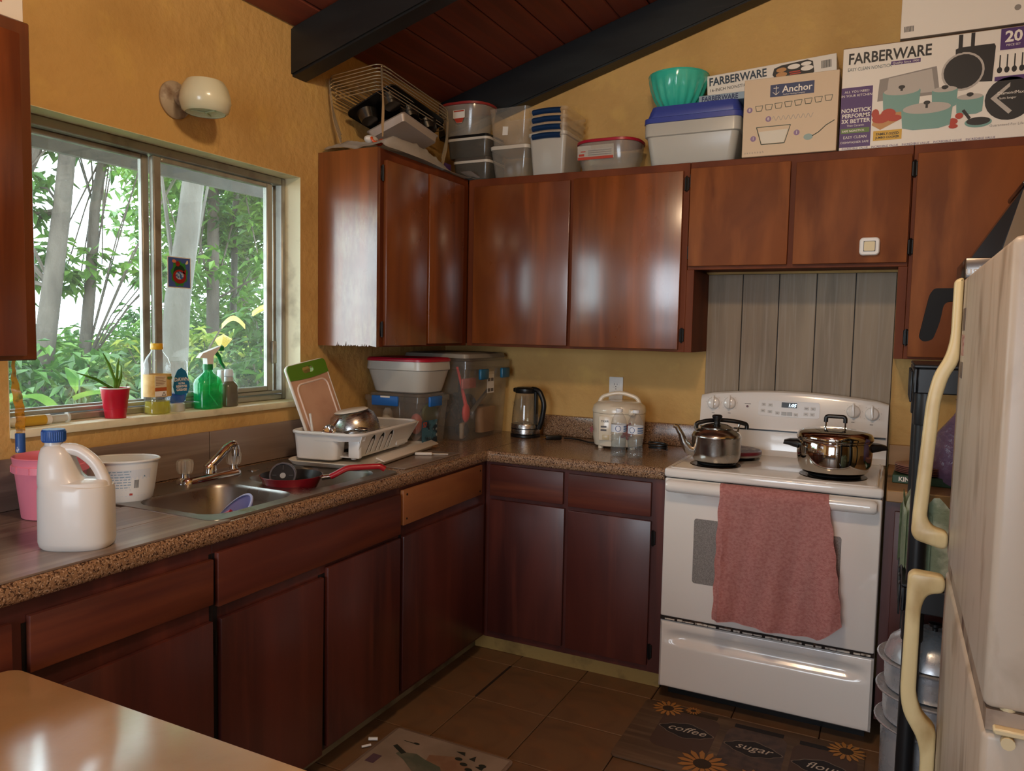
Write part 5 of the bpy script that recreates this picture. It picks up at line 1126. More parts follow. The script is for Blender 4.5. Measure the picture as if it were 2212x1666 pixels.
flat('round_pan_print', [ell(0.545, 0.135, 0.074, 0.074)], f2, INK, t); flat('round_pan_print', [[(0.545, 0.190), (0.488, 0.140), (0.545, 0.082), (0.555, 0.092), (0.507, 0.140), (0.545, 0.176)]], f3, GREYL, t); text('round_pan_text', 'DiamondMax', 0.0145, WHI, t, (0.508, f4, 0.150)); text('round_pan_text', 'lasts longer', 0.011, WHI, t, (0.515, f4, 0.134))
flat('twenty_badge', [rect(0.508, 0.586, 0.303, 0.376)], f1, PURP, t); text('twenty_text', '20', 0.052, WHI, t, (0.547, f2, 0.330), align='CENTER', fat=0.0015); text('twenty_text', 'PIECE SET', 0.010, WHI, t, (0.547, f2, 0.315), align='CENTER')
flat('utensil_panel', [rect(0.497, 0.620, 0.215, 0.297)], f1, WHI, t)
flat('utensil_print', [r for i in range(5) for r in (rect(0.508+i*0.022, 0.512+i*0.022, 0.24, 0.287), ell(0.510+i*0.022, 0.235, 0.008, 0.011, 12))], f2, INK, t)
flat('purple_strip', [rect(0.497, 0.620, 0.198, 0.213)], f2, PURP, t)
flat('tomato_print', [ell(0.140, 0.105, 0.030, 0.016, 14), ell(0.165, 0.122, 0.025, 0.018, 14), ell(0.185, 0.104, 0.025, 0.012, 14), ell(0.121, 0.125, 0.013, 0.018, 12)], f3, REDI, t)
flat('board_print', [[(0.110, 0.085), (0.14, 0.065), (0.21, 0.10), (0.24, 0.135), (0.16, 0.135), (0.12, 0.115)]], f2, TAN, t); flat('onion_print', [ell(0.375, 0.072, 0.017, 0.012, 12), ell(0.395, 0.090, 0.013, 0.011, 12), ell(0.378, 0.055, 0.015, 0.008, 12)], f4, REDI, t)
flat('yellow_badge', [rect(0.117, 0.213, 0.026, 0.062)], f2, YELI, t); text('yellow_text', 'FAMILY-SIZED', 0.0125, INK, t, (0.165, f3, 0.045), align='CENTER', fat=0.0003); text('yellow_text', 'JUMBO COOKER', 0.0105, INK, t, (0.165, f3, 0.033), align='CENTER', fat=0.0003)
text('guarantee_text', 'Guaranteed For Life', 0.0125, GREYI, t, (0.49, f2, 0.042))
text('value_text', 'INCREDIBLE VALUE    INCREDIBLE VALUE    INCREDIBLE VALUE    INCREDIBLE VALUE    INCREDIBLE VALUE', 0.0105, PURP, t, (0.01, f2, 0.0015))
# plain white box on top of it
t = carton('white_box', 'plain white box lying on top of the cookware box', 2.118, 2.62, -0.315, -0.05, 2.5285, 2.70, CARDW)
B().box(0.0005, 0.5015, 0.0005, 0.2645, 0.0-0.0005, 0.010).obj('grey_bottom_edge', pm('weathered_grey_edge', '6e655b', 0.8), t, smooth=False)
flat('barcode', [rect(0.012+i*0.004, 0.0142+i*0.004, 0.022, 0.042) for i in range(8)], -0.0008, INK, t); flat('seal_print', [ell(0.36, 0.055, 0.010, 0.010, 16)], -0.0008, GREYI, t)
# punch bowl box
t = carton('glassware_box', 'beige glassware box with navy label leaning beside the cookware box', 1.568, 1.918, -0.312, -0.185, TZ, 2.449, BEIGE)
flat('navy_label', [rect(0.10, 0.262, 0.225, 0.272)], -0.0006, NAVY, t); text('label_text', 'Anchor', 0.036, WHI, t, (0.145, -0.0010, 0.239), fat=0.0006); text('label_text', 'Anchor Hocking Company', 0.0075, WHI, t, (0.148, -0.0010, 0.229))
ap = B()
for p0, p1 in (((0.122, 0.232), (0.122, 0.266)), ((0.112, 0.258), (0.132, 0.258)), ((0.110, 0.243), (0.122, 0.232)), ((0.134, 0.243), (0.122, 0.232))): ap.tube([(p0[0], -0.0012, p0[1]), (p1[0], -0.0012, p1[1])], 0.0014, 6)
ap.obj('anchor_emblem', WHI, t)
OUT = pm('outline_ink', '4f5a52', 0.5)
def cup_outline(cx, cz, w, h, th=0.0011):
    bb = B()
    for a, c in (((cx-w/2, cz+h), (cx-w*0.34, cz)), ((cx-w*0.34, cz), (cx+w*0.34, cz)), ((cx+w*0.34, cz), (cx+w/2, cz+h)), ((cx+w/2, cz+h), (cx-w/2, cz+h))): bb.tube([(a[0], -0.0008, a[1]), (c[0], -0.0008, c[1])], th, 5)
    return bb
for i in range(8): cup_outline(0.060+i*0.0365, 0.176+i*0.002, 0.028, 0.020).obj('cup_print', OUT, t)
flat('number_dot', [ell(0.024, 0.183, 0.011, 0.011, 18)], -0.0006, PLUM, t); flat('number_dot', [ell(0.097, 0.142, 0.011, 0.011, 18)], -0.0006, PLUM, t); flat('number_dot', [ell(0.042, 0.070, 0.011, 0.011, 18)], -0.0006, PLUM, t); flat('number_dot', [ell(0.205, 0.080, 0.011, 0.011, 18)], -0.0006, PLUM, t)
for body, x, z in (('8', 0.024, 0.178), ('8', 0.097, 0.137), ('1', 0.042, 0.065), ('1', 0.205, 0.075)): text('number_text', body, 0.017, WHI, t, (x, -0.0010, z), align='CENTER')
bb = B()
bb.tube([(0.112+0.0016*i, -0.0008, 0.142+0.008*math.sin(i*0.55)) for i in range(95)], 0.0010, 5); bb.obj('hook_print', GREYL, t)
cup_outline(0.117, 0.045, 0.128, 0.068, 0.0016).obj('bowl_print', OUT, t); flat('bowl_fill_print', [[(0.075, 0.048), (0.062, 0.095), (0.172, 0.098), (0.158, 0.048)]], -0.0005, pm('pale_bowl_ink', 'd9d2c2', 0.5), t)
bb = B(); bb.tube([(0.34, -0.0008, 0.115), (0.31, -0.0008, 0.098), (0.285, -0.0008, 0.075), (0.262, -0.0008, 0.062)], 0.0016, 6); bb.obj('ladle_print', OUT, t); flat('ladle_cup_print', [ell(0.248, 0.060, 0.017, 0.012, 16)], -0.0008, pm('ladle_ink', '8fa6a2', 0.5), t)
text('name_text', 'savannah', 0.013, GREYI, t, (0.010, -0.0008, 0.012), space=1.6)
# griddle boxes
t = carton('griddle_box', 'white griddle box lying tilted behind the glassware box', 1.392, 1.90, -0.178, -0.02, 2.4255, 2.528, CARDW, rot=(0, -0.055, 0))
text('title', 'FARBERWARE', 0.046, pm('title_ink', '263a4c', 0.5), t, (0.008, -0.0008, 0.060), fat=0.0012, sx=0.82); text('subtitle', '16-INCH NONSTICK GRIDDLE', 0.018, INK, t, (0.010, -0.0008, 0.034))
flat('griddle_print', [[(0.265, 0.060), (0.278, 0.040), (0.405, 0.030), (0.425, 0.045), (0.420, 0.088), (0.400, 0.097), (0.300, 0.092), (0.272, 0.084)]], -0.0006, INK, t)
flat('pancake_print', [ell(0.300, 0.074, 0.020, 0.009, 16), ell(0.300, 0.055, 0.022, 0.010, 16)], -0.0010, TAN, t); flat('egg_print', [ell(0.348, 0.079, 0.024, 0.010, 16), ell(0.395, 0.082, 0.020, 0.008, 16), ell(0.398, 0.064, 0.024, 0.010, 16)], -0.0010, WHI, t); flat('bacon_print', [rect(0.330, 0.372, 0.056, 0.061), rect(0.332, 0.374, 0.048, 0.053)], -0.0010, REDI, t)
flat('barcode', [rect(0.452+i*0.0042, 0.4545+i*0.0042, 0.052, 0.082) for i in range(9)], -0.0008, INK, t)
t = carton('small_griddle_box', 'flat blue-grey box end poking out under the white griddle box', 1.375, 1.56, -0.262, -0.03, 2.3955, 2.424, pm('bluegrey_card', '8fa3b3', 0.5))
text('title', 'FARBERWARE', 0.028, NAVY, t, (0.012, -0.0008, 0.004), fat=0.0008, sx=0.85)
# blue-lidded container, spare lid, turquoise bowl
BLD = pm('periwinkle_lid', '3c4a9c', 0.4)
t = thing('food_container', 'frosted food container with blue lid left of the glassware box', 'container', (1.352, -0.165, TZ), group='food containers on the wall cabinets')
shell([(0, 0.335, 0.20, 0.025), (0.008, 0.350, 0.215, 0.03), (0.120, 0.385, 0.24, 0.03), (0.124, 0.402, 0.254, 0.03), (0.150, 0.404, 0.256, 0.03), (0.176, 0.402, 0.254, 0.03)], 0.002).obj('tub', FROST, t)
solid([(0.1765, 0.395, 0.25, 0.03), (0.177, 0.410, 0.262, 0.035), (0.198, 0.408, 0.260, 0.035), (0.2005, 0.396, 0.25, 0.03)]).obj('lid', BLD, t)
t = thing('spare_lid', 'loose blue lid lying on the blue-lidded container', 'lid', (1.356, -0.165, TZ+0.2012))
solid([(0, 0.385, 0.245, 0.03), (0.004, 0.388, 0.248, 0.03), (0.030, 0.372, 0.235, 0.03), (0.0465, 0.360, 0.226, 0.03)]).obj('lid', BLD, t)
t = thing('mixing_bowl', 'fluted turquoise bowl on top of the blue lids', 'bowl', (1.262, -0.165, TZ+0.2485))
def flute(r, z, k=0.035, n=96): return [(r*(1+k*math.cos(18*2*PI*i/n))*math.cos(2*PI*i/n), r*(1+k*math.cos(18*2*PI*i/n))*math.sin(2*PI*i/n), z) for i in range(n)]
TQ = pm('turquoise_melamine', '3fc4ae', 0.16, coat=0.5)
B().loft([flute(0.062, 0), flute(0.072, 0.006), flute(0.100, 0.045), flute(0.118, 0.090, 0.02), flute(0.127, 0.125, 0.004), flute(0.128, 0.146, 0.0), flute(0.1235, 0.146, 0.0), flute(0.122, 0.125, 0.0), flute(0.112, 0.090, 0), flute(0.094, 0.045, 0), flute(0.06, 0.008, 0)]).obj('bowl', TQ, t)
B().tube([(0.1262*math.cos(2*PI*i/48), 0.1262*math.sin(2*PI*i/48), 0.146) for i in range(48)], 0.0042, 8, closed=True).obj('rim', TQ, t)
# red-lidded oval container
t = thing('food_container', 'low clear oval container with red lid and red label', 'container', (0.962, -0.165, TZ), group='food containers on the wall cabinets')
shell([(0, 0.225, 0.155, 0.05), (0.010, 0.240, 0.17, 0.06), (0.070, 0.278, 0.205, 0.08), (0.116, 0.288, 0.215, 0.09), (0.128, 0.290, 0.217, 0.09)], 0.002).obj('tub', CLEAR, t)
solid([(0.1285, 0.286, 0.213, 0.09), (0.129, 0.298, 0.225, 0.09), (0.140, 0.298, 0.225, 0.09), (0.1435, 0.28, 0.21, 0.085), (0.150, 0.18, 0.13, 0.06)]).obj('lid', REDL, t)
B().grid(lambda u, v: ((u-0.5)*0.17-0.035, -0.1003-0.004*v-0.0025, 0.055+0.060*v), 6, 2, 0.0006).obj('label', LABEL, t, smooth=False)
flat('label_red', [rect(-0.118, 0.048, 0.054, 0.066), rect(-0.114, -0.088, 0.070, 0.080), rect(-0.105, -0.082, 0.088, 0.096)], -0.1052, REDI, t); flat('label_print', [rect(-0.07, 0.04, 0.072+0.009*i, 0.076+0.009*i) for i in range(4)], -0.1056, GREYI, t)
# nested bins with blue handles
BHD = pm('dark_blue_handle', '274b7d', 0.4)
for i in range(4):
    t = thing('nested_bin', ['lowest clear bin in the nest of four with blue handles', 'second clear bin from the bottom in the blue-handled nest', 'third clear bin from the bottom in the blue-handled nest', 'topmost clear bin in the nest of four with blue handles'][i], 'storage bin', (0.698, -0.168, TZ+i*0.0362), group='nested bins with blue handles')
    secs = [(0, 0.150, 0.205, 0.012), (0.006, 0.155, 0.210, 0.014), (0.17, 0.180, 0.236, 0.016), (0.174, 0.192, 0.248, 0.018), (0.188, 0.192, 0.248, 0.018)]
    B().loft([rr(0, 0, z, w, d, r, 5) for z, w, d, r in secs], True, False).obj('bin', CLEAR if i else FROST, t)
    B().grid(lambda u, v: ((u-0.5)*0.14, -0.1245-0.014*math.sin(PI*v), 0.158+0.026*v+0.004*math.sin(PI*u)), 10, 6, 0.003).obj('handle', BHD, t)
# clear boxes stacked beside them
t = thing('food_container', 'square clear container with pale lid under the upturned clear tub', 'container', (0.497, -0.175, TZ), group='food containers on the wall cabinets')
shell([(0, 0.160, 0.16, 0.02), (0.008, 0.168, 0.168, 0.025), (0.118, 0.198, 0.196, 0.025), (0.134, 0.200, 0.198, 0.025)], 0.002).obj('tub', CLEARB, t)
solid([(0.1345, 0.204, 0.202, 0.025), (0.150, 0.206, 0.204, 0.025), (0.154, 0.19, 0.19, 0.02)]).obj('lid', pm('milky_lid', 'c9c2b4', 0.4), t)
t = thing('food_container', 'deep clear tub standing on the pale-lidded square container', 'container', (0.492, -0.175, TZ+0.155), group='food containers on the wall cabinets')
B().loft([rr(0, 0, z, w, d, r, 5) for z, w, d, r in ((0, 0.172, 0.165, 0.02), (0.008, 0.180, 0.175, 0.025), (0.150, 0.206, 0.20, 0.025), (0.168, 0.212, 0.206, 0.025))], True, False).obj('tub', CLEAR, t)
flat('paper_tag', [[(-0.03, 0.045), (-0.002, 0.043), (0.0, 0.082), (-0.028, 0.085)]], -0.0975, LABEL, t)
# grey-lidded pair and big red-lidded round tub
DKC = thin_clear('smoky_plastic', 'a8a49c', 0.30, 0.2, '8d887f'); WB = pm('off_white_band', 'c7bfb2', 0.45)
for i, (lab, z) in enumerate((('lowest smoky storage box in the corner stack of three', 0.0), ('middle smoky storage box with dark lid in the corner stack', 0.1085))):
    t = thing('food_container', lab, 'container', (0.303-0.02*i, -0.200, TZ+z), group='food containers on the wall cabinets')
    shell([(0, 0.175+0.03*i, 0.165, 0.02), (0.008, 0.182+0.03*i, 0.172, 0.02), (0.080, 0.196+0.03*i, 0.185, 0.025)], 0.002).obj('tub', DKC, t)
    solid([(0.0805, 0.200+0.03*i, 0.190, 0.025), (0.092, 0.202+0.03*i, 0.192, 0.025)]).obj('rim_band', WB, t)
    if i: solid([(0.0925, 0.196+0.03, 0.186, 0.025), (0.106, 0.19+0.03, 0.18, 0.02)]).obj('lid', BLACKP, t)
    else: solid([(0.0925, 0.196, 0.186, 0.025), (0.1075, 0.19, 0.18, 0.02)]).obj('lid', pm('grey_lid', '4a4540', 0.4), t)
t = thing('food_container', 'large round clear tub with red lid at the back of the corner', 'container', (0.235, -0.200, TZ+0.2165), group='food containers on the wall cabinets')
shell([(0, 0.20, 0.17, 0.07), (0.010, 0.215, 0.18, 0.08), (0.120, 0.262, 0.215, 0.09), (0.138, 0.272, 0.222, 0.10)], 0.002).obj('tub', CLEAR, t)
solid([(0.1385, 0.27, 0.22, 0.10), (0.139, 0.280, 0.232, 0.105), (0.150, 0.280, 0.232, 0.105), (0.156, 0.24, 0.19, 0.09)]).obj('lid', pm('dull_red_lid', '8f2a2a', 0.4), t)
flat('label', [rect(-0.02, 0.045, 0.075, 0.112), [(-0.015, 0.075), (0.04, 0.075), (0.03, 0.052), (0.0, 0.052)]], -0.1118, LABEL, t); flat('label_red', [[(-0.014, 0.074), (0.040, 0.074), (0.030, 0.053), (0.0, 0.053)]], -0.1122, REDI, t); flat('label_band', [rect(-0.016, 0.040, 0.104, 0.110)], -0.1122, REDI, t)
t = thing('purple_box', 'small purple carton beside the lowest corner containers', 'box', (0.193, -0.335, TZ+0.012))
B().box(-0.03, 0.012, -0.03, 0.03, 0, 0.065, 0.002, 1).obj('carton', PURP, t, smooth=False)

# wire racks, muffin tin, baking pan and plastic bag on the left cabinet
WIRE = pm('chromed_wire', 'cfc2a8', 0.3, metal=0.85)
def wire_rack(label, z, dx):
    t = thing('wire_rack', label, 'rack', (0.165+dx, -0.715-dx*0.5, TZ+0.03+z), 0.05, group='nested wire racks')
    t.rotation_euler = (-0.06, -0.10, 0.05)
    top = [(p[0], p[1], 0.235) for p in rr(0, 0, 0, 0.255, 0.56, 0.03, 4)]; low = [(p[0], p[1], 0.185) for p in rr(0, 0, 0, 0.235, 0.54, 0.03, 4)]
    bb = B().tube(top, 0.0024, 6, closed=True).tube(low, 0.002, 6, closed=True)
    bb.obj('frame', WIRE, t)
    bb = B()
    for k in range(3): x = -0.08+k*0.08; bb.tube([(x, -0.265, 0.187), (x, 0.265, 0.187)], 0.0016, 5)
    bb.obj('grid', WIRE, t)
    for sx in (-1, 1):
        for sy in (-1, 1):
            B().tube(arc_pts([(sx*0.127, sy*0.20, 0.236), (sx*0.127, sy*0.275, 0.232), (sx*0.122, sy*0.262, 0.10), (sx*0.10, sy*0.245, 0.0)], 0.025, 4), 0.0034, 6).obj('leg', WIRE, t)
    return t
for i in range(4): wire_rack(['outermost wire chafing rack of the nest on the left cabinet', 'second wire chafing rack in the nest on the left cabinet', 'third wire chafing rack in the nest on the left cabinet', 'innermost wire chafing rack of the nest on the left cabinet'][i], i*0.0145, -0.002*i)
t = thing('muffin_tin', 'black muffin tin tilted among the wire racks', 'muffin tin', (0.175, -0.69, TZ+0.175), 0, rot=(-0.12, -0.42, 0.06)); t.scale = (1.12, 1.2, 1.15)
MT = pm('black_bakeware', '121113', 0.3, metal=0.5)
cups = [(-0.055, -0.12), (-0.055, 0.0), (-0.055, 0.12), (0.055, -0.12), (0.055, 0.0), (0.055, 0.12)]
bb = B(); plate(bb.bm, [(p[0], p[1]) for p in rr(0, 0, 0, 0.22, 0.36, 0.03, 5)], [[(x+0.040*math.cos(-2*PI*i/24), y+0.040*math.sin(-2*PI*i/24)) for i in range(24)] for x, y in cups], lambda u, v: (u, v, 0.03)); bb.obj('plate', MT, t)
for x, y in cups: B().lathe([(0.040, 0.03), (0.030, -0.006), (0.0, -0.006)], x, y, 24, False, False).obj('cup', pm('cup_metal', '55504a', 0.25, metal=0.9), t)
B().tube([(p[0], p[1], 0.031) for p in rr(0, 0, 0, 0.222, 0.362, 0.03, 5)], 0.003, 6, closed=True).obj('rim', MT, t)
t = thing('baking_pan', 'pale grey baking pan tilted under the muffin tin', 'baking pan', (0.180, -0.66, TZ+0.115), 0, rot=(-0.14, -0.36, 0.06))
B().loft([rr(0, 0, z, w, d, r, 4) for z, w, d, r in ((0, 0.17, 0.26, 0.012), (0.028, 0.19, 0.28, 0.014), (0.030, 0.20, 0.29, 0.014))]+[rr(0, 0, z, w, d, r, 4) for z, w, d, r in ((0.030, 0.186, 0.276, 0.012), (0.003, 0.166, 0.256, 0.01))]).obj('pan', pm('greyish_aluminium', 'b5a9a0', 0.45, metal=0.3), t)
BAG = pm('thin_plastic_bag', 'dcd7cf', 0.35, alpha=0.95)
t = thing('plastic_bag', 'crumpled white plastic bag spread along the left cabinet top', 'bag', (0.16, -0.64, TZ), 0)
def bagf(u, v):
    x = -0.145+0.315*u; y = -0.365+0.745*v
    n = mnoise.noise(Vector((x*9, y*5, 0.3)))*0.5+mnoise.noise(Vector((x*25+3, y*9, 1.3)))*0.3
    rg = 1-abs(math.sin(22*y+9*x+4*mnoise.noise(Vector((x*6, y*3, 2.0)))))
    h = 0.010+0.010*rg*rg+0.058*max(0, math.sin(PI*min(1, max(0, (v-0.01)/0.66))))**0.5*(1-0.10*abs(2*u-1))+0.020*n
    fall = max(0.0, u-0.93)/0.07
    z = max(0.001, h*(1-0.2*fall))
    if u > 0.93: z = max(0.0012, z*(1-fall)) - 0.012*max(0, fall)*(0.5+0.5*math.sin(9*v+1))*0
    x += 0.02*math.sin(7*v)*u*0.6
    return (min(x, 0.178), y, z)
B().grid(bagf, 46, 80, 0.0008).obj('film', BAG, t)
B().grid(lambda u, v: (0.125+0.06*u+0.02*v, 0.28+0.13*v, 0.022*(1-v)+0.006+0.012*math.sin(6*u)*v*0.5-0.006*v), 10, 14, 0.0008).obj('loose_corner', BAG, t)
B().sphere((0.03, -0.275, 0.058), 0.030, 14, 10, (0.8, 1.3, 0.6)).obj('gathered_knot', BAG, t)
B().tube([(0.055+0.012*math.cos(a), -0.27+0.034*math.sin(a), 0.052+0.010*math.sin(2*a)) for a in [2*PI*i/16 for i in range(16)]], 0.005, 6, closed=True).obj('orange_tie', pm('orange_plastic_tie', 'd9531e', 0.4), t)
# carton on the nearest left cabinet
t = carton('printed_box', 'printed white carton on top of the nearest left cabinet', 0.06, 0.300, -2.74, -2.392, 2.1288, 2.30, CARD)
B().box(0.2405, 0.2412, 0.02, 0.30, 0.03, 0.15).obj('red_print', pm('faded_red_print', 'a65442', 0.6), t, smooth=False)

# ================================================================ window sill
SZ = 1.1375
t = thing('red_cup', 'red plastic party cup with green onion on window sill', 'cup', (-0.030, -1.932, SZ))
RCUP = pm('red_cup_plastic', 'b8122c', 0.3)
B().lathe([(0.028, 0.0), (0.030, 0.001), (0.0335, 0.030), (0.0345, 0.031), (0.037, 0.058), (0.0385, 0.060), (0.042, 0.093), (0.0405, 0.094), (0.035, 0.05), (0.028, 0.004), (0.0, 0.004)], 0, 0, 36, True, False).obj('cup', RCUP, t)
B().tube([(0.0425*math.cos(2*PI*i/32), 0.0425*math.sin(2*PI*i/32), 0.0945) for i in range(32)], 0.0022, 6, closed=True).obj('white_rim', WHITEP, t)
B().lathe([(0.0385, 0.082), (0.0, 0.083)], 0, 0, 24, False, False).obj('soil', pm('dark_soil', '3a2a1e', 0.95), t)
ON = leafmat('onion_green', '3f7a1f', '8fb648')
for pts in ([(0, 0, 0.082), (0.004, -0.004, 0.12), (0.002, -0.022, 0.17), (-0.002, -0.038, 0.205)], [(0.0, 0.003, 0.082), (0.0, 0.006, 0.13), (0.004, 0.006, 0.165), (0, 0.016, 0.19)], [(0, 0.004, 0.082), (0.004, 0.018, 0.13), (0.0, 0.022, 0.165)], [(0, -0.003, 0.084), (0.006, -0.025, 0.10), (0.01, -0.075, 0.128), (0.012, -0.135, 0.148)], [(0, 0.0, 0.084), (0.004, -0.018, 0.098), (0.01, -0.036, 0.102)]):
    B().tube(pts, [0.0055]+[0.0048]*(len(pts)-2)+[0.001], 7).obj('leaf', ON, t)
B().tube([(0.01, 0.028, 0.08), (0.011, 0.034, 0.105)], 0.001, 5).obj('dry_twig', BARK, t)

t = thing('cleaner_bottle', 'clear cleaner bottle with yellow liquid and yellow cap on sill', 'bottle', (-0.028, -1.779, SZ))
B().loft([osec(z, w, d, 0, 36, q).copy() for z, w, d, q in ((0, 0.060, 0.078, 2.4), (0.004, 0.066, 0.086, 2.5), (0.045, 0.062, 0.082, 2.5), (0.055, 0.066, 0.088, 2.6), (0.135, 0.066, 0.088, 2.6), (0.150, 0.064, 0.082, 2.4), (0.165, 0.066, 0.086, 2.3), (0.185, 0.058, 0.072, 2.1), (0.205, 0.036, 0.040, 2), (0.212, 0.034, 0.034, 2), (0.218, 0.034, 0.034, 2))]).obj('bottle_body', PET, t)
B().loft([osec(z, w, d, 0, 30, 2.5) for z, w, d in ((0.002, 0.058, 0.076), (0.006, 0.062, 0.082), (0.042, 0.058, 0.078), (0.0425, 0.03, 0.04))]).obj('liquid', thin_clear('yellow_liquid', 'f4ee60', 0.35, 0.1, 'e8e020', 0.6), t)
B().loft([osec(z, 0.0672, 0.0892, 0, 44, 2.6) for z in (0.058, 0.132)], False, False).obj('label_wrap', pm('amber_label', 'c79a4a', 0.5, var=('d8b66c', 20, (1, 1, 1), 0.4, 0.6)), t)
def xlabel(name, rects_, x, mat, parent):
    bb = B()
    for y0, y1, z0, z1 in rects_: bb.box(x-0.0004, x, y0, y1, z0, z1)
    return bb.obj(name, mat, parent, smooth=False)
xlabel('label_text_panel', [(-0.036, 0.008, 0.090, 0.128)], 0.0345, pm('cream_label', 'd9c9a4', 0.5), t); xlabel('label_orange_panel', [(-0.036, 0.008, 0.078, 0.089)], 0.0346, pm('orange_label', 'b5592a', 0.5), t); xlabel('label_white_panel', [(-0.036, 0.008, 0.060, 0.077)], 0.0345, WHI, t)
xlabel('label_print', [(-0.033, 0.004-0.004*(i % 3), 0.122-0.005*i, 0.1235-0.005*i) for i in range(6)], 0.0349, pm('brown_print', '8a5a3a', 0.5), t); B().tube([(0.0349, -0.010, 0.0625), (0.0349, 0.004, 0.0625), (0.0349, -0.003, 0.0735)], 0.0011, 5, closed=True).obj('recycle_mark', INK, t); xlabel('leaf_print', [(0.012, 0.030, 0.116, 0.124)], 0.0349, GRNI, t)
B().lathe([(0.0195, 0.213), (0.020, 0.214), (0.020, 0.231), (0.0185, 0.233), (0, 0.233)], 0, 0, 30).obj('cap', pm('yellow_cap', 'd9a81f', 0.4), t)

t = thing('dish_soap_bottle', 'upside-down clear dish soap bottle with blue soap on sill', 'bottle', (-0.040, -1.692, SZ))
B().loft([osec(z, w, d, 0, 32, q) for z, w, d, q in ((0.028, 0.030, 0.050, 2), (0.036, 0.040, 0.068, 2.2), (0.075, 0.044, 0.080, 2.4), (0.140, 0.040, 0.082, 2.8), (0.168, 0.034, 0.078, 3), (0.172, 0.026, 0.070, 3))]).obj('bottle_body', PET, t)
B().lathe([(0.026, 0), (0.027, 0.002), (0.025, 0.026), (0.020, 0.030)], 0, 0, 28).obj('cap', FROST, t)
B().loft([osec(z, w, d, 0, 30, 2.2) for z, w, d in ((0.026, 0.022, 0.040), (0.036, 0.034, 0.062), (0.062, 0.038, 0.074), (0.0625, 0.02, 0.03))]).obj('soap', thin_clear('blue_soap', '1fa0e8', 0.4, 0.1, '1488d8', 0.6), t)
dz = [(0.0, 0.150), (0.018, 0.138), (0.030, 0.110), (0.034, 0.085), (0.026, 0.062), (0.0, 0.056), (-0.026, 0.060), (-0.034, 0.085), (-0.028, 0.118), (-0.016, 0.142)]
bb = B(); holed(bb, dz, [], lambda u, v, k: (0.0225+k, u, v), 0.0012); bb.obj('blue_label', pm('blue_drop_label', '12709e', 0.4), t, smooth=False)
for body, s, z in (('DAWN', 0.0185, 0.104), ('ULTRA', 0.0085, 0.094), ('REMOVES', 0.0105, 0.083), ('GREASE', 0.0125, 0.071)):
    text('label_text', body, s, WHI, t, (0.0242, 0.0, z), rot=(PI/2, 0, PI/2), align='CENTER', fat=0.0004)

t = thing('green_spray_bottle', 'green translucent spray bottle with white trigger head on sill', 'spray bottle', (-0.030, -1.566, SZ))
GRN = thin_clear('green_bottle_plastic', '9cf0c4', 0.30, 0.1, '1fc878', 0.8)
B().loft([osec(z, w, d, 0, 36, q) for z, w, d, q in ((0, 0.064, 0.094, 3), (0.004, 0.068, 0.102, 3), (0.090, 0.068, 0.102, 3), (0.105, 0.062, 0.092, 2.6), (0.120, 0.044, 0.056, 2.2), (0.130, 0.030, 0.034, 2), (0.142, 0.028, 0.030, 2))], True, False).obj('bottle_body', GRN, t)
B().loft([osec(z, w, d, 0, 30, 3) for z, w, d in ((0.003, 0.060, 0.094), (0.085, 0.060, 0.094), (0.0855, 0.03, 0.05))]).obj('liquid', thin_clear('green_liquid', 'c4f6da', 0.20, 0.1, '3fd48a', 0.4), t)
B().lathe([(0.0175, 0.138), (0.0175, 0.156), (0.015, 0.158)], 0, 0, 24).obj('collar', pm('green_cap', '12803f', 0.4), t)
B().tube([(0, 0.01, 0.14), (0, 0.005, 0.05), (0, 0.042, 0.008)], 0.0022, 6).obj('dip_tube', WHITEP, t)
B().loft([[(x*w, y+dy, z) for x, z, y in ((-1, 0.0, 0), (1, 0.0, 0), (1, 1, 0), (-1, 1, 0))] for w, y_, dy in ()] or [[(-0.011, -0.012, 0.157), (0.011, -0.012, 0.157), (0.011, 0.014, 0.157), (-0.011, 0.014, 0.157)], [(-0.011, -0.014, 0.180), (0.011, -0.014, 0.180), (0.011, 0.016, 0.186), (-0.011, 0.016, 0.186)], [(-0.010, -0.045, 0.181), (0.010, -0.045, 0.181), (0.010, 0.045, 0.214), (-0.010, 0.045, 0.214)], [(-0.009, -0.03, 0.197), (0.009, -0.03, 0.197), (0.009, 0.05, 0.222), (-0.009, 0.05, 0.222)]]).obj('spray_head', WHITEP, t)
B().box(-0.010, 0.010, 0.048, 0.066, 0.204, 0.222, 0.003, 2).obj('nozzle', pm('green_cap', '12803f', 0.4), t)
B().tube([(0, 0.034, 0.200), (0, 0.050, 0.184), (0, 0.060, 0.160), (0, 0.074, 0.142)], [0.008, 0.007, 0.0055, 0.004], 8).obj('trigger', pm('green_cap', '12803f', 0.4), t)

t = thing('pump_bottle', 'small smoky spray bottle with clear cap at the right end of sill', 'bottle', (-0.032, -1.470, SZ))
B().loft([osec(z, w, d, 0, 30, 3) for z, w, d in ((0, 0.050, 0.056), (0.003, 0.054, 0.062), (0.075, 0.054, 0.062), (0.086, 0.040, 0.046), (0.092, 0.030, 0.034))]).obj('bottle_body', thin_clear('smoky_bottle', 'a8a08c', 0.45, 0.12, '8a8474', 0.8), t)
B().lathe([(0.016, 0.092), (0.016, 0.108), (0.012, 0.110)], 0, 0, 20).obj('collar', pm('grey_collar', 'b8bab8', 0.4), t)
B().lathe([(0.016, 0.1105), (0.018, 0.118), (0.014, 0.136), (0.0, 0.138)], 0, 0, 20).obj('pump_head', pm('cloudy_white', 'dfe4e8', 0.3, alpha=0.8), t)
B().box(-0.012, 0.012, -0.045, -0.030, 0.085, 0.135, 0.004, 2).obj('trigger_cap', pm('cloudy_white', 'dfe4e8', 0.3, alpha=0.8), t)

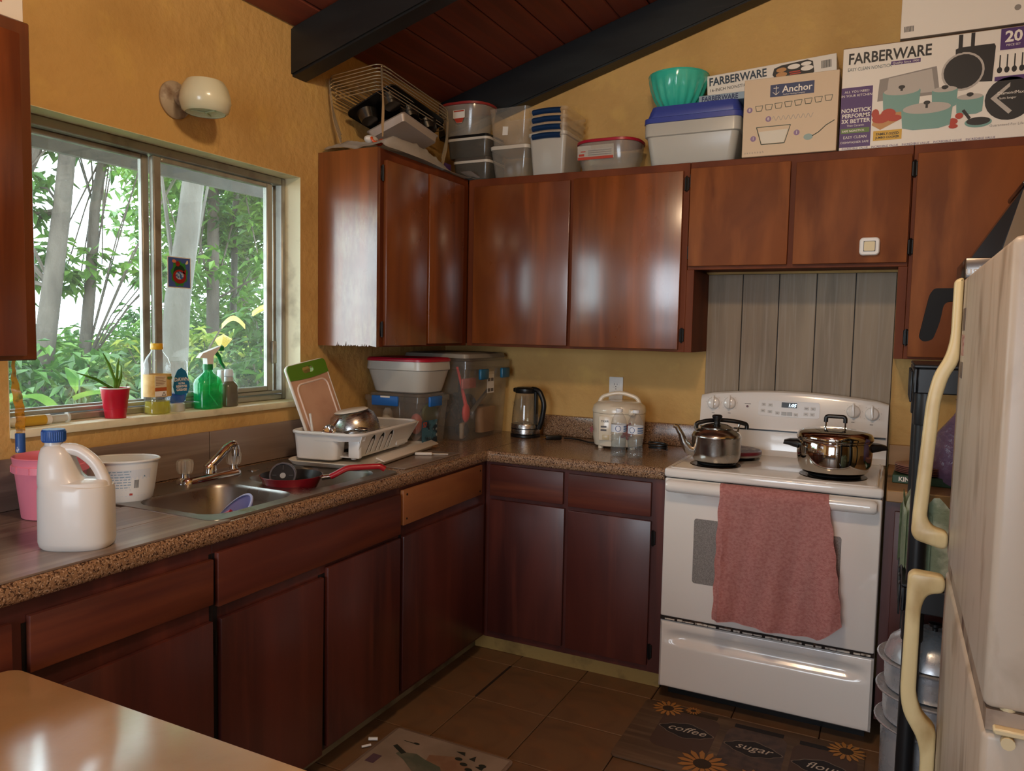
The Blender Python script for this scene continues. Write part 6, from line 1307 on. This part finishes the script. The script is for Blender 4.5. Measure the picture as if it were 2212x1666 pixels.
t = thing('caulk_syringe', 'white and yellow glue syringe lying on the left of the sill', 'syringe', (-0.035, -2.165, SZ), 0)
AX = lambda pr: B().lathe(pr, 0, 0, 22).xf(TR(0, 0, 0.0155) @ RX(-PI/2))
AX([(0.015, -0.075), (0.015, 0.025)]).obj('barrel', pm('syringe_white', 'dcdad2', 0.35), t)
AX([(0.0153, -0.055), (0.0153, 0.010)]).obj('yellow_label', pm('mustard_label', 'c39a2c', 0.45), t)
AX([(0.003, -0.108), (0.0045, -0.090), (0.0135, -0.082), (0.015, -0.0755)]).obj('tip', pm('syringe_white', 'dcdad2', 0.35), t)
AX([(0.011, 0.0255), (0.011, 0.075), (0.015, 0.076), (0.015, 0.081), (0.0, 0.081)]).obj('plunger', FROST, t)

# sticker on the sliding pane
t = thing('window_sticker', 'square blue ornament sticker on the right window pane', 'sticker', (-0.0894, -1.6345, 1.6145))
def xflat(name, polys, x, mat):
    bb = B()
    for p in polys: bb.face([(x, u, v) for u, v in p])
    return bb.obj(name, mat, t, smooth=False, recalc=False)
B().box(-0.0004, 0.0, -0.0485, 0.0485, -0.0535, 0.0535).obj('white_border', WHI, t, smooth=False)
xflat('blue_ground', [rect(-0.0455, 0.0455, -0.0505, 0.0505)], 0.0004, pm('night_blue', '4560b0', 0.4))
vine = []
for i in range(40):
    a = 2*PI*i/40; r = 1.0+0.09*math.sin(9*a); vine.append((0.034*r*math.cos(a), -0.004+0.043*r*math.sin(a)))
xflat('green_wreath', [vine], 0.0008, pm('wreath_green', '2f8a3e', 0.4)); xflat('dark_center', [ell(0, -0.006, 0.026, 0.033)], 0.0012, pm('wreath_dark', '153a2a', 0.4))
xflat('red_ring', [ell(0, -0.014, 0.028, 0.024), ell(-0.007, 0.030, 0.009, 0.009, 16), [(0.012, 0.0), (0.028, 0.014), (0.026, -0.006)]], 0.0016, pm('ornament_red', '9c1f1c', 0.4)); xflat('blue_white_swirl', [ell(0.0, -0.010, 0.017, 0.014)], 0.0020, pm('swirl_blue', 'a9c3e0', 0.4, var=('2f63a8', 120, (1, 1, 1), 0.45, 0.55)))
xflat('moon', [[(0.029+0.008*math.cos(a), 0.038+0.008*math.sin(a)) for a in [-2.2+0.3*i for i in range(12)]]], 0.0012, pm('moon_cream', 'e6dfae', 0.4)); xflat('flower', [ell(-0.022, 0.038, 0.009, 0.006, 12)], 0.0014, pm('flower_peach', 'd98a6a', 0.4))

# fly paper
t = thing('fly_paper', 'amber fly paper strip hanging beneath the left cabinet', 'fly paper', (0.150, -2.335, 1.098))
bb = B()
def fly(u, v):
    a = 0.9*math.sin(v*5.2)+0.3; z = 0.046+0.199*v
    return ((u-0.5)*0.017*math.cos(a)+0.002*math.sin(40*v), (u-0.5)*0.019*math.sin(a)*0.7+(u-.5)*0.008+0.004*math.sin(6*v)-0.010*(v), z)
B().grid(fly, 4, 50, 0.0008).obj('strip', pm('amber_film', 'd79a1c', 0.25, alpha=0.9, var=('8a5a10', 60, (1, 1, 1), 0.5, 0.65), bump=(90, (1, 1, 1), 0.5, 0.003)), t)
B().lathe([(0.0105, 0), (0.0115, 0.001), (0.0115, 0.048), (0.0105, 0.050)], 0, 0, 20).obj('tube', pm('blue_tube', '1f4f93', 0.45, var=('c9cfd6', 60, (1, 1, 0.5), 0.62, 0.66)), t)

# wall sconce
t = thing('wall_sconce', 'white globe wall lamp above the kitchen window', 'lamp', (0.001, -1.722, 2.168))
RB = pm('grimy_white_metal', 'b3a48e', 0.5, var=('6b4a30', 18, (1, 1, 1), 0.5, 0.7))
B().lathe([(0.060, 0.0), (0.060, 0.006), (0.052, 0.014), (0.030, 0.020), (0.0, 0.021)], 0, 0, 36).xf(RY(PI/2)).obj('back_plate', RB, t)
B().tube([(0.015, 0, 0.0), (0.05, 0.010, 0.012), (0.085, 0.02, 0.02)], 0.022, 14).obj('arm', RB, t)
OPAL = pm('opal_glass', 'd6d2b4', 0.25, coat=0.4)
B().lathe([(0.062, -0.048), (0.072, -0.040), (0.080, -0.012), (0.078, 0.006), (0.070, 0.034), (0.058, 0.052), (0.0, 0.056)], 0.112, 0.026, 44, False, True).obj('shade', OPAL, t)
B().lathe([(0.061, -0.047), (0.054, -0.044), (0.0, -0.042)], 0.112, 0.026, 40, False, False).obj('lens', pm('lamp_lens', 'cfd6bf', 0.25, bump=(70, (1, 1, 1), 0.6, 0.004)), t)
bb = B()
for i in range(3): bb.box(0.004, 0.045, -0.004, 0.004, -0.001, 0.002, mat=TR(0.112, 0.026, -0.0455) @ RZ(i*2.1))
bb.obj('lens_mark', pm('pale_green_glass', 'b9c7a8', 0.3), t, smooth=False)

# ================================================================ fridge
FX, FY0, FY1, FZ = 2.278, -2.415, -1.655, 1.566
FRD = pm('grimy_almond_door', 'bdb0a0', 0.4, var=('7d6a54', 4.5, (1, 1, 0.45), 0.54, 0.74, 1.6), var2=('a3917b', 14, (1, 1, 0.3), 0.50, 0.8, 1.0))
FRS = pm('almond_fridge_side', 'ad8f62', 0.5, var=('957848', 7, (1, 1, 1), 0.45, 0.75), bump=(160, (1, 1, 1), 0.1, 0.002))
FRH = pm('yellowed_handle', 'd6c393', 0.4, var=('9a7b48', 9, (1, 1, 0.5), 0.55, 0.8))
t = thing('refrigerator', 'almond top-freezer refrigerator at the right edge with yellowed handles', 'refrigerator', (FX, FY0, 0))
W2 = FY1-FY0
B().box(0.066, 0.74, 0.003, W2-0.003, 0.02, FZ-0.006, 0.006, 2).obj('cabinet', FRS, t)
B().box(0.056, 0.066, 0.012, W2-0.012, 0.06, FZ-0.014).obj('door_gasket', pm('dirty_gasket', '6b5a4c', 0.8), t, smooth=False)
def fdoor(z0, z1): return B().box(0.0, 0.056, 0.0, W2, z0, z1, 0.010, 3)
fz = fdoor(0.972, FZ).obj('freezer_door', FRD, t); ld = fdoor(0.055, 0.942).obj('lower_door', FRD, t)
B().box(0.004, 0.066, 0.003, W2-0.003, 0.9435, 0.9705).obj('mid_strip', pm('rust_stained_strip', '9c8a78', 0.6, var=('4f3526', 14, (1, 1, 1), 0.5, 0.7)), t, smooth=False)
B().box(0.02, 0.70, 0.02, W2-0.02, 0.0, 0.019).obj('feet_plinth', BLACKP, t, smooth=False)
def round_poly(poly, r, n=4):
    out = []; m = len(poly)
    for i in range(m):
        p0, p1, p2 = Vector(poly[i-1]), Vector(poly[i]), Vector(poly[(i+1) % m]); d1, d2 = p0-p1, p2-p1
        q = min(r, d1.length*0.45, d2.length*0.45); a, c = p1+d1.normalized()*q, p1+d2.normalized()*q
        out += [tuple(a*(1-k/n)**2+p1*2*(k/n)*(1-k/n)+c*(k/n)**2) for k in range(n+1)]
    return out
def fhandle(prof):
    """grip drawn in the (x,z) plane, rounded over both edges"""
    pr = round_poly(prof, 0.03); n = len(pr)
    nr = []
    for i in range(n):
        d = (Vector(pr[(i+1) % n])-Vector(pr[i-1])); d = d.normalized() if d.length > 1e-9 else Vector((1, 0)); nr.append(Vector((d.y, -d.x)))
    area = sum(pr[i][0]*pr[(i+1) % n][1]-pr[(i+1) % n][0]*pr[i][1] for i in range(n)); s = 1 if area > 0 else -1
    rings = []
    for ins, y in ((0.006, W2-0.042), (0.002, W2-0.040), (0.0, W2-0.036), (0.0, W2-0.014), (0.002, W2-0.010), (0.006, W2-0.008)):
        rings.append([(p[0]-nr[i].x*ins*s, y, p[1]-nr[i].y*ins*s) for i, p in enumerate(pr)])
    b_ = B().loft(rings, False, False)
    for rg in (rings[0], rings[-1]):
        vs = [b_.bm.verts.new(p) for p in rg]
        for tri in tessellate_polygon([[Vector((p[0], p[2], 0)) for p in rg]]): b_.bm.faces.new([vs[i] for i in tri])
    bmesh.ops.remove_doubles(b_.bm, verts=list(b_.bm.verts), dist=1e-5)
    return b_
# outline of each handle in the (x,z) plane: outside first, then back along the inside
up = [(-0.001, 1.566), (-0.018, 1.560), (-0.018, 1.44), (-0.026, 1.40), (-0.045, 1.365), (-0.056, 1.31), (-0.070, 1.06), (-0.071, 1.02), (-0.062, 1.006), (-0.001, 0.990), (-0.001, 1.030), (-0.030, 1.036), (-0.043, 1.056), (-0.030, 1.31), (-0.018, 1.36), (-0.001, 1.39)]
fhandle(up).obj('freezer_handle', FRH, fz)
dn = [(-0.001, 0.935), (-0.062, 0.938), (-0.072, 0.928), (-0.074, 0.66), (-0.066, 0.62), (-0.036, 0.57), (-0.028, 0.53), (-0.030, 0.16), (-0.001, 0.15), (-0.001, 0.60), (-0.030, 0.625), (-0.044, 0.665), (-0.044, 0.86), (-0.034, 0.892), (-0.001, 0.898)]
fhandle(dn).obj('lower_handle', FRH, ld)
hg = B().box(0.012, 0.062, -0.010, 0.035, 0.944, 0.952, 0.002, 1).tube([(0.028, 0.012, 0.930), (0.028, 0.012, 0.975)], 0.009, 12).tube([(0.028, -0.004, 0.936), (0.028, -0.012, 0.936)], 0.008, 12)
hg.obj('center_hinge', pm('hinge_cream', 'cdbd97', 0.4), t)
for z0, z1, m in ((1.455, 1.50, pm('sticker_dark', '5a4a44', 0.5)), (1.405, 1.447, pm('sticker_red_white', 'b08a80', 0.5, var=('8f4038', 90, (1, 1, 1), 0.5, 0.6))), (1.36, 1.392, pm('sticker_dark', '5a4a44', 0.5))):
    B().box(-0.0008, -0.0002, W2-0.115, W2-0.060, z0, z1).obj('sticker', m, fz, smooth=False)

# ================================================================ black rack and what it holds
RKX0, RKX1, RKY0, RKY1 = 2.207, 2.70, -1.13, -0.69
BLK = pm('matt_black_plastic', '17191c', 0.42)
t = thing('plastic_rack', 'black plastic shelving rack between stove and refrigerator', 'rack', (RKX0, RKY0, 0))
RW_, RD_ = RKX1-RKX0, RKY1-RKY0
for z in (1.285, 0.665):
    sh = B().box(0, RW_, 0, RD_, z+0.070, z+0.080, 0.003, 1).box(0, 0.010, 0, RD_, z, z+0.0695, 0.003, 1).box(RW_-0.010, RW_, 0, RD_, z, z+0.0695, 0.003, 1).box(0.0105, RW_-0.0105, 0, 0.010, z, z+0.0695, 0.003, 1).box(0.0105, RW_-0.0105, RD_-0.010, RD_, z, z+0.0695, 0.003, 1)
    so = sh.obj('shelf', BLK, t)
    for k in range(4): B().box(-0.006, -0.0005, 0.06+k*0.09, 0.10+k*0.09, z-0.03, z+0.06, 0.002, 1).obj('clip', BLK, so)
for px in (0.034, RW_-0.034):
    for py in (0.036, RD_-0.036):
        po = B().lathe([(0.024, 0.0), (0.024, 1.284)], px, py, 20).obj('post', BLK, t)
        B().lathe([(0.0275, 1.195), (0.029, 1.20), (0.0275, 1.2845)], px, py, 20).obj('post_collar', BLK, po)
        B().lathe([(0.0275, 0.575), (0.029, 0.58), (0.0275, 0.6645)], px, py, 20).obj('post_collar', BLK, po)
# air fryer on the rack
t = thing('air_fryer', 'black and steel air fryer with long handle on top of the rack', 'air fryer', (2.322, -1.08, 1.3655))
AFB = pm('gloss_black', '0e0d0e', 0.2)
B().box(0.0, 0.30, 0.0, 0.30, 0.0, 0.235, 0.02, 3).obj('basket_housing', AFB, t)
B().box(-0.006, 0.302, -0.004, 0.302, 0.2355, 0.295, 0.006, 2).obj('steel_band', pm('dark_steel', '6e6864', 0.25, metal=1.0), t)
B().prism([(0.01, 0.2955), (0.30, 0.2955), (0.30, 0.478), (0.12, 0.478)], 0.012, 0.285, 'y').obj('control_panel', AFB, t, smooth=False)
B().prism([(0.075, 0.2955), (0.30, 0.2955), (0.30, 0.470), (0.118, 0.470)], -0.003, 0.011, 'y').obj('steel_side', pm('olive_reflecting_steel', 'a89f8c', 0.18, metal=1.0), t, smooth=False)
B().box(0.115, 0.302, -0.004, 0.300, 0.4785, 0.495, 0.006, 2).obj('top_cap', AFB, t)
text('brand_print', 'ush', 0.035, pm('silver_print', 'c9c4bd', 0.3), t, (-0.004, -0.0052, 0.248))
B().prism(round_poly([(-0.001, 0.218), (-0.072, 0.218), (-0.082, 0.200), (-0.104, 0.075), (-0.092, 0.062), (-0.068, 0.068), (-0.052, 0.120), (-0.044, 0.180), (-0.001, 0.182)], 0.022), 0.10, 0.155, 'y').obj('basket_handle', pm('soft_black', '0c0b0c', 0.6, spec=0.25), t)
# cabbage on the rack
t = thing('cabbage', 'pale green leafy cabbage on the middle rack shelf', 'cabbage', (2.298, -0.965, 0.7465))
CAB = pm('cabbage_leaf', 'a9b898', 0.5, var=('dfe6cf', 14, (1, 1, 1), 0.5, 0.62), bump=(30, (1, 1, 1), 0.6, 0.01))
B().sphere((0, 0, 0.095), 0.085, 24, 16, (0.9, 0.9, 1.1)).obj('head', CAB, t)
for i in range(5):
    a = 2.4+i*0.75; B().grid(lambda u, v: ((0.094+0.010*u*u)*math.cos((u-.5)*1.2), (0.094+0.01*u*u)*math.sin((u-.5)*1.2), 0.01+0.22*v+0.012*math.sin(9*u+4*v)-0.05*(2*u-1)**2*v), 8, 10, 0.002).xf(RZ(a) @ TR(-0.028*0, 0, 0)).obj('leaf', CAB, t)
# bag of onions and KING box on the side counter
t = thing('produce_bag', 'purple plastic bag of red onions on the right side counter', 'bag', (2.405, -0.385, 0.9135))
B().loft([circ(0, 0, z, r, 28, r*0.9) for z, r in ((0.0, 0.085), (0.02, 0.105), (0.10, 0.115), (0.19, 0.095), (0.25, 0.05), (0.285, 0.03), (0.31, 0.045))]).obj('bag_film', pm('purple_film', '8d6f8f', 0.2, alpha=0.75, bump=(25, (1, 1, 1), 0.7, 0.02)), t)
for x, y, z in ((-0.04, -0.02, 0.055), (0.04, -0.025, 0.055), (0.0, 0.04, 0.055), (0.0, -0.01, 0.13)): B().sphere((x, y, z), 0.045, 14, 10).obj('onion', pm('red_onion', '9c2c3e', 0.35), t)
t = thing('plate_box', 'flat green box with white lettering on the right side counter', 'box', (2.172, -0.445, 0.9135), -0.05)
B().box(0.0, 0.20, 0.0, 0.16, 0.0, 0.030, 0.002, 1).obj('carton', pm('dark_green_card', '2c4a30', 0.5), t, smooth=False)
text('lettering', 'KING', 0.022, WHI, t, (0.020, -0.0008, 0.008), fat=0.0006)
t = thing('plate_stack', 'stack of pinkish plates in plastic on the green box', 'plates', (2.272, -0.365, 0.9442))
for i in range(5): B().lathe([(0.07, 0.006*i), (0.082, 0.006*i+0.001), (0.094, 0.006*i+0.006), (0.092, 0.0062*i+0.0065), (0.0, 0.006*i+0.003)], 0, 0, 32, True, False).obj('plate', pm('pinkish_plate', 'a3766c', 0.4), t)
# steamer pots on the floor
t = thing('steamer_pot', 'stacked aluminium steamer pot with domed lid on floor by rack', 'pot', (2.308, -0.93, 0.0))
ALP = pm('scuffed_aluminium', 'c4c7cc', 0.3, metal=0.55, bump=(40, (1, 1, 1), 0.2, 0.004), rvar=(30, (1, 1, 1), 0.2, 0.4))
def tier(z0, z1): return B().lathe([(0.118, z0), (0.128, z0+0.004), (0.131, z0+0.02), (0.133, z1-0.016), (0.140, z1-0.012), (0.152, z1-0.006), (0.154, z1-0.002), (0.150, z1), (0.136, z1-0.003)], 0, 0, 44)
for z0, z1 in ((0.0, 0.272), (0.273, 0.372), (0.373, 0.470)): tier(z0, z1).obj('pot_tier', ALP, t)
ld_ = B().lathe([(0.135, 0.4705), (0.134, 0.474), (0.120, 0.515), (0.085, 0.545), (0.03, 0.556), (0.0, 0.557)], 0, 0, 44).obj('domed_lid', ALP, t)
B().lathe([(0.008, 0.556), (0.008, 0.566), (0.018, 0.572), (0.018, 0.580), (0.0, 0.583)], 0, 0, 18).obj('lid_knob', BLACKP, ld_)

# ================================================================ floor mats, scraps, table
def matlab(name, label, x0, x1, y0, y1, mat, th=0.007):
    t = thing(name, label, 'mat', (x0, y0, 0.0012)); B().loft([rr((x1-x0)/2, (y1-y0)/2, z, x1-x0-k, y1-y0-k, 0.02, 4) for z, k in ((0, 0), (th-0.002, 0), (th, 0.006))]).obj('pad', mat, t); return t
def zprint(name, polys, z, mat, parent):
    bb = B()
    for i, p in enumerate(polys): bb.face([(u, v, z+0.00003*i) for u, v in p])
    return bb.obj(name, mat, parent, smooth=False, recalc=False)
MATW = pm('printed_board_mat', '6a5340', 0.7, var=('4c3b2e', 6, (0.15, 1.4, 1), 0.4, 0.65), var2=('7d6650', 24, (0.1, 1.4, 1), 0.5, 0.7))
t = matlab('kitchen_mat', 'brown mat printed with coffee, sugar and flour jars before stove', 1.357, 2.135, -1.12, -0.672, MATW)
JAR = pm('jar_print_dark', '453a38', 0.7, var=('5b4840', 30, (1, 1, 1), 0.4, 0.6)); PLQ = pm('plaque_print', '1f1718', 0.7); SUN = pm('sunflower_print', 'b0793a', 0.7); SUNC = pm('sunflower_eye', '3a2a1a', 0.8); LET = pm('chalk_lettering', 'cfc3b4', 0.7); JAR2 = pm('jar_print_brown', '4f392e', 0.7)
z1, z2, z3, z4 = 0.0073, 0.0076, 0.0079, 0.0082
for i, (cx, word) in enumerate(((0.195, 'coffee'), (0.430, 'sugar'), (0.655, 'flour'))):
    cy = 0.262-0.012*i
    zprint('jar_print', [[(p[0], p[1]) for p in rr(cx, cy, 0, 0.205, 0.27, 0.04, 4)]], z1, JAR2 if i != 1 else JAR, t)
    zprint('jar_lid_print', [rect(cx-0.085, cx+0.085, cy+0.137, cy+0.165)], z1, PLQ if i else SUNC, t)
    pl = []
    for k in range(40):
        a = 2*PI*k/40; r = 1+0.08*math.cos(4*a)+0.05*math.cos(8*a); pl.append((cx+0.085*r*math.cos(a), cy+0.01+0.046*r*math.sin(a)))
    zprint('plaque_border', [[(cx+(u-cx)*1.05, cy+(v-cy)*1.07) for u, v in pl]], z2, pm('plaque_edge', '7d6f63', 0.7), t); zprint('plaque_print', [pl], z3, PLQ, t)
    text('word_print', word, 0.056, LET, t, (cx, cy-0.002, z4), rot=(0, 0, 0), align='CENTER', shear=0.35)
def sunflower(cx, cy, r):
    pp = []
    for k in range(14):
        a = 2*PI*k/14; pp.append([(cx+r*0.35*math.cos(a-0.2), cy+r*0.35*math.sin(a-0.2)), (cx+r*0.8*math.cos(a-0.14), cy+r*0.8*math.sin(a-0.14)), (cx+r*math.cos(a), cy+r*math.sin(a)), (cx+r*0.8*math.cos(a+0.14), cy+r*0.8*math.sin(a+0.14)), (cx+r*0.35*math.cos(a+0.2), cy+r*0.35*math.sin(a+0.2))])
    zprint('sunflower_print', pp, z3+0.0004, SUN, t); zprint('sunflower_eye', [ell(cx, cy, r*0.36, r*0.36, 18)], z4+0.0004, SUNC, t)
for q in ((0.095, 0.405, 0.060), (0.295, 0.085, 0.085), (0.47, 0.055, 0.08), (0.720, 0.40, 0.065), (0.185, 0.43, 0.03)): sunflower(*q)
MAT2 = pm('pale_printed_mat', '8f7d70', 0.7, var=('7a6558', 8, (1, 1, 1), 0.4, 0.7))
t = matlab('bottle_mat', 'pale mat printed with a wine bottle and olives at picture bottom', 0.625, 1.092, -2.05, -1.312, MAT2)
zprint('mat_border', [rect(0.012, 0.455, 0.012, 0.726)], 0.0072, pm('mat_field', '9a8878', 0.7, var=('80705f', 5, (1, 1, 1), 0.4, 0.7)), t)
BG_ = pm('bottle_print_green', '545a4a', 0.7, var=('6d6a5a', 20, (1, 1, 1), 0.4, 0.7)); OL = pm('olive_print', '262a22', 0.7); OR_ = pm('orange_print', '836048', 0.7, var=('94765c', 14, (1, 1, 1), 0.4, 0.7))
zprint('bottle_print', [[(0.10, 0.60), (0.16, 0.615), (0.20, 0.60), (0.27, 0.585), (0.30, 0.55), (0.29, 0.515), (0.25, 0.49), (0.19, 0.53), (0.14, 0.565), (0.095, 0.585)]], 0.0076, BG_, t)
zprint('bottle_neck_print', [[(0.06, 0.62), (0.115, 0.59), (0.125, 0.605), (0.068, 0.634)]], 0.0079, OL, t)
zprint('bread_print', [[(0.20, 0.63), (0.28, 0.66), (0.37, 0.62), (0.38, 0.55), (0.29, 0.52), (0.22, 0.55)]], 0.0074, OR_, t)
zprint('olive_print', [ell(0.30+0.03*i, 0.655-0.02*(i % 3), 0.014, 0.009, 12) for i in range(4)]+[[(0.27, 0.69), (0.30, 0.70), (0.31, 0.68)], [(0.33, 0.67), (0.345, 0.695), (0.355, 0.665)], [(0.37, 0.64), (0.40, 0.655), (0.40, 0.63)], [(0.40, 0.62), (0.435, 0.63), (0.42, 0.605)]], 0.0081, OL, t)
zprint('dragonfly_print', [rect(0.075, 0.135, 0.664, 0.667), ell(0.125, 0.668, 0.012, 0.006, 12)], 0.0078, OL, t); zprint('tile_print', [rect(0.03, 0.065, 0.50, 0.55)], 0.0078, pm('purple_tile_print', '5b4450', 0.7), t)
for i, (x, y, rz) in enumerate(((0.598, -1.425, 0.5), (0.604, -1.472, 0.9))):
    t = thing('paper_scrap', ['rolled white paper scrap on floor farther from the pale mat', 'thin white paper scrap on floor touching the pale mat edge'][i], 'scrap', (x, y, 0.0015), rz)
    B().tube([(-0.016, 0, 0.006), (0.016, 0, 0.006)], 0.006-0.002*i, 8).obj('roll', WHITEP, t)
t = thing('dining_table', 'glossy pale laminate table with rounded corner at the lower left', 'table', (0.606, -3.402, -0.012))
TBL = pm('glossy_white_laminate', 'b88f5f', 0.3, coat=1.0, coat_rough=0.14, coat_ior=2.6, spec=0.8, bump=(16, (1, 1, 1), 0.16, 0.012), var=('a67c4e', 5, (1, 1, 1), 0.45, 0.75))
B().loft([rr(0.55, 0.385, z, 1.10-k, 0.77-k, 0.03, 5) for z, k in ((0.727, 0.006), (0.730, 0), (0.753, 0), (0.756, 0.004))]).obj('tabletop', TBL, t)
B().loft([rr(0.55, 0.385, z, 1.0, 0.67, 0.01, 3) for z in (0.64, 0.7265)]).obj('apron', pm('table_apron', '9c8f80', 0.5), t)
for x in (0.085, 1.015):
    for y in (0.085, 0.685): B().box(x-0.025, x+0.025, y-0.025, y+0.025, 0.0, 0.6395, 0.004, 1).obj('leg', pm('table_apron', '9c8f80', 0.5), t)
